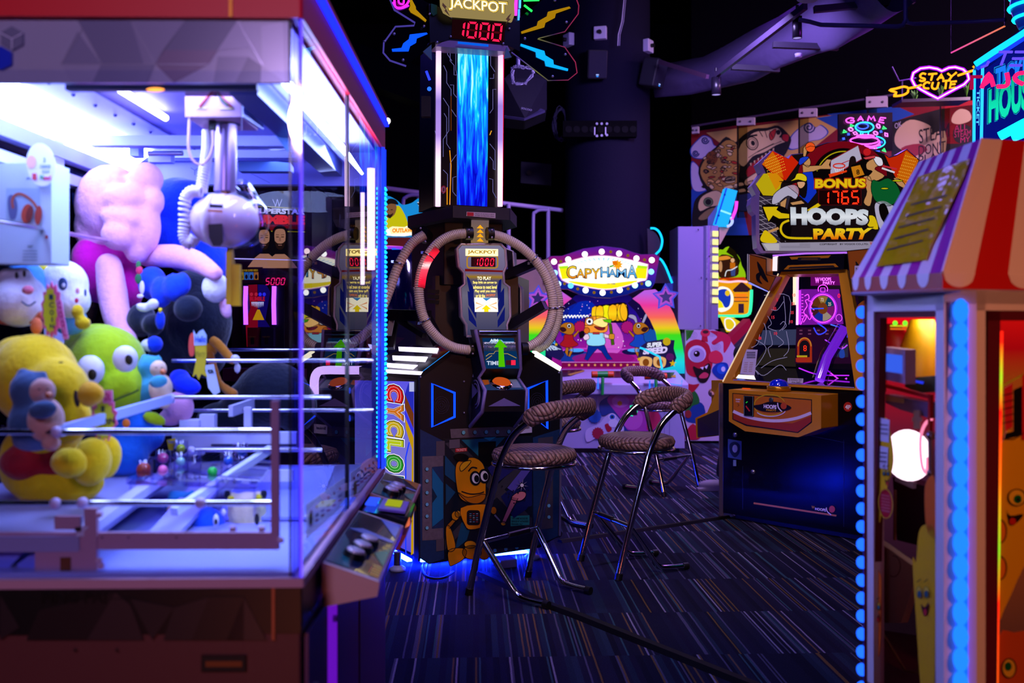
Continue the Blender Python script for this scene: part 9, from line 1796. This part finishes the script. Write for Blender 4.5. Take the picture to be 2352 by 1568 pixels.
blob('body',FUR('#5aa8d8'),[(160,735,2.56,40,36)],t,0.008); blob('bow',FUR('#d8b808'),[(178,715,2.49,15,18),(190,742,2.49,20,16)],t,0.006)
b=B(); dot(b,144,652,2.435,11,15,P('#2a4a7a',0.3)); dot(b,146,655,2.43,4,5,P('#e8f0ff',0.3)); dot(b,196,672,2.46,3,9,P('#2a4a7a',0.3)); dot(b,178,668,2.445,5,7,P('#f0a0b0')); dot(b,176,690,2.44,5,6,P('#d83a5a')); b.build('face_marks',t)
# big pink plush lamb
t=toy('giant pink plush lamb with a puffy head and a magenta shirt',260,790,2.95)
PK_=FUR('#f0a8d0')
blob('head',PK_,[(255,470,2.92,80,92),(225,520,2.93,52,70),(335,412,2.88,40,40),(352,462,2.86,26,34),(285,455,2.84,50,34),(278,500,2.82,48,26,6),(272,540,2.82,40,36,10),(335,520,2.86,34,66),(315,572,2.86,30,34)],t,0.008,2)
blob('shirt',FUR('#e010a0'),[(235,620,2.95,72,78),(250,580,2.96,80,46),(285,660,2.93,46,60),(205,600,2.9,42,56)],t,0.010)
limb('arm',PK_,[(250,610,2.84),(258,670,2.80),(270,730,2.76),(296,790,2.70)],t,[30,34,32,22]); limb('arm',PK_,[(340,588,2.92),(400,588,2.86),(450,600,2.80),(495,628,2.74)],t,[26,28,26,18])
b=B(); pl=frontal(2.70); 
for X,Y,rx,ry,c in((318,608,6,9,'#2a7a3a'),(320,620,8,10,'#d82a5a'),(318,640,8,12,'#1a6a3a'),(326,660,6,16,'#e8e0f0'),(322,680,8,5,'#e8e0f0')): dot(b,X,Y,2.79,rx,ry,P(c,0.7))
b.build('shirt_print',t)
blob('foot',FUR('#e8a0cc'),[(412,935,2.72,34,40),(390,960,2.72,30,20)],t,0.008)
t=toy('deep blue plush bear peeping out behind the pink lamb',420,720,3.15)
BF=FUR('#0a3ae0')
blob('body',BF,[(410,480,3.14,72,74),(425,450,3.1,55,40),(440,560,3.14,75,70),(390,540,3.1,44,66),(470,600,3.14,60,60)],t,0.010); blob('paw',FUR('#1a4af0'),[(350,650,2.86,34,40),(372,670,2.82,26,38),(398,660,2.80,24,34),(420,652,2.80,20,28)],t,0.008); blob('foot',FUR('#0a2ef0'),[(412,870,2.74,26,24),(428,886,2.72,36,22,10)],t,0.008)
t=toy('large black plush gorilla with a white ball paw behind the claw prong',455,860,3.05)
KF=FUR('#10182a')
blob('body',KF,[(455,740,3.0,78,92),(440,690,3.02,66,72),(400,790,3.02,60,80),(470,810,3.0,52,60)],t,0.010); blob('muzzle',FUR('#141e30'),[(432,708,2.80,34,32)],t,0.008); blob('ball_paw',FUR('#e8e8f4'),[(495,660,2.78,32,36)],t,0.008); blob('cuff',FUR('#f0b8d8'),[(518,708,2.80,14,26,-16)],t,0.006)
t=toy('small black plush bird with white wings beside the arm of the pink lamb',335,780,2.72)
blob('body',FUR('#141a2c'),[(325,735,2.74,34,40),(352,745,2.7,26,26)],t,0.007); blob('wings',WF,[(328,706,2.64,18,11,20),(352,698,2.64,14,14)],t,0.006); blob('scarf',FUR('#0a3ad8'),[(368,735,2.66,12,24),(355,790,2.66,20,20)],t,0.006); blob('beak',FUR('#e8d010'),[(368,712,2.62,7,8)],t,0.006,3); blob('belly',FUR('#d8d8e8'),[(345,792,2.66,24,16)],t,0.006)
t=toy('big black plush seal lying behind the chrome rods at the right of the claw machine',620,985,3.12)
blob('body',KF,[(625,905,3.1,88,76),(570,930,3.1,60,56),(680,935,3.12,50,60),(520,960,3.1,70,40)],t,0.010)
t=toy('brown long legged plush deer dangling behind the yellow tag',500,870,2.95)
limb('leg',FUR('#c07a1a'),[(480,775,2.95),(500,790,2.93),(520,812,2.92),(535,830,2.90)],t,[12,13,12,10]); limb('leg',FUR('#a8641a'),[(478,800,2.95),(490,840,2.93),(505,880,2.92),(535,905,2.90)],t,[12,10,9,14]); blob('body',FUR('#c07a1a'),[(478,795,2.96,26,30)],t,0.008); blob('hoof',WF,[(540,824,2.88,12,12),(545,845,2.9,9,14)],t,0.006)
b=B(); pl=frontal(2.86); b.plate(pl,P('#c8d8e8',0.6),[(470,838),(490,836),(505,900),(492,908),(478,890)],0.004); b.text(pl,P('#101828'),'ta',[(476,848),(489,846),(491,856),(478,858)],0.03,2); b.build('label_flag',t)
# prizes lying in the chute
t=toy('teal plush bear slumped in the prize chute',420,1300,2.5)
TF_=FUR('#2a90b0'); blob('body',TF_,[(415,1160,2.52,38,34),(395,1136,2.52,12,14),(440,1138,2.5,16,14),(430,1215,2.5,52,58),(415,1270,2.48,40,34)],t,0.008); blob('face',FUR('#e0b890'),[(400,1172,2.44,18,20),(412,1185,2.43,12,16)],t,0.006); blob('foot',FUR('#e8b8a0'),[(388,1268,2.42,14,12)],t,0.006)
b=B(); dot(b,408,1166,2.395,6,1.4,INK); b.build('eye',t)
t=toy('bright blue plush fish with a round white eye in the prize chute',485,1300,2.44)
blob('body',FUR('#1a5ae8'),[(475,1210,2.42,44,46),(500,1250,2.42,44,46),(460,1280,2.4,34,26),(520,1290,2.4,30,22)],t,0.008); blob('eye',WF,[(496,1195,2.33,9,17,0,.7),(514,1176,2.36,6,12,0,.7)],t,0.005,3); b=B(); dot(b,496,1198,2.305,4,7,INK); b.build('pupil',t)
b=B()
for k in range(3): b.tube([at(530+(7+k*5)*math.cos(a),1270+(7+k*5)*math.sin(a),2.31) for a in [j*.35+.3 for j in range(8)]],0.0015,INK,5)
b.build('scales',t); blob('tail',WF,[(535,1285,2.36,26,26)],t,0.007)
t=toy('pale yellow plush kitten with dark eared tips in the prize chute',568,1300,2.5)
PY=FUR('#e8e0a0'); blob('body',PY,[(568,1180,2.46,46,52),(532,1146,2.46,16,18,30),(596,1142,2.46,16,18,-30),(580,1250,2.44,52,52),(560,1285,2.42,46,22)],t,0.008); blob('ear_tip',KF,[(522,1136,2.45,10,12),(606,1134,2.45,10,12)],t,0.006,3); blob('ear_lining',FUR('#d8d020'),[(530,1146,2.40,10,11,30),(594,1143,2.40,10,11,-30)],t,0.006,3); b=B(); dot(b,590,1192,2.36,6,14,INK); b.build('eye',t)
# prize tags
def tagc(lab,pts,d,inner,texts):
    pl=frontal(d); b=B(); b.plate(pl,P('#f06a9a',0.6),pts,0.004); o=b.build('prize_tag',label=lab,cat='tag',group='pink edged prize tags')
    b=B(); b.art(pl,P('#d8e81a',0.6),inner,2)
    for s,q,c in texts: b.text(pl,P(c,0.6),s,q,0.03,4)
    b.build('tag_print',o)
def spiky(cx,cy,rx,ry,n,k=.82,ph=0): return [(cx+(rx if i%2 else rx*k)*math.cos(math.pi*i/n+ph),cy+(ry if i%2 else ry*k)*math.sin(math.pi*i/n+ph)) for i in range(2*n)]
tagc('tall spiky yellow tag with pink edges between the white seal and the white bunny',spiky(118,712,25,66,14),2.30,spiky(115,712,17,56,14),[('1',rect(112,676,122,688),'#1a4a4a'),('C',rect(113,694,124,706),'#1a4a4a'),('O',rect(114,712,124,723),'#1a4a4a'),('I',rect(118,729,121,739),'#1a4a4a'),('N',rect(114,744,124,754),'#1a4a4a')])
b=B(); pl=frontal(2.285); b.plate(pl,P('#f08ac0',0.6),[(127,690),(140,688),(157,778),(146,780)],0.003)
for k,c in enumerate('COOL'): b.text(pl,P('#d02a80',0.6),c,[(130+k*4,694+k*21),(139+k*4,693+k*21),(142+k*4,708+k*21),(132+k*4,709+k*21)],0.03,2)
b.build('prize_tag',label='slim pink tag reading COOL hanging beside the tall spiky yellow tag',cat='tag',group='pink edged prize tags')
tagc('spiky yellow tag reading WIN between the yellow chick and the green frog',spiky(238,960,32,56,13),2.20,spiky(238,964,25,48,13),[('1',rect(232,932,240,946),'#2a3a1a'),('WIN',[(224,966),(264,958),(264,972),(226,980)],'#2a3a1a')])
b=B(); pl=frontal(2.195); b.plate(pl,P('#f08ac0',0.6),rect(236,896,258,926),0.003); b.text(pl,P('#d02a80',0.6),'OL',rect(238,902,256,920),0.03,2); b.build('prize_tag',label='small pink tag end above the tag reading WIN',cat='tag',group='pink edged prize tags')
b=B(); pl=frontal(2.62); b.plate(pl,P('#c8b810',0.6),[(447,790),(474,788),(474,820),(470,850),(476,866),(462,858),(456,872),(450,858),(442,866),(450,830)],0.003); b.plate(pl,P('#a8c8e8',0.6),[(444,758),(450,770),(458,760),(466,756),(474,770),(474,792),(446,793)],0.003,0.001); b.text(pl,P('#1a4ac8',0.6),'Hello',[(448,772),(473,771),(473,786),(448,786)],0.03,3); b.plate(pl,P('#d84a3a',0.6),spl([(436,770),(444,766),(446,800),(444,816),(436,816),(433,796)],3),0.003,0.001); b.text(pl,P('#8a8010',0.6),'Merry',[(450,806),(472,804),(470,822),(450,824)],0.0,3); b.build('prize_tag',label='torn yellow and blue tag hanging before the black gorilla',cat='tag',group='pink edged prize tags')
b=B(); pl=frontal(2.66); b.plate(pl,P('#e0c010',0.6),[(383,1010),(402,1006),(402,1022),(398,1034),(388,1034)],0.003); b.text(pl,P('#1a4ac8',0.6),'Toy',[(385,1012),(400,1009),(400,1019),(386,1021)],0.03,2); b.build('prize_tag',label='small yellow tag at the right hip of the green frog',cat='tag',group='pink edged prize tags')
for o in list(bpy.data.objects):
    if '_base' in o: del o['_base']
